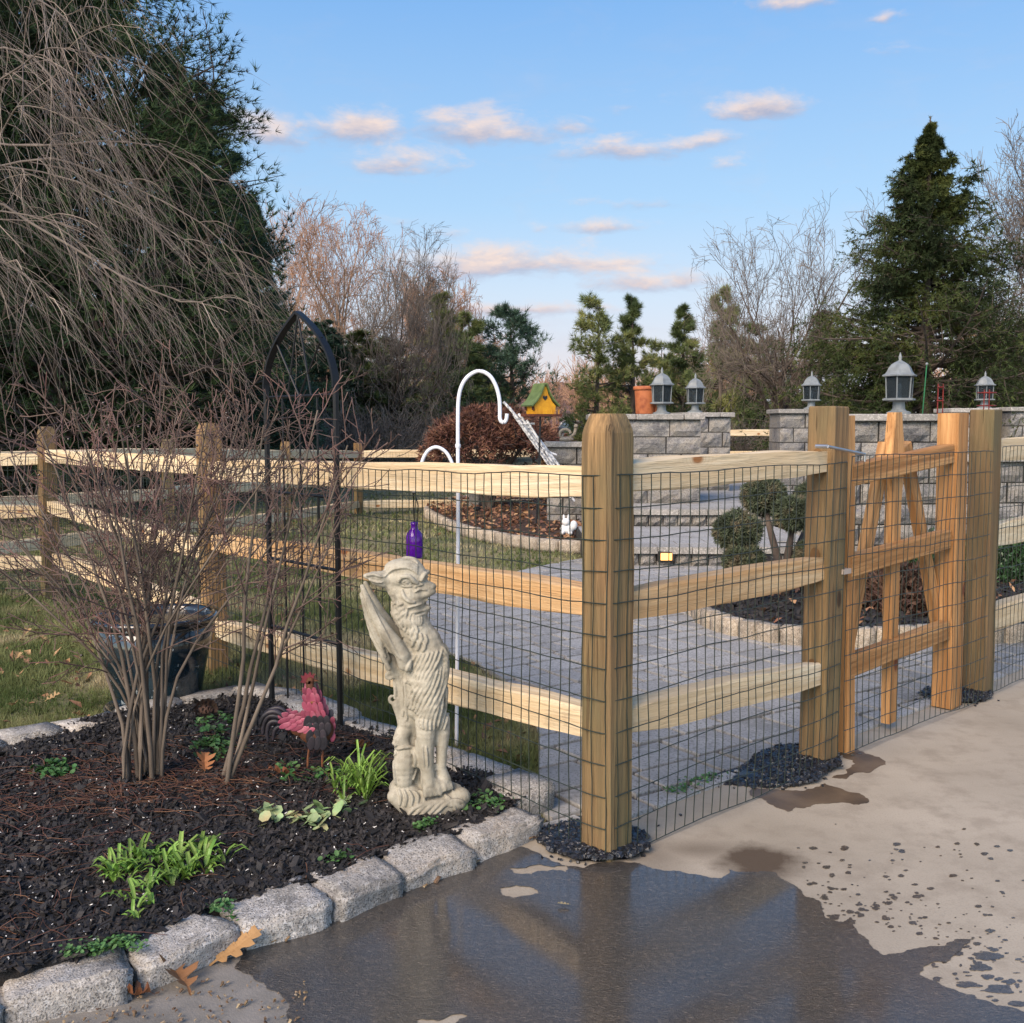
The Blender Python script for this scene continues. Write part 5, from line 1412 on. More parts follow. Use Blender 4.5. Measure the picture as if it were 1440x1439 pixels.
def birdhouse():
    g = D(754, 752, 12.9); g.z = .05; r_ = thing('birdhouse', 'crooked yellow birdhouse with green curved roof on a thin dark pole', 'birdhouse', g)
    h0 = D(757, 586, 12.9).z-g.z
    mb = MB(); tube(mb, [(0, 0, 0), (.03, 0, h0*.5), (.05, 0, h0)], .012, 7); mb.build('pole', M['black'], r_, world=False)
    yel = basic('yellow_paint', ['b57a10', 'd39a1a'], 12, .7, .3, 60, .004); gr = basic('green_roof', ['45562f', '5e7042'], 10, .7, .5, 40, .006); rst = basic('rusty_edge', ['3c1c12', '5a2c18'], 20, .8)
    # concave gable front facing right-front; body tapers towards the base
    ca = math.radians(-38); ux = Vector((math.cos(ca), math.sin(ca), 0)); uy = Vector((-math.sin(ca), math.cos(ca), 0)); o = Vector((.05, 0, h0+.03))
    prof = [(-.13, 0), (.13, 0), (.155, .1), (.105, .15), (.05, .24), (.015, .34), (-.015, .34), (-.05, .24), (-.105, .15), (-.155, .1)]
    def P(p, d): return (o+ux*0+uy*0+Vector((0, 0, p[1]))+(Vector((math.cos(ca+1.571), math.sin(ca+1.571), 0))*0)+ux*d*1.0*0+uyf*p[0]+uxf*d)
    uyf = Vector((math.cos(.35), math.sin(.35)*-1+0, 0)); uxf = Vector((.45, -.89, 0))
    uyf = Vector((.89, .45, 0)); uyf = uyf.normalized()
    V = [P(p, d)[:] for d in (.12, -.12) for p in prof]; n = len(prof)
    mb = MB(); mb.add(V, ngons=[list(range(n)), list(range(n, 2*n))[::-1]], quads=[[i, n+i, n+(i+1) % n, (i+1) % n] for i in range(n)]); mb.build('body', yel, r_, world=False)
    for sgn in (1, -1):
        pr = [(.19*sgn, .085), (.115*sgn, .155), (.056*sgn, .245), (.012*sgn, .36)]
        V = []
        for d in (.15, -.15):
            for p in pr: V.append(P((p[0], p[1]+.008), d)[:])
            for p in pr: V.append(P((p[0]*1.03+.006*sgn, p[1]+.024), d)[:])
        m4 = 4; Q = []
        for i in range(3):
            Q += [[i, i+1, 8+i+1, 8+i], [4+i, 12+i, 12+i+1, 4+i+1], [i, 4+i, 4+i+1, i+1], [8+i, 8+i+1, 12+i+1, 12+i]]
        Q += [[0, 8, 12, 4], [3, 7, 15, 11]]
        mb = MB(); mb.add(V, quads=Q); mb.build('roof_slope', gr, r_, world=False)
    mb = MB(); V = [P((a, b), d)[:] for b in (-.03, 0) for a, d in ((-.2, -.15), (.2, -.15), (.2, .2), (-.2, .2))]
    mb.add(V, quads=[[0, 3, 2, 1], [4, 5, 6, 7], [0, 1, 5, 4], [1, 2, 6, 5], [2, 3, 7, 6], [3, 0, 4, 7]]); mb.build('floor_board', rst, r_, world=False)
    ht = [(0, -.035), (.032, .0), (.03, .022), (.014, .03), (0, .016), (-.014, .03), (-.03, .022), (-.032, 0)]
    mb = MB(); mb.add([P((a, b+.2), .1235)[:] for a, b in ht], ngons=[list(range(8))]); mb.build('heart_hole', M['black'], r_, world=False)
    for x in np.linspace(-.16, .16, 7):
        mb = MB(); tube(mb, [P((x, 0), .19), P((x, .055), .19)], .004, 4); mb.build('fence_picket', yel, r_, world=False)
    for sx in (-.1, .1):
        mb = MB(); mb.add([P((-.159 if sx < 0 else -.159, z), d)[:] for z, d in ((.05, sx-.03), (.05, sx+.03), (.09, sx+.03), (.09, sx-.03))], ngons=[[3, 2, 1, 0]]); mb.build('side_window', rst, r_, world=False)
birdhouse()

# ------------------------------------------------------------------ white shepherd hooks and the hanging bottle
def hooks():
    wp = basic('white_enamel', ['c4c6cc', 'dadbe0'], 8, .4, spec=.5)
    Y = 4.35; g = D(641, 1050, Y); g.z = -.03
    r_ = thing('shepherd_hook', 'tall white double shepherd hook standing on the lawn', 'garden hook', g)
    pts = [D(x, y, Y) for x, y in [(642,1052),(643,900),(644,760),(644,660),(644,590),(645,560),(650,541),(660,528),(674,522),(688,528),(697,542),(702,560),(703,578),(703,588),(705,593),(709,594),(712,590),(713,582)]]
    sp = smooth_path([p[:] for p in pts], 5); mb = MB(); tube(mb, sp, .0085, 10); mb.build('pole', wp, r_, smooth=True)
    pts = [D(x, y, Y-.02) for x, y in [(640,668),(636,652),(627,636),(614,629),(602,634),(594,648),(591,665),(588,680),(585,688),(581,691),(578,688)]]
    sp = smooth_path([p[:] for p in pts], 5); mb = MB(); tube(mb, sp, .0075, 10); mb.build('side_arm', wp, r_, smooth=True)
    for py in (627, 668):
        mb = MB(); p = D(644, py, Y); lathe(mb, [(.011, -.008), (.012, 0), (.011, .008)], 10, p); mb.build('collar', wp, r_)
    b0 = D(583, 785, Y); b_ = thing('hanging_bottle', 'purple glass bottle hanging by wires behind the gargoyle head', 'bottle', b0)
    m, t, b = newmat('purple_glass'); b.inputs['Base Color'].default_value = (.12, .01, .38, 1); b.inputs['Roughness'].default_value = .06; b.inputs['Transmission Weight'].default_value = .45; b.inputs['IOR'].default_value = 1.45
    k = Y/1440
    mb = MB(); lathe(mb, [(.2*k, 0), (11*k, .5*k), (12*k, 3*k), (12*k, 30*k), (10.5*k, 36*k), (5.5*k, 41*k), (4.6*k, 46*k), (5.2*k, 47*k), (5.2*k, 51*k), (4.2*k, 51.5*k)], 20); mb.build('bottle', m, b_, world=False, smooth=True)
    mb = MB(); tube(mb, [(0, 0, 50*k), (-1*k, 0, 98*k)], .003, 4); tube(mb, [(4.5*k, 0, 48*k), (5.5*k, 0, 75*k), (0, 0, 98*k)], .0024, 4); mb.build('hanger_wire', M['black'], b_, world=False)
hooks()

# ------------------------------------------------------------------ black arched trellis
def trellis():
    bl = basic('black_powdercoat', ['08090b', '101216'], 10, .5, spec=.35)
    A = D(383, 1000, 4.75); B = D(479, 1048, 4.32); A.z = B.z = .04
    r_ = thing('arch_trellis', 'black metal garden trellis with a pointed gothic arch top', 'trellis', (A+B)/2)
    ux = (B-A).normalized(); Wd = (B-A).length; up = Vector((0, 0, 1)); nn = Vector((ux.y, -ux.x, 0))
    zs = D(474, 545, 4.32).z; zt = D(421, 440, 4.55).z
    def Pt(s, z, o=0): return Vector((A.x, A.y, 0))+ux*(s*Wd)+up*z+nn*o
    def arc(side):
        out = []
        for i in range(15):
            t = i/14; s = .5*t*t; y = 2*t*(1-t)*.56+t*t; out.append(Pt(s if side == 0 else 1-s, zs+(zt-zs)*y))
        return out
    for side, Q in ((0, A), (1, B)):
        mb = MB(); pts = [Pt(side, .0)]+[Pt(side, z) for z in np.linspace(.3, zs+.01, 6)]; tube(mb, pts, .0138, 6); mb.build('upright', bl, r_)
        pts = arc(side); mb = MB(); n = len(pts); V = []
        for i, p in enumerate(pts):   # flat curved strip
            tg = (pts[min(i+1, n-1)]-pts[max(i-1, 0)]).normalized(); ou = tg.cross(nn).normalized()
            for a, b in ((-.006, -.016), (.006, -.016), (.006, .016), (-.006, .016)): V.append((p+ou*a+nn*b)[:])
        Q = [[i*4+j, i*4+(j+1) % 4, (i+1)*4+(j+1) % 4, (i+1)*4+j] for i in range(n-1) for j in range(4)]
        mb.add(V, quads=Q, ngons=[[0, 1, 2, 3], [4*n-1, 4*n-2, 4*n-3, 4*n-4]]); mb.build('arch_strip', bl, r_)
    bars = [zs-.03]+[1.07, .76, .44]
    for z in bars:
        mb = MB(); tube(mb, [Pt(0, z), Pt(1, z)], .0075, 6); mb.build('cross_bar', bl, r_)
    for s in (.25, .5, .75):
        mb = MB(); tube(mb, [Pt(s, .12), Pt(s, zs-.03)], .005, 6); mb.build('rod', bl, r_)
    for s0, s1, z1 in ((.33, .5, zt), (.67, .5, zt), (.5, .17, zs+(zt-zs)*.68), (.5, .83, zs+(zt-zs)*.68)):
        mb = MB(); tube(mb, [Pt(s0, zs-.03), Pt(s1, z1-.01)], .005, 6); mb.build('ray_rod', bl, r_)
trellis()

# ------------------------------------------------------------------ glazed planter
def planter():
    PS = .9
    m, t, b = newmat('blue_glaze'); co = t.co()
    n1 = t.noise(co, 4, 4); n2 = t.noise(co, 30, 5)
    c = t.ramp(n1, [(.3, lin('0c141b')), (.5, lin('12232d')), (.7, lin('1c3a44'))]); sp = t.n('ShaderNodeSeparateXYZ', {0: co}); c = t.mix(t.m('MULTIPLY', t.rng(sp.outputs[2], .34, .5), t.rng(n2, .35, .55)), c, lin('171210')); c = t.mix(t.rng(n2, .64, .7), c, lin('9aa3a6'))
    setc(t, b.inputs['Base Color'], c); b.inputs['Roughness'].default_value = .14; b.inputs['Coat Weight'].default_value = .6
    g = G(222, 1012); g = Vector((D(222, 1000, 4.9).x, 4.9, 0)); r_ = thing('glazed_planter', 'large dark blue glazed planter behind the leafless shrub', 'planter', g); r_.scale = (1.0, 1.0, .9)
    mb = MB(); lathe(mb, [(.19, .02), (.2, .03), (.245, .3), (.27, .455), (.262, .462), (.285, .47), (.298, .5), (.292, .52), (.27, .522), (.262, .50), (.255, .44), (.2, .43), (.01, .43)], 40); mb.build('pot', m, r_, world=False, smooth=True)
    mb = MB(); lathe(mb, [(.2, -.02), (.235, -.01), (.25, .028), (.24, .034), (.2, .02)], 36); mb.build('saucer', m, r_, world=False, smooth=True)
    mb = MB(); lathe(mb, [(.01, .475), (.256, .478), (.258, .49), (.01, .494)], 32); mb.build('water_surface', basic('dark_plastic_liner', ['18191c', '24262a'], 9, .2), r_, world=False)
planter()

# ------------------------------------------------------------------ topiary bed
tb = [(p.x, p.y) for p in bedfront]
tbp = [tuple(D(985, 0, 8.6).xy)]+tb+[(7.2, 6.6), (7.2, 9.98), (3.3, 9.98), (3.0, 9.9), (2.2, 9.9), (1.62, 8.6)]
tbp = [(1.62, 8.6), (1.28, 7.9)]+tb+[(7.2, 6.6), (7.2, 9.98), (2.3, 9.9)]
tbp = ccw(tbp); mb = MB(); prism(mb, tbp, -.05, .06); mb.build('topiary_bed', M['mulch'], kind='structure')
P_ = scatter(tbp, 9000); mb = MB(); shards(mb, np.column_stack([P_, np.full(len(P_), .062)]), .03); mb.build('dark_bark_chips', M['chip'], kind='stuff', label='black bark chips in the topiary bed', category='mulch')
P_ = scatter(tbp, 500); mb = MB(); leaves(mb, np.column_stack([P_, np.full(len(P_), .085)]), .06); mb.build('dry_leaves', M['litter'], kind='stuff', label='scattered dry leaves on the topiary bed', category='leaves')
er = thing('bed_edging', 'pale ribbed block edging along the patio in front of the topiary', 'edging', (2.5, 6.6, 0))
pth = [np.array([1.62, 8.6, 0]), np.array([1.28, 7.9, 0])]+[np.array([p[0], p[1], 0]) for p in tb]; acc = .08; k = 0
em = [stone_mesh(.135, .11, .17, 400+i, M['edging'], .006) for i in range(5)]
sp = smooth_path(pth, 8)
for a, b in zip(sp, sp[1:]):
    L = np.linalg.norm(b-a)
    while acc < L:
        p = a+(b-a)*acc/L; o = link('edging_block', em[k % 5], er, world=False, loc=(p[0]-2.5, p[1]-6.6, .04)); o.rotation_euler.z = math.atan2(b[1]-a[1], b[0]-a[0])+RS.uniform(-.05, .05); k += 1; acc += .143
    acc -= L
def topiary():
    rs = np.random.RandomState(14); g = D(1102, 850, 7.9); g.z = .05; r_ = thing('topiary_juniper', 'cloud pruned juniper with rounded pom-poms in the patio bed', 'topiary', g)
    balls = [(1074,697,8.2,.185),(1038,747,7.6,.18),(1046,790,7.5,.15),(1116,722,7.8,.15),(1145,700,8.2,.16),(1142,780,7.8,.13)]
    gg = np.array(g[:]); mb = MB(); c0 = [np.array(D(x, y, Y)[:])-gg for x, y, Y, _ in balls]
    for c in c0: tube(mb, [(0, 0, -.03), (.02, 0, .15), (c[0]*.3, c[1]*.3, .28), (c[0]*.75, c[1]*.7, .3+(c[2]-.3)*.5), tuple(c)], [.05, .042, .034, .024, .015], 7)
    mb.build('trunk', M['bark'], r_, world=False, smooth=True)
    mf = basic('juniper_foliage', ['2c3322', '465039', '665d49'], 9, .8, island=.35, lo=.35, hi=.65)
    for c, (_, _, _, r) in zip(c0, balls):
        mb = MB(); n = 1500; d = rs.randn(n, 3); d /= np.linalg.norm(d, axis=1, keepdims=True); rad = r*(.84+.1*np.sin(d[:, 0]*6+d[:, 1]*5+r*40)+.05*rs.randn(n))
        uvs(mb, c, (r*.72, r*.72, r*.6), 12, 8)
        needles(mb, c+d*rad[:, None]*np.array([1, 1, .85]), d, 5, .035, .011, .8, rs); mb.build('pompom', mf, r_, world=False)
topiary()
def lowbush(label, px, py, Y, rx, ry, rz_, seed, mat=None, n=5000, leaf=.035):
    rs = np.random.RandomState(seed); g = D(px, py, Y); g.z = .05; r_ = thing('low_shrub', label, 'shrub', g)
    mb = MB()
    for i in range(14): a = rs.rand()*6.28; tube(mb, [(0, 0, 0), (math.cos(a)*rx*.4, math.sin(a)*ry*.4, rz_*.5), (math.cos(a)*rx*.75, math.sin(a)*ry*.75, rz_*.8)], [.012, .008, .004], 4)
    mb.build('stems', M['bark'], r_, world=False)
    d = rs.randn(n, 3); d[:, 2] = np.abs(d[:, 2]); d /= np.linalg.norm(d, axis=1, keepdims=True); C = d*np.array([rx, ry, rz_])*(rs.uniform(.6, 1.02, n)+.07*np.sin(d[:, 0]*9+seed))[:, None]
    mb = MB(); needles(mb, C, d+np.array([0, 0, .4]), 3, leaf, leaf*.45, .9, rs); mb.build('foliage', mat or M['boxleaf'], r_, world=False, kind='stuff')
M['boxleaf'] = basic('box_leaf', ['1e3320', '2f4b2c', '426038'], 4, .5, island=.35)
lowbush('green leafy shrub behind the right hand fence', 1425, 740, 8.9, .62, .5, .48, 1)
lowbush('small green shrub seen through the right half of the gate', 1318, 770, 8.7, .3, .3, .42, 2, n=2500)
lowbush('green leafy shrub cut off by the right edge', 1520, 745, 8.8, .6, .5, .5, 3)
lowbush('dark reddish bare mound beneath the gate rails', 1290, 850, 7.4, .5, .4, .3, 4, basic('dry_stem', ['2a1e1a', '4a342a', '5d4434'], 4, .8, island=.4), 3000, .06)
lowbush('tuft of blue green spiky plant between the pillars', 1082, 625, 15.0, .35, .3, .45, 5, basic('blue_plant', ['2f3f44', '4a5d60', '66757a'], 4, .7, island=.4), 700, .12)
# red metal plant frames and a thin green stake behind the wall
M['redmetal'] = basic('red_metal', ['5a1c16', '7d2a20'], 8, .5)
for lab, px, Y in [('dark red metal plant frame left of the orange gate post', 1321, 11.2), ('dark red metal frame standing before the far right lantern', 1386, 11.4)]:
    z1 = D(px, 540 if px < 1350 else 548, Y).z; r_ = thing('plant_frame', lab, 'plant frame', lz(px, Y, 0))
    for a, b in ((-.035, 0), (.035, 0), (0, .06)):
        mb = MB(); tube(mb, [(a, b, 0), (a*.8, b, z1)], .006, 5); mb.build('leg', M['redmetal'], r_, world=False)
    for f in (.98, .9, .8):
        mb = MB(); th = np.linspace(0, 6.283, 11); w_ = .035 if px < 1350 else .1; tube(mb, [(w_*math.cos(t), w_*math.sin(t), z1*f) for t in th], .006, 4); mb.build('ring', M['redmetal'], r_, world=False)
r_ = thing('garden_stake', 'thin leaning green stake beside the largest lantern', 'stake', lz(1286, 11.0, 0)); mb = MB(); tube(mb, [(0, 0, 0), (.11, 0, D(1290, 512, 11).z)], .006, 5); mb.build('stake', basic('green_plastic', ['1f5a38', '2f7048'], 5, .5), r_, world=False); mb = MB(); uvs(mb, (.11, 0, D(1290, 512, 11).z), .016, 8, 6); mb.build('tip', M['lampmetal'], r_, world=False)

# ------------------------------------------------------------------ far car and far house
def suv():
    g = Vector((dx(813, 104), 104, .152)); r_ = thing('parked_car', 'dark suv parked far away on the road beyond the gap', 'car', g)
    pr = [(-2.3,.35),(-2.32,.75),(-2.25,1.0),(-2.05,1.08),(-1.75,1.62),(-1.5,1.74),(.35,1.74),(.62,1.68),(1.15,1.12),(2.1,.98),(2.3,.8),(2.32,.4),(1.9,.33),(-1.9,.33)]
    wd = .92; V = []; n = len(pr)
    for s in (-1, 1):
        for x, z in pr: V.append((x, s*(wd-(.16 if z > 1.2 else 0)), z))
    paint = basic('dark_paint', ['15202a', '1c2a36'], 5, .25, spec=.6)
    mb = MB(); mb.add(V, ngons=[list(range(n))[::-1] if False else list(range(n)), list(range(n, 2*n))[::-1]], quads=[[i, n+i, n+(i+1) % n, (i+1) % n] for i in range(n)]); mb.build('body', paint, r_, world=False)
    gl = basic('car_glass', ['46525c', '5f6c77'], 3, .1)
    for x0, x1, x2, x3 in ((-1.62, -.95, -.95, -1.42), (-.85, -.05, -.05, -.85), (.05, .85, .5, .05)):
        for s in (-1, 1):
            y0 = s*(wd+.004); y1 = s*(wd-.13); mb = MB(); mb.add([(x0, s*(wd-.0), 1.13), (x1, s*(wd-.0), 1.13), (x2, s*(wd-.14), 1.62), (x3, s*(wd-.14), 1.62)], ngons=[[0, 1, 2, 3]]); mb.build('window', gl, r_, world=False, loc=(0, s*.012, 0))
    for x in (-1.45, 1.45):
        for s in (-1, 1):
            mb = MB(); lathe(mb, [(.15, -.12), (.36, -.12), (.37, -.09), (.37, .09), (.36, .12), (.15, .12)], 16); w_ = mb.build('wheel', M['black'], r_, world=False, loc=(x, s*.85, .37)); w_.rotation_euler.x = math.pi/2
            mb = MB(); lathe(mb, [(.02, -.13), (.21, -.13), (.21, .13), (.02, .13)], 12); mb.build('rim', M['steel'], w_, world=False)
    mb = MB(); box(mb, (-.5, .6, 1.79), (1.9, .05, .05)); mb.build('roof_rail', M['steel'], r_, world=False); mb = MB(); box(mb, (-.5, -.6, 1.79), (1.9, .05, .05)); mb.build('roof_rail', M['steel'], r_, world=False)
    for s in (-.6, .6):
        mb = MB(); bevbox(mb, (2.3, s, .78), (.06, .34, .16), .02); mb.build('headlight', gl, r_, world=False)
suv()
def farhouse():
    p = at(1190, 70); r_ = thing('house', 'pale far house glimpsed through the trees left of the spruce', 'house', (p.x, p.y, -.1))
    wl = basic('pale_siding', ['a9adb2', 'bec2c6'], 2, .8); rf_ = basic('grey_roof', ['8f9499', 'a5aaae'], 4, .8)
    mb = MB(); box(mb, (0, 0, 1.6), (9, 7, 3.4)); mb.build('wall', wl, r_, world=False)
    mb = MB(); mb.add([(-5, -4, 3.2), (5, -4, 3.2), (5, 0, 5.3), (-5, 0, 5.3), (5, 4, 3.2), (-5, 4, 3.2), (-5, -4, 3.05), (5, -4, 3.05), (5, 4, 3.05), (-5, 4, 3.05)], quads=[[0, 1, 2, 3], [3, 2, 4, 5], [6, 7, 1, 0], [8, 9, 5, 4], [9, 8, 7, 6]], ngons=[[1, 7, 8, 4, 2], [0, 3, 5, 9, 6]]); mb.build('roof', rf_, r_, world=False)
    for x in (-3, -.8, 1.4, 3.4):
        mb = MB(); box(mb, (x, -3.52, 1.8), (1, .06, 1.3)); f = mb.build('window', basic('white_trim', ['c8cacc'], 3), r_, world=False); mb = MB(); box(mb, (x, -3.56, 1.8), (.84, .02, 1.14)); mb.build('pane', basic('dark_pane', ['2c3238'], 3, .1), f, world=False)
farhouse()
# ------------------------------------------------------------------ lawn grass
def grasspts(polys_px, n, rs):
    out = []
    for poly, k in polys_px:
        P = np.array(poly, float); lo, hi = P.min(0), P.max(0)
        Q = lo+(hi-lo)*rs.rand(k*3, 2); Q = Q[inpoly(Q, poly)][:k]; out.append(Q)
    Q = np.concatenate(out)
    W = np.array([G(x, y, -.03)[:] for x, y in Q])
    return W
rs_g = np.random.RandomState(6)
W = grasspts([([(-60,1130),(-60,840),(100,825),(200,850),(330,940),(345,985),(250,1003),(170,1022),(0,1066)], 15000),
              ([(330,985),(330,790),(620,790),(600,900),(760,980),(760,1170),(640,1100),(480,1030)], 19000),
              ([(-60,850),(-60,660),(900,650),(900,800),(600,842),(330,960)], 21000),
              ([(745,1180),(735,1150),(745,1140),(757,1150)], 100)], 0, rs_g)
inside = inpoly(W, patio) | inpoly(W, bed) | inpoly(W, drive) | inpoly(W, [(p[0], p[1]) for p in mbed])
W = W[~inside]
nz = np.array([noise.noise(Vector((a*1.1, b*1.1, 0))) for a, b, _ in W])
W = W[(nz+rs_g.rand(len(W))*.9) > -.05]
mb = MB(); dist = W[:, 1]
for lo, hi, L, wd, k in ((0, 5.5, .05, .0036, 7), (5.5, 8, .055, .006, 5), (8, 13, .06, .011, 4), (13, 40, .07, .02, 3)):
    q = W[(dist >= lo) & (dist < hi)]
    if len(q): q = np.repeat(q, 1, 0)+rs_g.randn(len(q), 3)*np.array([.012, .012, 0]); needles(mb, q, np.array([[0, 0, .8]]).repeat(len(q), 0), k, L, wd, .5, rs_g)
mb.build('lawn_grass', M['blade'], kind='stuff', label='short patchy winter lawn grass', category='grass')
P_ = np.concatenate([W[rs_g.choice(len(W), 750)]])
mb = MB(); leaves(mb, P_+np.array([0, 0, .03]), .045, rs_g); mb.build('lawn_leaves', M['litter'], kind='stuff', label='small dry leaves scattered over the lawn', category='leaves')

# ------------------------------------------------------------------ black gravel round the posts
def gravel(name, label, px, n, post_at, h=.035, r0=.25, seed=0):
    rs = np.random.RandomState(seed); poly = [Vector((q[0], q[1], 0)) for q in fractal([G(*p) for p in px], .13, 2, rs)]; P = scatter(poly, n, rs)
    d = np.hypot(P[:, 0]-post_at[0], P[:, 1]-post_at[1]); z = h*np.clip(1-d/r0, 0, 1)**.7
    mb = MB(); shards(mb, np.column_stack([P, z+rs.rand(n)*.006]), .0105, .8, rs, long=1.15)
    s = P[rs.choice(n, 60)]; s = s+(s-np.array(post_at[:2]))*rs.exponential(.35, (60, 1)); shards(mb, np.column_stack([s, np.full(60, .004)]), .008, .7, rs, long=1.2)
    ring = [tuple(p[:2]) for p in poly]; c = np.mean(ring, 0)
    V = [(c[0]+(a-c[0])*.9, c[1]+(b-c[1])*.9, -.003) for a, b in ring]+[(c[0]+(a-c[0])*.55, c[1]+(b-c[1])*.55, h*.6) for a, b in ring]; k = len(ring)
    mb.add(V, quads=[[i, (i+1) % k, k+(i+1) % k, k+i] for i in range(k)] if area2(ring) > 0 else [[(i+1) % k, i, k+i, k+(i+1) % k] for i in range(k)], ngons=[list(range(k, 2*k)) if area2(ring) > 0 else list(range(k, 2*k))[::-1]])
    mb.build(name, M['gravel'], kind='stuff', label=label, category='gravel')
gravel('black_gravel', 'black gravel heaped round the corner post', [(757,1182),(770,1166),(822,1152),(880,1160),(912,1182),(913,1200),(890,1213),(850,1217),(805,1214),(770,1200)], 4200, P1, .03, .26, 1)
gravel('black_gravel', 'black gravel heaped round the tall knotty post', [(985,1108),(1010,1090),(1060,1068),(1108,1050),(1150,1048),(1180,1066),(1184,1084),(1150,1102),(1105,1110),(1060,1108),(1020,1104)], 4200, P2-fd*.1, .03, .3, 2)
gravel('black_gravel', 'black gravel round the far gate posts', [(1275,985),(1300,972),(1350,968),(1395,976),(1392,986),(1340,992),(1300,990)], 2200, P3, .025, .3, 3)

# ------------------------------------------------------------------ debris at the kerb foot, dry apron
M['apron'] = basic('grey_apron', ['57534e', '6c6862', '7f7a74'], 5, .85, .6, 150, .004)
mb = MB(); sheet(mb, [fractal([G(*p) for p in [(-80,1480),(0,1432),(180,1392),(320,1334),(520,1275),(560,1300),(520,1392),(500,1420),(500,1470),(480,1560),(-80,1700)]], .1, 4)], .0013); mb.build('apron_patch', M['apron'], kind='structure')
M['debris'] = basic('kerb_debris', ['3a2c20', '6a543e', '9a8a74'], 30, .9, island=.5)
P_ = []
kp = [G(-20,1440), G(178,1392), G(318,1334), G(450,1296), G(548,1254), G(652,1216), G(752,1172), G(800,1170)]
for a, b in zip(kp, kp[1:]):
    n = int(330*(b-a).length); t = RS.rand(n, 1); q = np.array(a[:])*(1-t)+np.array(b[:])*t; q[:, 1] -= np.abs(RS.randn(n))*.028-.02; q[:, 2] = .01; P_.append(q)
q = np.array([G(x, y)[:] for x, y in zip(RS.uniform(-20, 430, 500), RS.uniform(1380, 1470, 500))]); q = q[~inpoly(q, bed)]; q[:, 2] = .01
mb = MB(); shards(mb, np.concatenate(P_), .009, .4, long=1.9); shards(mb, q[:260], .005, .5, long=1.5)
mb.build('kerb_debris', M['debris'], kind='stuff', label='crumbs of soil and dead leaf along the foot of the granite kerb', category='debris')

# ------------------------------------------------------------------ oak leaves
def oak_leaf(label, p, s, rz, tilt, col, seed=0, curl=.5):
    rs = np.random.RandomState(seed); half = [(0, -1), (.06, -.95), (.05, -.7), (.3, -.62), (.42, -.5), (.14, -.38), (.18, -.28), (.5, -.2), (.62, 0), (.5, .04), (.2, .02), (.2, .14), (.48, .3), (.55, .5), (.4, .48), (.18, .36), (.16, .5), (.3, .72), (.26, .84), (.1, .74), (0, 1)]
    half = [(x*(1+rs.uniform(-.12, .12)), y) for x, y in half]; V = []; F = []
    n = len(half)
    for sx in (-1, 1):
        for x, y in half: V.append((x*sx*s*.6, y*s*.6, (abs(x)**1.5*curl+.25*curl*math.sin(y*3)*y)*s))
    for y in [h[1] for h in half]: V.append((0, y*s*.6, .25*curl*math.sin(y*3)*y*s))
    for i in range(n-1):
        F.append([2*n+i, i, i+1, 2*n+i+1][::-1]); F.append([2*n+i, n+i, n+i+1, 2*n+i+1])
    mb = MB(); mb.add(V, quads=F)
    o = mb.build('oak_leaf', basic('oak_leaf_'+col, [col, col, '5a3a24'], 22, .75, .4, 90, .004, lo=.45, hi=.75), loc=p); o.rotation_euler = (tilt, .2, rz); tag(o, label, 'leaf')
oak_leaf('curled brown oak leaf propped against the second kerb stone', G(250,1384)+Vector((0, 0, .025)), .13, .8, .35, '75502f', 1)
oak_leaf('pale tan oak leaf leaning on the kerb beside the wet patch', G(333,1348)+Vector((0, 0, .03)), .13, -.9, .4, '957248', 2, .2)
oak_leaf('dark rolled leaf at the foot of the first kerb stone', G(190,1408)+Vector((0, 0, .015)), .08, 2, .3, '6d4226', 3, .8)
oak_leaf('brown oak leaf between the shrub stem groups', G(288,1085,.07)+Vector((0, 0, .03)), .1, .4, .5, '8a5a36', 4)
oak_leaf('rust brown leaf on the mulch left of the leafy plants', G(398,1100,.07)+Vector((0, 0, .03)), .11, 1.9, .3, '7a4a30', 5)
oak_leaf('small tan leaf lying in the puddle', G(793,1277)+Vector((0, 0, .012)), .035, 1.4, .05, '9a8a66', 6, .15)
oak_leaf('brown leaf by the right foot of the black trellis', G(508,1062,.06)+Vector((0, 0, .03)), .12, 2.6, .4, '7d5234', 7)
oak_leaf('dry leaf on the grass beside the back stones', G(90,1040)+Vector((0, 0, .03)), .09, 1.2, .4, 'a3835c', 8)
for i, (x, y) in enumerate([(38,895),(60,905),(112,1015),(20,1000),(75,990),(25,930)]):
    oak_leaf('tan leaf on the front lawn '+['near the left edge by the fence','just right of the leftmost leaf','closest to the grey back stones','lowest at the left edge','midway down the grass','left of the planter'][i], G(x, y)+Vector((0, 0, .03)), .07, i*1.3, .4, '8f7550', 20+i)

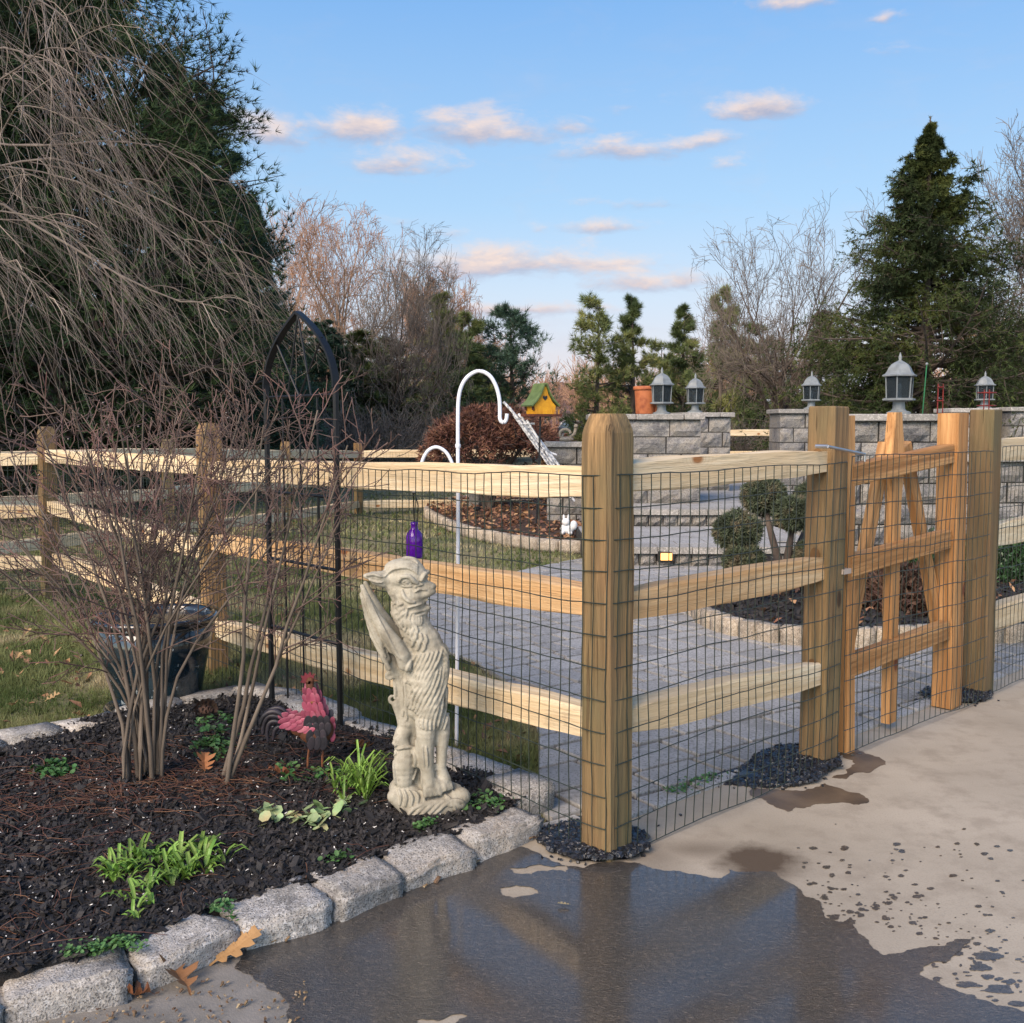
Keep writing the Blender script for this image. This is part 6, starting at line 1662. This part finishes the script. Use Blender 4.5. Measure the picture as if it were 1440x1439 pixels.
# ------------------------------------------------------------------ small plants of the front bed
M['lime'] = basic('lime_leaf', ['4f6f28', '6d8c38', '8aa650'], 7, .5, island=.3, trans=.25)
M['fresh'] = basic('fresh_leaf', ['2c4f26', '406432', '5a7c46'], 7, .55, island=.3, trans=.2)
M['roundleaf'] = basic('pale_round_leaf', ['6b8650', '93a878', 'a89a70'], 14, .55, island=.3, trans=.2)
def straps(mb, C, L, wd, n, rs, lift=.8):
    """strap leaves: three-segment arching blades"""
    N = len(C)*n; B = np.repeat(C, n, 0); a = rs.rand(N)*6.283; l = L*(.5+.7*rs.rand(N)); h = lift*(.6+.6*rs.rand(N)); w_ = wd*(.7+.6*rs.rand(N))
    dx_, dy = np.cos(a), np.sin(a); V = []
    for f, hh, k in ((0, 0, .55), (.4, .75, 1), (.75, 1.0, .8), (1.0, .85, .05)):
        px = B[:, 0]+dx_*l*f*.8; py = B[:, 1]+dy*l*f*.8; pz = B[:, 2]+l*h*hh*.8
        V.append(np.stack([px-dy*w_*k/2, py+dx_*w_*k/2, pz], 1)); V.append(np.stack([px, py, pz-w_*k*.22], 1)); V.append(np.stack([px+dy*w_*k/2, py-dx_*w_*k/2, pz], 1))
    V = np.stack(V, 1); f = []
    for s in range(3):
        for j in range(2): f.append([s*3+j, s*3+j+1, s*3+3+j+1, s*3+3+j])
    f = np.array(f); mb.add(V.reshape(-1, 3), quads=(f[None]+12*np.arange(N)[:, None, None]).reshape(-1, 4))
def onbed(pxs, rs, sx, sy, n):
    g = np.array([G(x, y, .08 if x < 900 else 0)[:2] for x, y in pxs]); i = rs.randint(len(g), size=n); q = g[i]+rs.randn(n, 2)*np.array([sx, sy]); return np.column_stack([q, [bedz(a, b) if a < .1 else .0 for a, b in q]])
def plant(name, label, fn, mat, cat='plant'):
    rs = np.random.RandomState(len(label)); mb = MB(); fn(mb, rs); V = np.concatenate(mb.V); c = V.mean(0); c[2] = .07
    mb.V = [v-c for v in mb.V]; o = mb.build(name, M[mat], loc=Vector(c)); tag(o, label, cat, None, 'stuff' if name == 'weed_patch' else None); return o
plant('strap_leaf_clump', 'lime green clump of short strap leaves in the middle of the black mulch', lambda mb, rs: (straps(mb, onbed([(175,1228),(200,1210),(235,1215),(270,1205),(295,1205),(225,1240),(255,1235),(200,1262),(285,1228)], rs, .025, .03, 62), .085, .011, 4, rs), straps(mb, onbed([(200,1280),(195,1290)], rs, .015, .012, 6), .06, .011, 3, rs)), 'lime')
plant('daylily_clump', 'tuft of long narrow green leaves left of the gargoyle base', lambda mb, rs: (straps(mb, onbed([(500,1108),(520,1100),(510,1120)], rs, .03, .03, 22), .13, .009, 5, rs, 1.1)        ), 'lime')
def rounds(mb, C, s, rs, stem=.03):
    n = len(C); a = rs.rand(n)*6.28; k = 7; th = np.arange(k)*6.283/k; r = s*(.6+.6*rs.rand(n))
    t = rs.randn(n, 2)*.45; X = np.cos(th)[None]*r[:, None]*.5; Y = np.sin(th)[None]*r[:, None]*.42; Z = X*t[:, :1]+Y*t[:, 1:]; z0 = C[:, 2]+stem*(.4+rs.rand(n))
    V = np.stack([X+C[:, :1], Y+C[:, 1:2], Z+z0[:, None]], -1); ctr = np.column_stack([C[:, :2], z0-r*.08])[:, None]; V = np.concatenate([V, ctr], 1)
    f = np.array([[i, (i+1) % k, k] for i in range(k)]); mb.add(V.reshape(-1, 3), tris=(f[None]+(k+1)*np.arange(n)[:, None, None]).reshape(-1, 3))
plant('round_leaf_plant', 'trailing plant with pale round leaves beside the strap leaves', lambda mb, rs: (rounds(mb, onbed([(390,1160),(410,1158),(430,1155),(455,1150),(475,1140),(440,1165),(485,1130),(380,1150)], rs, .02, .02, 75), .035, rs), tubes(mb, strands(onbed([(400,1155),(440,1150),(480,1140)], rs, .03, .02, 14), .14, .001, rs), np.full((14, 5), .0018), 3)), 'roundleaf')
for lab, pxs, sx, sy, n, s in [('low mounded bright green plant at the left end of the mulch', [(60,1088),(78,1080),(92,1088),(75,1092)], .02, .02, 260, .018),
                        ('green leafy plant behind the right hand shrub stems', [(290,1050),(305,1035),(318,1050),(300,1062)], .03, .04, 260, .02),
                        ('fresh green seedlings behind the shrub near the pine cone', [(285,1018),(300,1010),(320,1015)], .02, .03, 60, .025),
                        ('chickweed mat behind the first two kerb stones', [(110,1345),(140,1338),(165,1330),(180,1335)], .02, .012, 330, .011),
                        ('tiny green weeds behind the third kerb stone', [(305,1282),(318,1275),(325,1290)], .012, .012, 90, .012),
                        ('small bright green weed at the foot of the gargoyle plinth', [(590,1167),(602,1162)], .014, .01, 110, .012),
                        ('green weeds between the gargoyle plinth and the corner stones', [(665,1138),(680,1128),(690,1135)], .03, .02, 170, .014),
                        ('sprinkle of weeds on the mulch near the middle kerb stones', [(465,1212),(480,1208)], .02, .01, 50, .014),
                        ('green weeds along the joint of slab and pavers by the tall post gravel', [(950,1118),(965,1112),(985,1104),(1000,1098)], .03, .012, 190, .012),
                        ('sparse green weeds under the metal rooster', [(400,1085),(460,1090),(420,1100)], .04, .03, 80, .02)]:
    plant('weed_patch', lab, (lambda pxs, sx, sy, n, s: (lambda mb, rs: rounds(mb, onbed(pxs, rs, sx, sy, n), s, rs, .022)))(pxs, sx, sy, n, s), 'fresh')
def cone(label, p, s):
    r_ = MB(); rs = np.random.RandomState(3)
    for k in range(70):
        t = k/70; a = k*2.4; r = s*(.34*math.sin(math.pi*(.12+.86*t))+.05); c = Vector((math.cos(a)*r, math.sin(a)*r, (t-.5)*s)); u = Vector((math.cos(a), math.sin(a), .5)).normalized(); v = Vector((-math.sin(a), math.cos(a), 0))
        q = [c-v*s*.09, c+v*s*.09, c+u*s*.16+v*s*.05, c+u*s*.16-v*s*.05]; r_.add([x[:] for x in q], quads=[[0, 1, 2, 3]])
    uvs(r_, (0, 0, 0), (s*.22, s*.22, s*.5), 8, 6)
    o = r_.build('pine_cone', basic('cone_scale', ['3b2a20', '5a4334'], 20, .85, island=.3), loc=p); o.rotation_euler = (1.4, .2, .9); tag(o, label, 'pine cone')
cone('dark pine cone lying beside the planter saucer', G(290,1008,.07)+Vector((0, 0, .03)), .1)

# ------------------------------------------------------------------ gargoyle statue
def gargoyle():
    g = G(589, 1150, .05); g.z = .045; Y = g.y; k = Y/1440/3.27
    def S(cx, cy, d=0): return Vector(((cx-355)*k, d*k, (1375-cy)*k))
    mb = MB()
    def chain(pts, seg=12, step=.45):
        for (a, b) in zip(pts, pts[1:]):
            L = math.dist(a[:3], b[:3]); n = max(2, int(L/(min(a[3], b[3])*step)))
            for i in range(n+1):
                t = i/n; c = [a[j]*(1-t)+b[j]*t for j in range(4)]; uvs(mb, S(*c[:3]), c[3]*k, seg, 8)
    # plinth
    chain([(275,1235,25,52),(330,1285,0,66),(400,1320,-20,62),(470,1310,-10,58),(535,1270,10,44)]); chain([(300,1260,60,60),(430,1270,60,70),(500,1270,50,50)]); chain([(330,1320,-30,42),(420,1345,-40,38),(480,1330,-30,34)])
    chain([(255,1260,-10,36),(320,1330,-20,34)])
    # haunch, tail scroll and rear column
    chain([(300,1060,20,46),(292,1120,15,52),(290,1190,10,46)]); chain([(290,960,25,36),(278,990,15,34),(290,1020,15,32)]); chain([(320,900,45,44),(330,980,66,44),(335,1080,66,44),(335,1200,60,44)])
    chain([(290,650,30,42),(282,740,35,34),(285,840,35,32),(300,920,35,40)]); 
    th = [i*.55 for i in range(9)]
    for t in th: uvs(mb, S(250+(20-1.6*t)*math.cos(t+2), 803-(20-1.6*t)*math.sin(t+2), 10), 9*k, 8, 6)
    for t in th: uvs(mb, S(236+(18-1.5*t)*math.cos(t+1), 688-(18-1.5*t)*math.sin(t+1), 0), 9*k, 8, 6)
    chain([(262,830,20,22),(275,880,25,20),(285,930,28,20)]); chain([(240,580,15,30),(245,640,15,34),(265,680,20,28)])
    # front legs
    chain([(392,900,-18,50),(390,960,-26,44),(392,1040,-30,33),(396,1130,-30,31),(400,1190,-30,36)]); chain([(448,900,18,44),(456,960,10,36),(455,1040,0,25),(452,1130,-2,24),(466,1182,0,29)])
    for i in range(4):
        a = -22+i*15; chain([(392+i*14,1178,-45+i*5,14),(388+i*18,1212,-60+i*7,13),(390+i*20,1236,-64+i*8,11)])
    for i in range(3): chain([(458+i*11,1178,-20+i*10,12),(466+i*13,1205,-30+i*12,11),(470+i*13,1220,-32+i*12,10)])
    chain([(370,1000,-10,30),(366,1100,-10,26)])
    # torso, neck, head
    chain([(385,520,5,72),(402,580,0,80),(403,660,0,79),(400,740,0,74),(402,820,0,70),(408,885,0,60)]); chain([(330,300,5,72),(318,380,5,70),(345,460,5,72),(375,520,5,74)]); chain([(436,570,-8,48),(444,650,-10,46),(440,760,-6,42)])
    chain([(345,700,25,60),(350,850,30,55)])
    chain([(285,215,5,66),(310,205,5,72),(335,215,5,66)]); uvs(mb, S(300, 180, 8), (86*k, 70*k, 48*k), 16, 10); chain([(265,250,10,55),(300,300,8,62)])
    chain([(350,255,0,46),(385,268,-4,38),(405,268,-6,30)]); uvs(mb, S(415, 262, -8), (24*k, 26*k, 17*k), 10, 8)
    chain([(340,292,-24,20),(375,298,-34,18),(405,292,-30,16),(425,285,-14,13)]); chain([(345,290,22,20),(400,292,22,16)])
    chain([(312,292,-40,14),(322,300,-44,13)])
    chain([(312,352,0,44),(345,378,0,36),(378,380,-4,26)]); chain([(375,366,-20,11),(402,362,-10,11),(404,366,8,11)]); chain([(350,398,0,38),(370,418,-4,28),(366,442,-4,18)])
    for i in range(5): uvs(mb, S(356+i*12, 322+(i % 2)*3, -26+abs(i-2)*-2), (4.5*k, 5*k, 12*k), 6, 5)
    # ears and horns
    chain([(235,222,-15,34),(200,214,-28,28),(165,210,-36,20),(142,208,-38,11)]); chain([(215,245,-20,22),(180,236,-30,16)]); chain([(250,205,55,30),(225,190,70,18)])
    # near wing: smooth arm with feathers behind; far wing repeats it
    for d, f in ((-58, 1), (62, 1)):
        chain([(130,255,d*.75,11),(150,310,d*.85,17),(185,390,d*.95,24),(225,455,d,28),(268,515,d*1.02,31),(298,575,d,33),(304,620,d*.9,28)])
        for a, b, r in [((128,262),(200,470),9),((122,290),(205,520),10),((130,330),(208,560),10),((142,375),(215,590),10),((160,420),(225,610),10),((180,470),(232,620),10),((205,520),(240,640),11),((150,300),(240,520),11),((175,370),(250,560),11)]:
            m_ = ((a[0]+b[0])/2-10, (a[1]+b[1])/2+4); chain([(a[0], a[1], d*.8, r*.7), (m_[0], m_[1], d*.85, r), (b[0], b[1], d*.8, r)], 8, .7)
    chain([(150,400,-30,16),(190,500,-30,18),(225,600,-25,22)])
    bm_me = mb.mesh('tmp'); o = bpy.data.objects.new('tmp', bm_me); COL.objects.link(o)
    def remesh(o, vs):
        mod = o.modifiers.new('r', 'REMESH'); mod.mode = 'VOXEL'; mod.voxel_size = vs; mod.use_smooth_shade = True
        dg = bpy.context.evaluated_depsgraph_get(); me = bpy.data.meshes.new_from_object(o.evaluated_get(dg)); return me
    me1 = remesh(o, .0045)
    V = [v.co for v in me1.vertices]; tree = BVHTree.FromPolygons(V, [list(p.vertices) for p in me1.polygons])
    mb2 = MB(); vv = np.zeros(len(me1.vertices)*3); me1.vertices.foreach_get('co', vv)
    mb2.add(vv.reshape(-1, 3), ngons=[list(p.vertices) for p in me1.polygons])
    def stroke(pts, r, sink=.35, taper=True, back=False):
        sp = smooth_path([(p[0], p[1], 0) for p in pts], 6); n = len(sp); P = []; R = []
        for i, p in enumerate(sp):
            o_ = S(p[0], p[1], 400 if back else -400); hit = tree.ray_cast(o_, Vector((0, -1 if back else 1, 0)))
            if hit[0] is None: continue
            t = i/(n-1); rr = r*k*((.45+.75*math.sin(math.pi*(.12+.8*t))) if taper else 1)
            P.append((hit[0]+hit[1]*rr*.62)[:]); R.append(rr)
        if len(P) > 2: tube(mb2, P, R, 8)
    for back in (False, True):
        def st(*a, **kw): stroke(*a, back=back, **kw)
        # acanthus tiers on the chest
        def fam(A, B, n, r):
            for i in range(n):
                t = i/(n-1); st([(a[0]*(1-t)+b[0]*t, a[1]*(1-t)+b[1]*t) for a, b in zip(A, B)], r)
        fam([(340,572),(322,615),(312,655),(318,695),(308,712)], [(462,548),(440,610),(412,668),(392,722),(376,740)], 8, 6.2)
        fam([(392,668),(356,715),(326,768),(320,815),(308,830)], [(484,612),(476,700),(446,790),(408,862),(392,876)], 8, 6.4)
        fam([(408,790),(380,845),(364,885),(370,915)], [(488,730),(488,805),(478,880),(466,938)], 8, 6.2)
        for i in range(0): t = i/6; st([(452-6*t,552+8*t),(412-50*(1-t),566+34*(1-t)+40*t),(338+20*t+60*t*t,640+70*t),(330+28*t+70*t*t,668+88*t)], 7)
        for i in range(0): t = i/6; st([(472,640+8*i*.3),(430-20*(1-t),690+30*t),(360+50*t,775+50*t),(325+92*t,826+70*t-20*t*t)], 7)
        for i in range(0): t = i/5; st([(476-4*t,740+6*i*.3),(440+8*t,810+10*t),(392+56*t,880+25*t),(372+92*t,906+34*math.sin(t*3))], 7)
        for i in range(5): st([(462+i*2,540+i*26),(478,575+i*26),(472-i*3,618+i*26)], 6)
        for i in range(4): st([(330+i*10,600+i*18),(322+i*6,640+i*22),(330+i*8,690+i*22)], 7)
        # neck feathers
        for i, (x, y) in enumerate([(330,450),(350,460),(372,470),(392,480),(338,485),(362,500),(386,505)]): st([(x,y),(x+6,y+26),(x-2,y+50)], 6.5)
        for i, (x, y) in enumerate([(262,345),(266,365),(272,388),(282,405),(296,420),(280,350),(286,372),(296,392)]): st([(x+22,y-18),(x+4,y-8),(x,y+14)], 6.5)
        for i in range(4): st([(222+i*14,300+i*16),(228+i*16,360+i*14),(252+i*18,430+i*10)], 6)
        # scalp wrinkles, brow, cheeks
        for i in range(5): st([(222+i*12,212-i*10),(262+i*8,176-i*9),(318+i*5,168-i*7),(362,196-i*10)], 5.5)
        st([(283,232),(300,208),(328,208),(350,232),(362,240)], 9); st([(372,232),(388,200),(408,208)], 8); st([(296,250),(320,254),(345,250)], 6)
        st([(300,232),(318,222),(338,234)], 4.5); st([(300,236),(318,246),(338,238)], 4.5)
        st([(345,262),(362,250),(385,248)], 6); st([(350,280),(372,268),(398,276)], 5.5); st([(298,270),(308,300),(330,322),(352,326)], 8)
        st([(318,352),(340,344),(378,338)], 5); st([(330,378),(352,372),(392,370)], 5); st([(340,398),(360,392),(388,388)], 5)
        for i in range(4): st([(345+i*10,395),(348+i*9,415),(352+i*7,436)], 5)
        for i in range(4): st([(138+i*6,285+i*4),(168+i*9,370+i*6),(212+i*12,470+i*8),(255+i*12,550+i*12)], 4.5)
        for i in range(4): st([(128+i*4,300+i*26),(160+i*6,400+i*24),(212+i*5,520+i*22)], 5.5)
        for i in range(9): st([(236+i*14,318+i*7+(i%2)*10),(230+i*14,352+i*8),(240+i*15,392+i*8),(232+i*15,420+i*9)], 5.5)
        st([(255,705),(262,760),(258,800)], 7); st([(300,700),(310,800),(305,900)], 6); st([(285,690),(292,790),(290,880)], 5)
        for i in range(5): st([(270+i*22,1218+i*3),(285+i*24,1250),(278+i*25,1290)], 6)
        # ear hollow, plinth waves, haunch line
        st([(150,206),(180,200),(216,212)], 6); st([(160,222),(190,232),(216,236)], 5)
        for i in range(5): st([(300+i*30,1350-i*6),(350+i*34,1290-i*4),(430+i*26,1270),(500+i*14,1290+i*4)], 8)
        for i in range(3): st([(440+i*30,1250+i*10),(490+i*24,1262+i*18),(520+i*14,1320)], 7)
        st([(258,1040),(300,1022),(342,1046),(346,1110),(330,1180)], 7); st([(252,1090),(258,1150),(262,1200)], 6)
        for i in range(2): st([(378+i*16,1000),(382+i*16,1060),(386+i*14,1100)], 4)
        for i in range(3): st([(236,1000+i*22),(262,1012+i*20),(252,1034+i*20)], 6)
    for x, y, r in ((320, 234, 11), (398, 217, 8)):
        hit = tree.ray_cast(S(x, y, -400), Vector((0, 1, 0)))
        if hit[0]: uvs(mb2, hit[0]+hit[1]*r*k*-.15, r*k, 10, 8)
    o.modifiers.clear(); o.data = mb2.mesh('tmp2'); me = remesh(o, .0023)
    bpy.data.objects.remove(o)
    m, t, b = newmat('cast_stone'); co = t.co(); n1 = t.noise(co, 7, 5); n2 = t.noise(co, 60, 5, .65); n3 = t.noise(co, 260, 3)
    c = t.ramp(n1, [(.3, lin('7f7969')), (.5, lin('9a9484')), (.7, lin('aea898'))]); c = t.mix(t.rng(n2, .48, .72, 0, .5), c, lin('7a6f5e')); c = t.mix(t.rng(n3, .6, .7, 0, .4), c, lin('5e564a'))
    stn = t.noise(t.co((1, 1, .35)), 9, 5, .6); c = t.mix(t.rng(stn, .5, .68, 0, .7), c, lin('615a4c')); c = t.mix(t.rng(t.noise(t.co((1, 1, .25)), 30, 4, .7), .55, .7, 0, .5), c, lin('4f4a40'))
    setc(t, b.inputs['Base Color'], c); b.inputs['Roughness'].default_value = .85; bump(t, b, t.m('ADD', n2, t.m('MULTIPLY', n3, .4)), .5, .004)
    me.materials.clear(); me.materials.append(m); me.name = 'gargoyle_statue'
    o = link('gargoyle_statue', me, loc=g); o.scale = (1.1, 1.1, 1.0); tag(o, 'beige cast stone winged gargoyle statue with curled mane and lion feet', 'statue')
gargoyle()

# ------------------------------------------------------------------ metal rooster
def rooster():
    g = G(442, 1086, .07); Y = g.y; k = Y/1440/3.43; r_ = thing('metal_rooster', 'painted metal rooster with pink neck feathers and black curled tail', 'ornament', g); rs = np.random.RandomState(8)
    def S(cx, cy, d=0): return Vector(((cx-1180)*k, d*k, (905-cy)*k))
    pink = basic('faded_pink_paint', ['7c3446', '96485c', 'a86a74'], 14, .55, .2, 120, .002, objvar=.22); dark = basic('dark_feather_paint', ['1b1a1e', '2c2a30', '3a3238'], 12, .5, objvar=.2); rust = basic('rust_metal', ['2c1a14', '5a3420', '7a4a26'], 14, .75, .4, 90, .002)
    mb = MB(); uvs(mb, S(1190,690,0), (92*k, 48*k, 74*k), 16, 10); uvs(mb, S(1120,680,0), (60*k, 36*k, 44*k), 12, 8)
    for a, b in zip([(1205,640,50),(1185,560,38),(1172,500,27),(1165,455,22)], [(1185,560,38),(1172,500,27),(1165,455,22),(1168,445,22)]):
        for t in np.linspace(0, 1, 6): uvs(mb, S(a[0]*(1-t)+b[0]*t, a[1]*(1-t)+b[1]*t, 0), (a[2]*(1-t)+b[2]*t)*k*.9, 10, 7)
    mb.build('body', rust, r_, world=False, smooth=True)
    mb = MB(); V = [S(1186,436,-5), S(1186,436,5), S(1186,448,-5), S(1186,448,5), S(1214,446,0)]; mb.add([v[:] for v in V], tris=[[0, 2, 4], [1, 4, 3], [0, 4, 1], [2, 3, 4]]); mb.build('beak', rust, r_, world=False)
    def plate(name, pts, th, mat):
        V = [S(x, y, -th)[:] for x, y in pts]+[S(x, y, th)[:] for x, y in pts]; n = len(pts); mb = MB()
        mb.add(V, ngons=[list(range(n)), list(range(n, 2*n))[::-1]], quads=[[i, n+i, n+(i+1) % n, (i+1) % n] for i in range(n)]); mb.build(name, mat, r_, world=False)
    red = basic('dull_red_paint', ['5a1620', '7a2430'], 16, .55)
    plate('comb', [(1185,432),(1190,408),(1176,418),(1168,398),(1156,414),(1142,402),(1138,422),(1122,418),(1128,440),(1118,452),(1150,460),(1165,450)], 4, red)
    plate('wattle', [(1180,455),(1196,462),(1200,486),(1190,500),(1178,488)], 6, dark)
    # tail sickles
    for i, (pts, r) in enumerate([([(1060,650),(1020,605),(975,596),(938,620),(918,665)], 13), ([(1055,665),(1010,625),(965,620),(938,655),(930,715)], 13), ([(1050,680),(1005,650),(965,655),(950,700),(955,755)], 12), ([(1060,640),(1030,592),(990,584),(950,602),(922,632)], 10), ([(1050,700),(1010,680),(985,700),(975,750)], 11)]):
        sp = smooth_path([S(x, y, (i-2)*7)[:] for x, y in pts], 5); n = len(sp); mb = MB(); tube(mb, sp, [r*k*(.5+.6*math.sin(math.pi*(.15+.8*j/(n-1)))) for j in range(n)], 6); mb.build('tail_feather', dark, r_, world=False, smooth=True)
    def feather(cx, cy, d, ang, L, wd, mat, face):
        mb = MB(); uvs(mb, (0, 0, 0), (wd*k, 2.6*k, L*k), 8, 6); f = mb.build('feather', mat, r_, world=False, loc=S(cx, cy, d)); f.rotation_euler = (face*.25, ang, 0); return f
    for s in (-1, 1):
        for row, (y, x0, x1, n, d) in enumerate([(500,1150,1190,3,26),(535,1150,1205,4,33),(572,1150,1222,4,42),(612,1145,1235,5,47)]):
            for j in range(n): x = x0+(x1-x0)*j/(n-1); feather(x, y+rs.uniform(-6, 6), s*(d-abs(j-(n-1)/2)*5), -.35+.6*j/(n-1)*-1*-.6, 36, 15, pink, -s)
        for row in range(3):
            for j in range(5): feather(1035+j*30+row*6, 612+row*24+j*9*(1-row*.2), s*(24+row*5+j*3), 1.15, 36, 14, pink, -s)
        for row in range(4):
            for j in range(4-row//2): feather(1160+j*30+row*5, 640+row*36, s*(48-row*3), .25, 40, 20, dark, -s)
    for j in range(4): feather(1272+j*3-(j//2)*8, 650+j*26, 0, .2, 26, 14, pink, 0)
    for x, dd in ((1150, -16), (1216, 16)):
        mb = MB(); tube(mb, [S(x+12, 760, dd), S(x+2, 830, dd), S(x, 905, dd), S(x, 930, dd)], 5.5*k, 6)
        for t in ((16, 8), (20, -8), (-16, 0)): tube(mb, [S(x, 898, dd), S(x+t[0], 906, dd-t[1]*1.5)], 3.5*k, 5)
        mb.build('leg', rust, r_, world=False)
rooster()
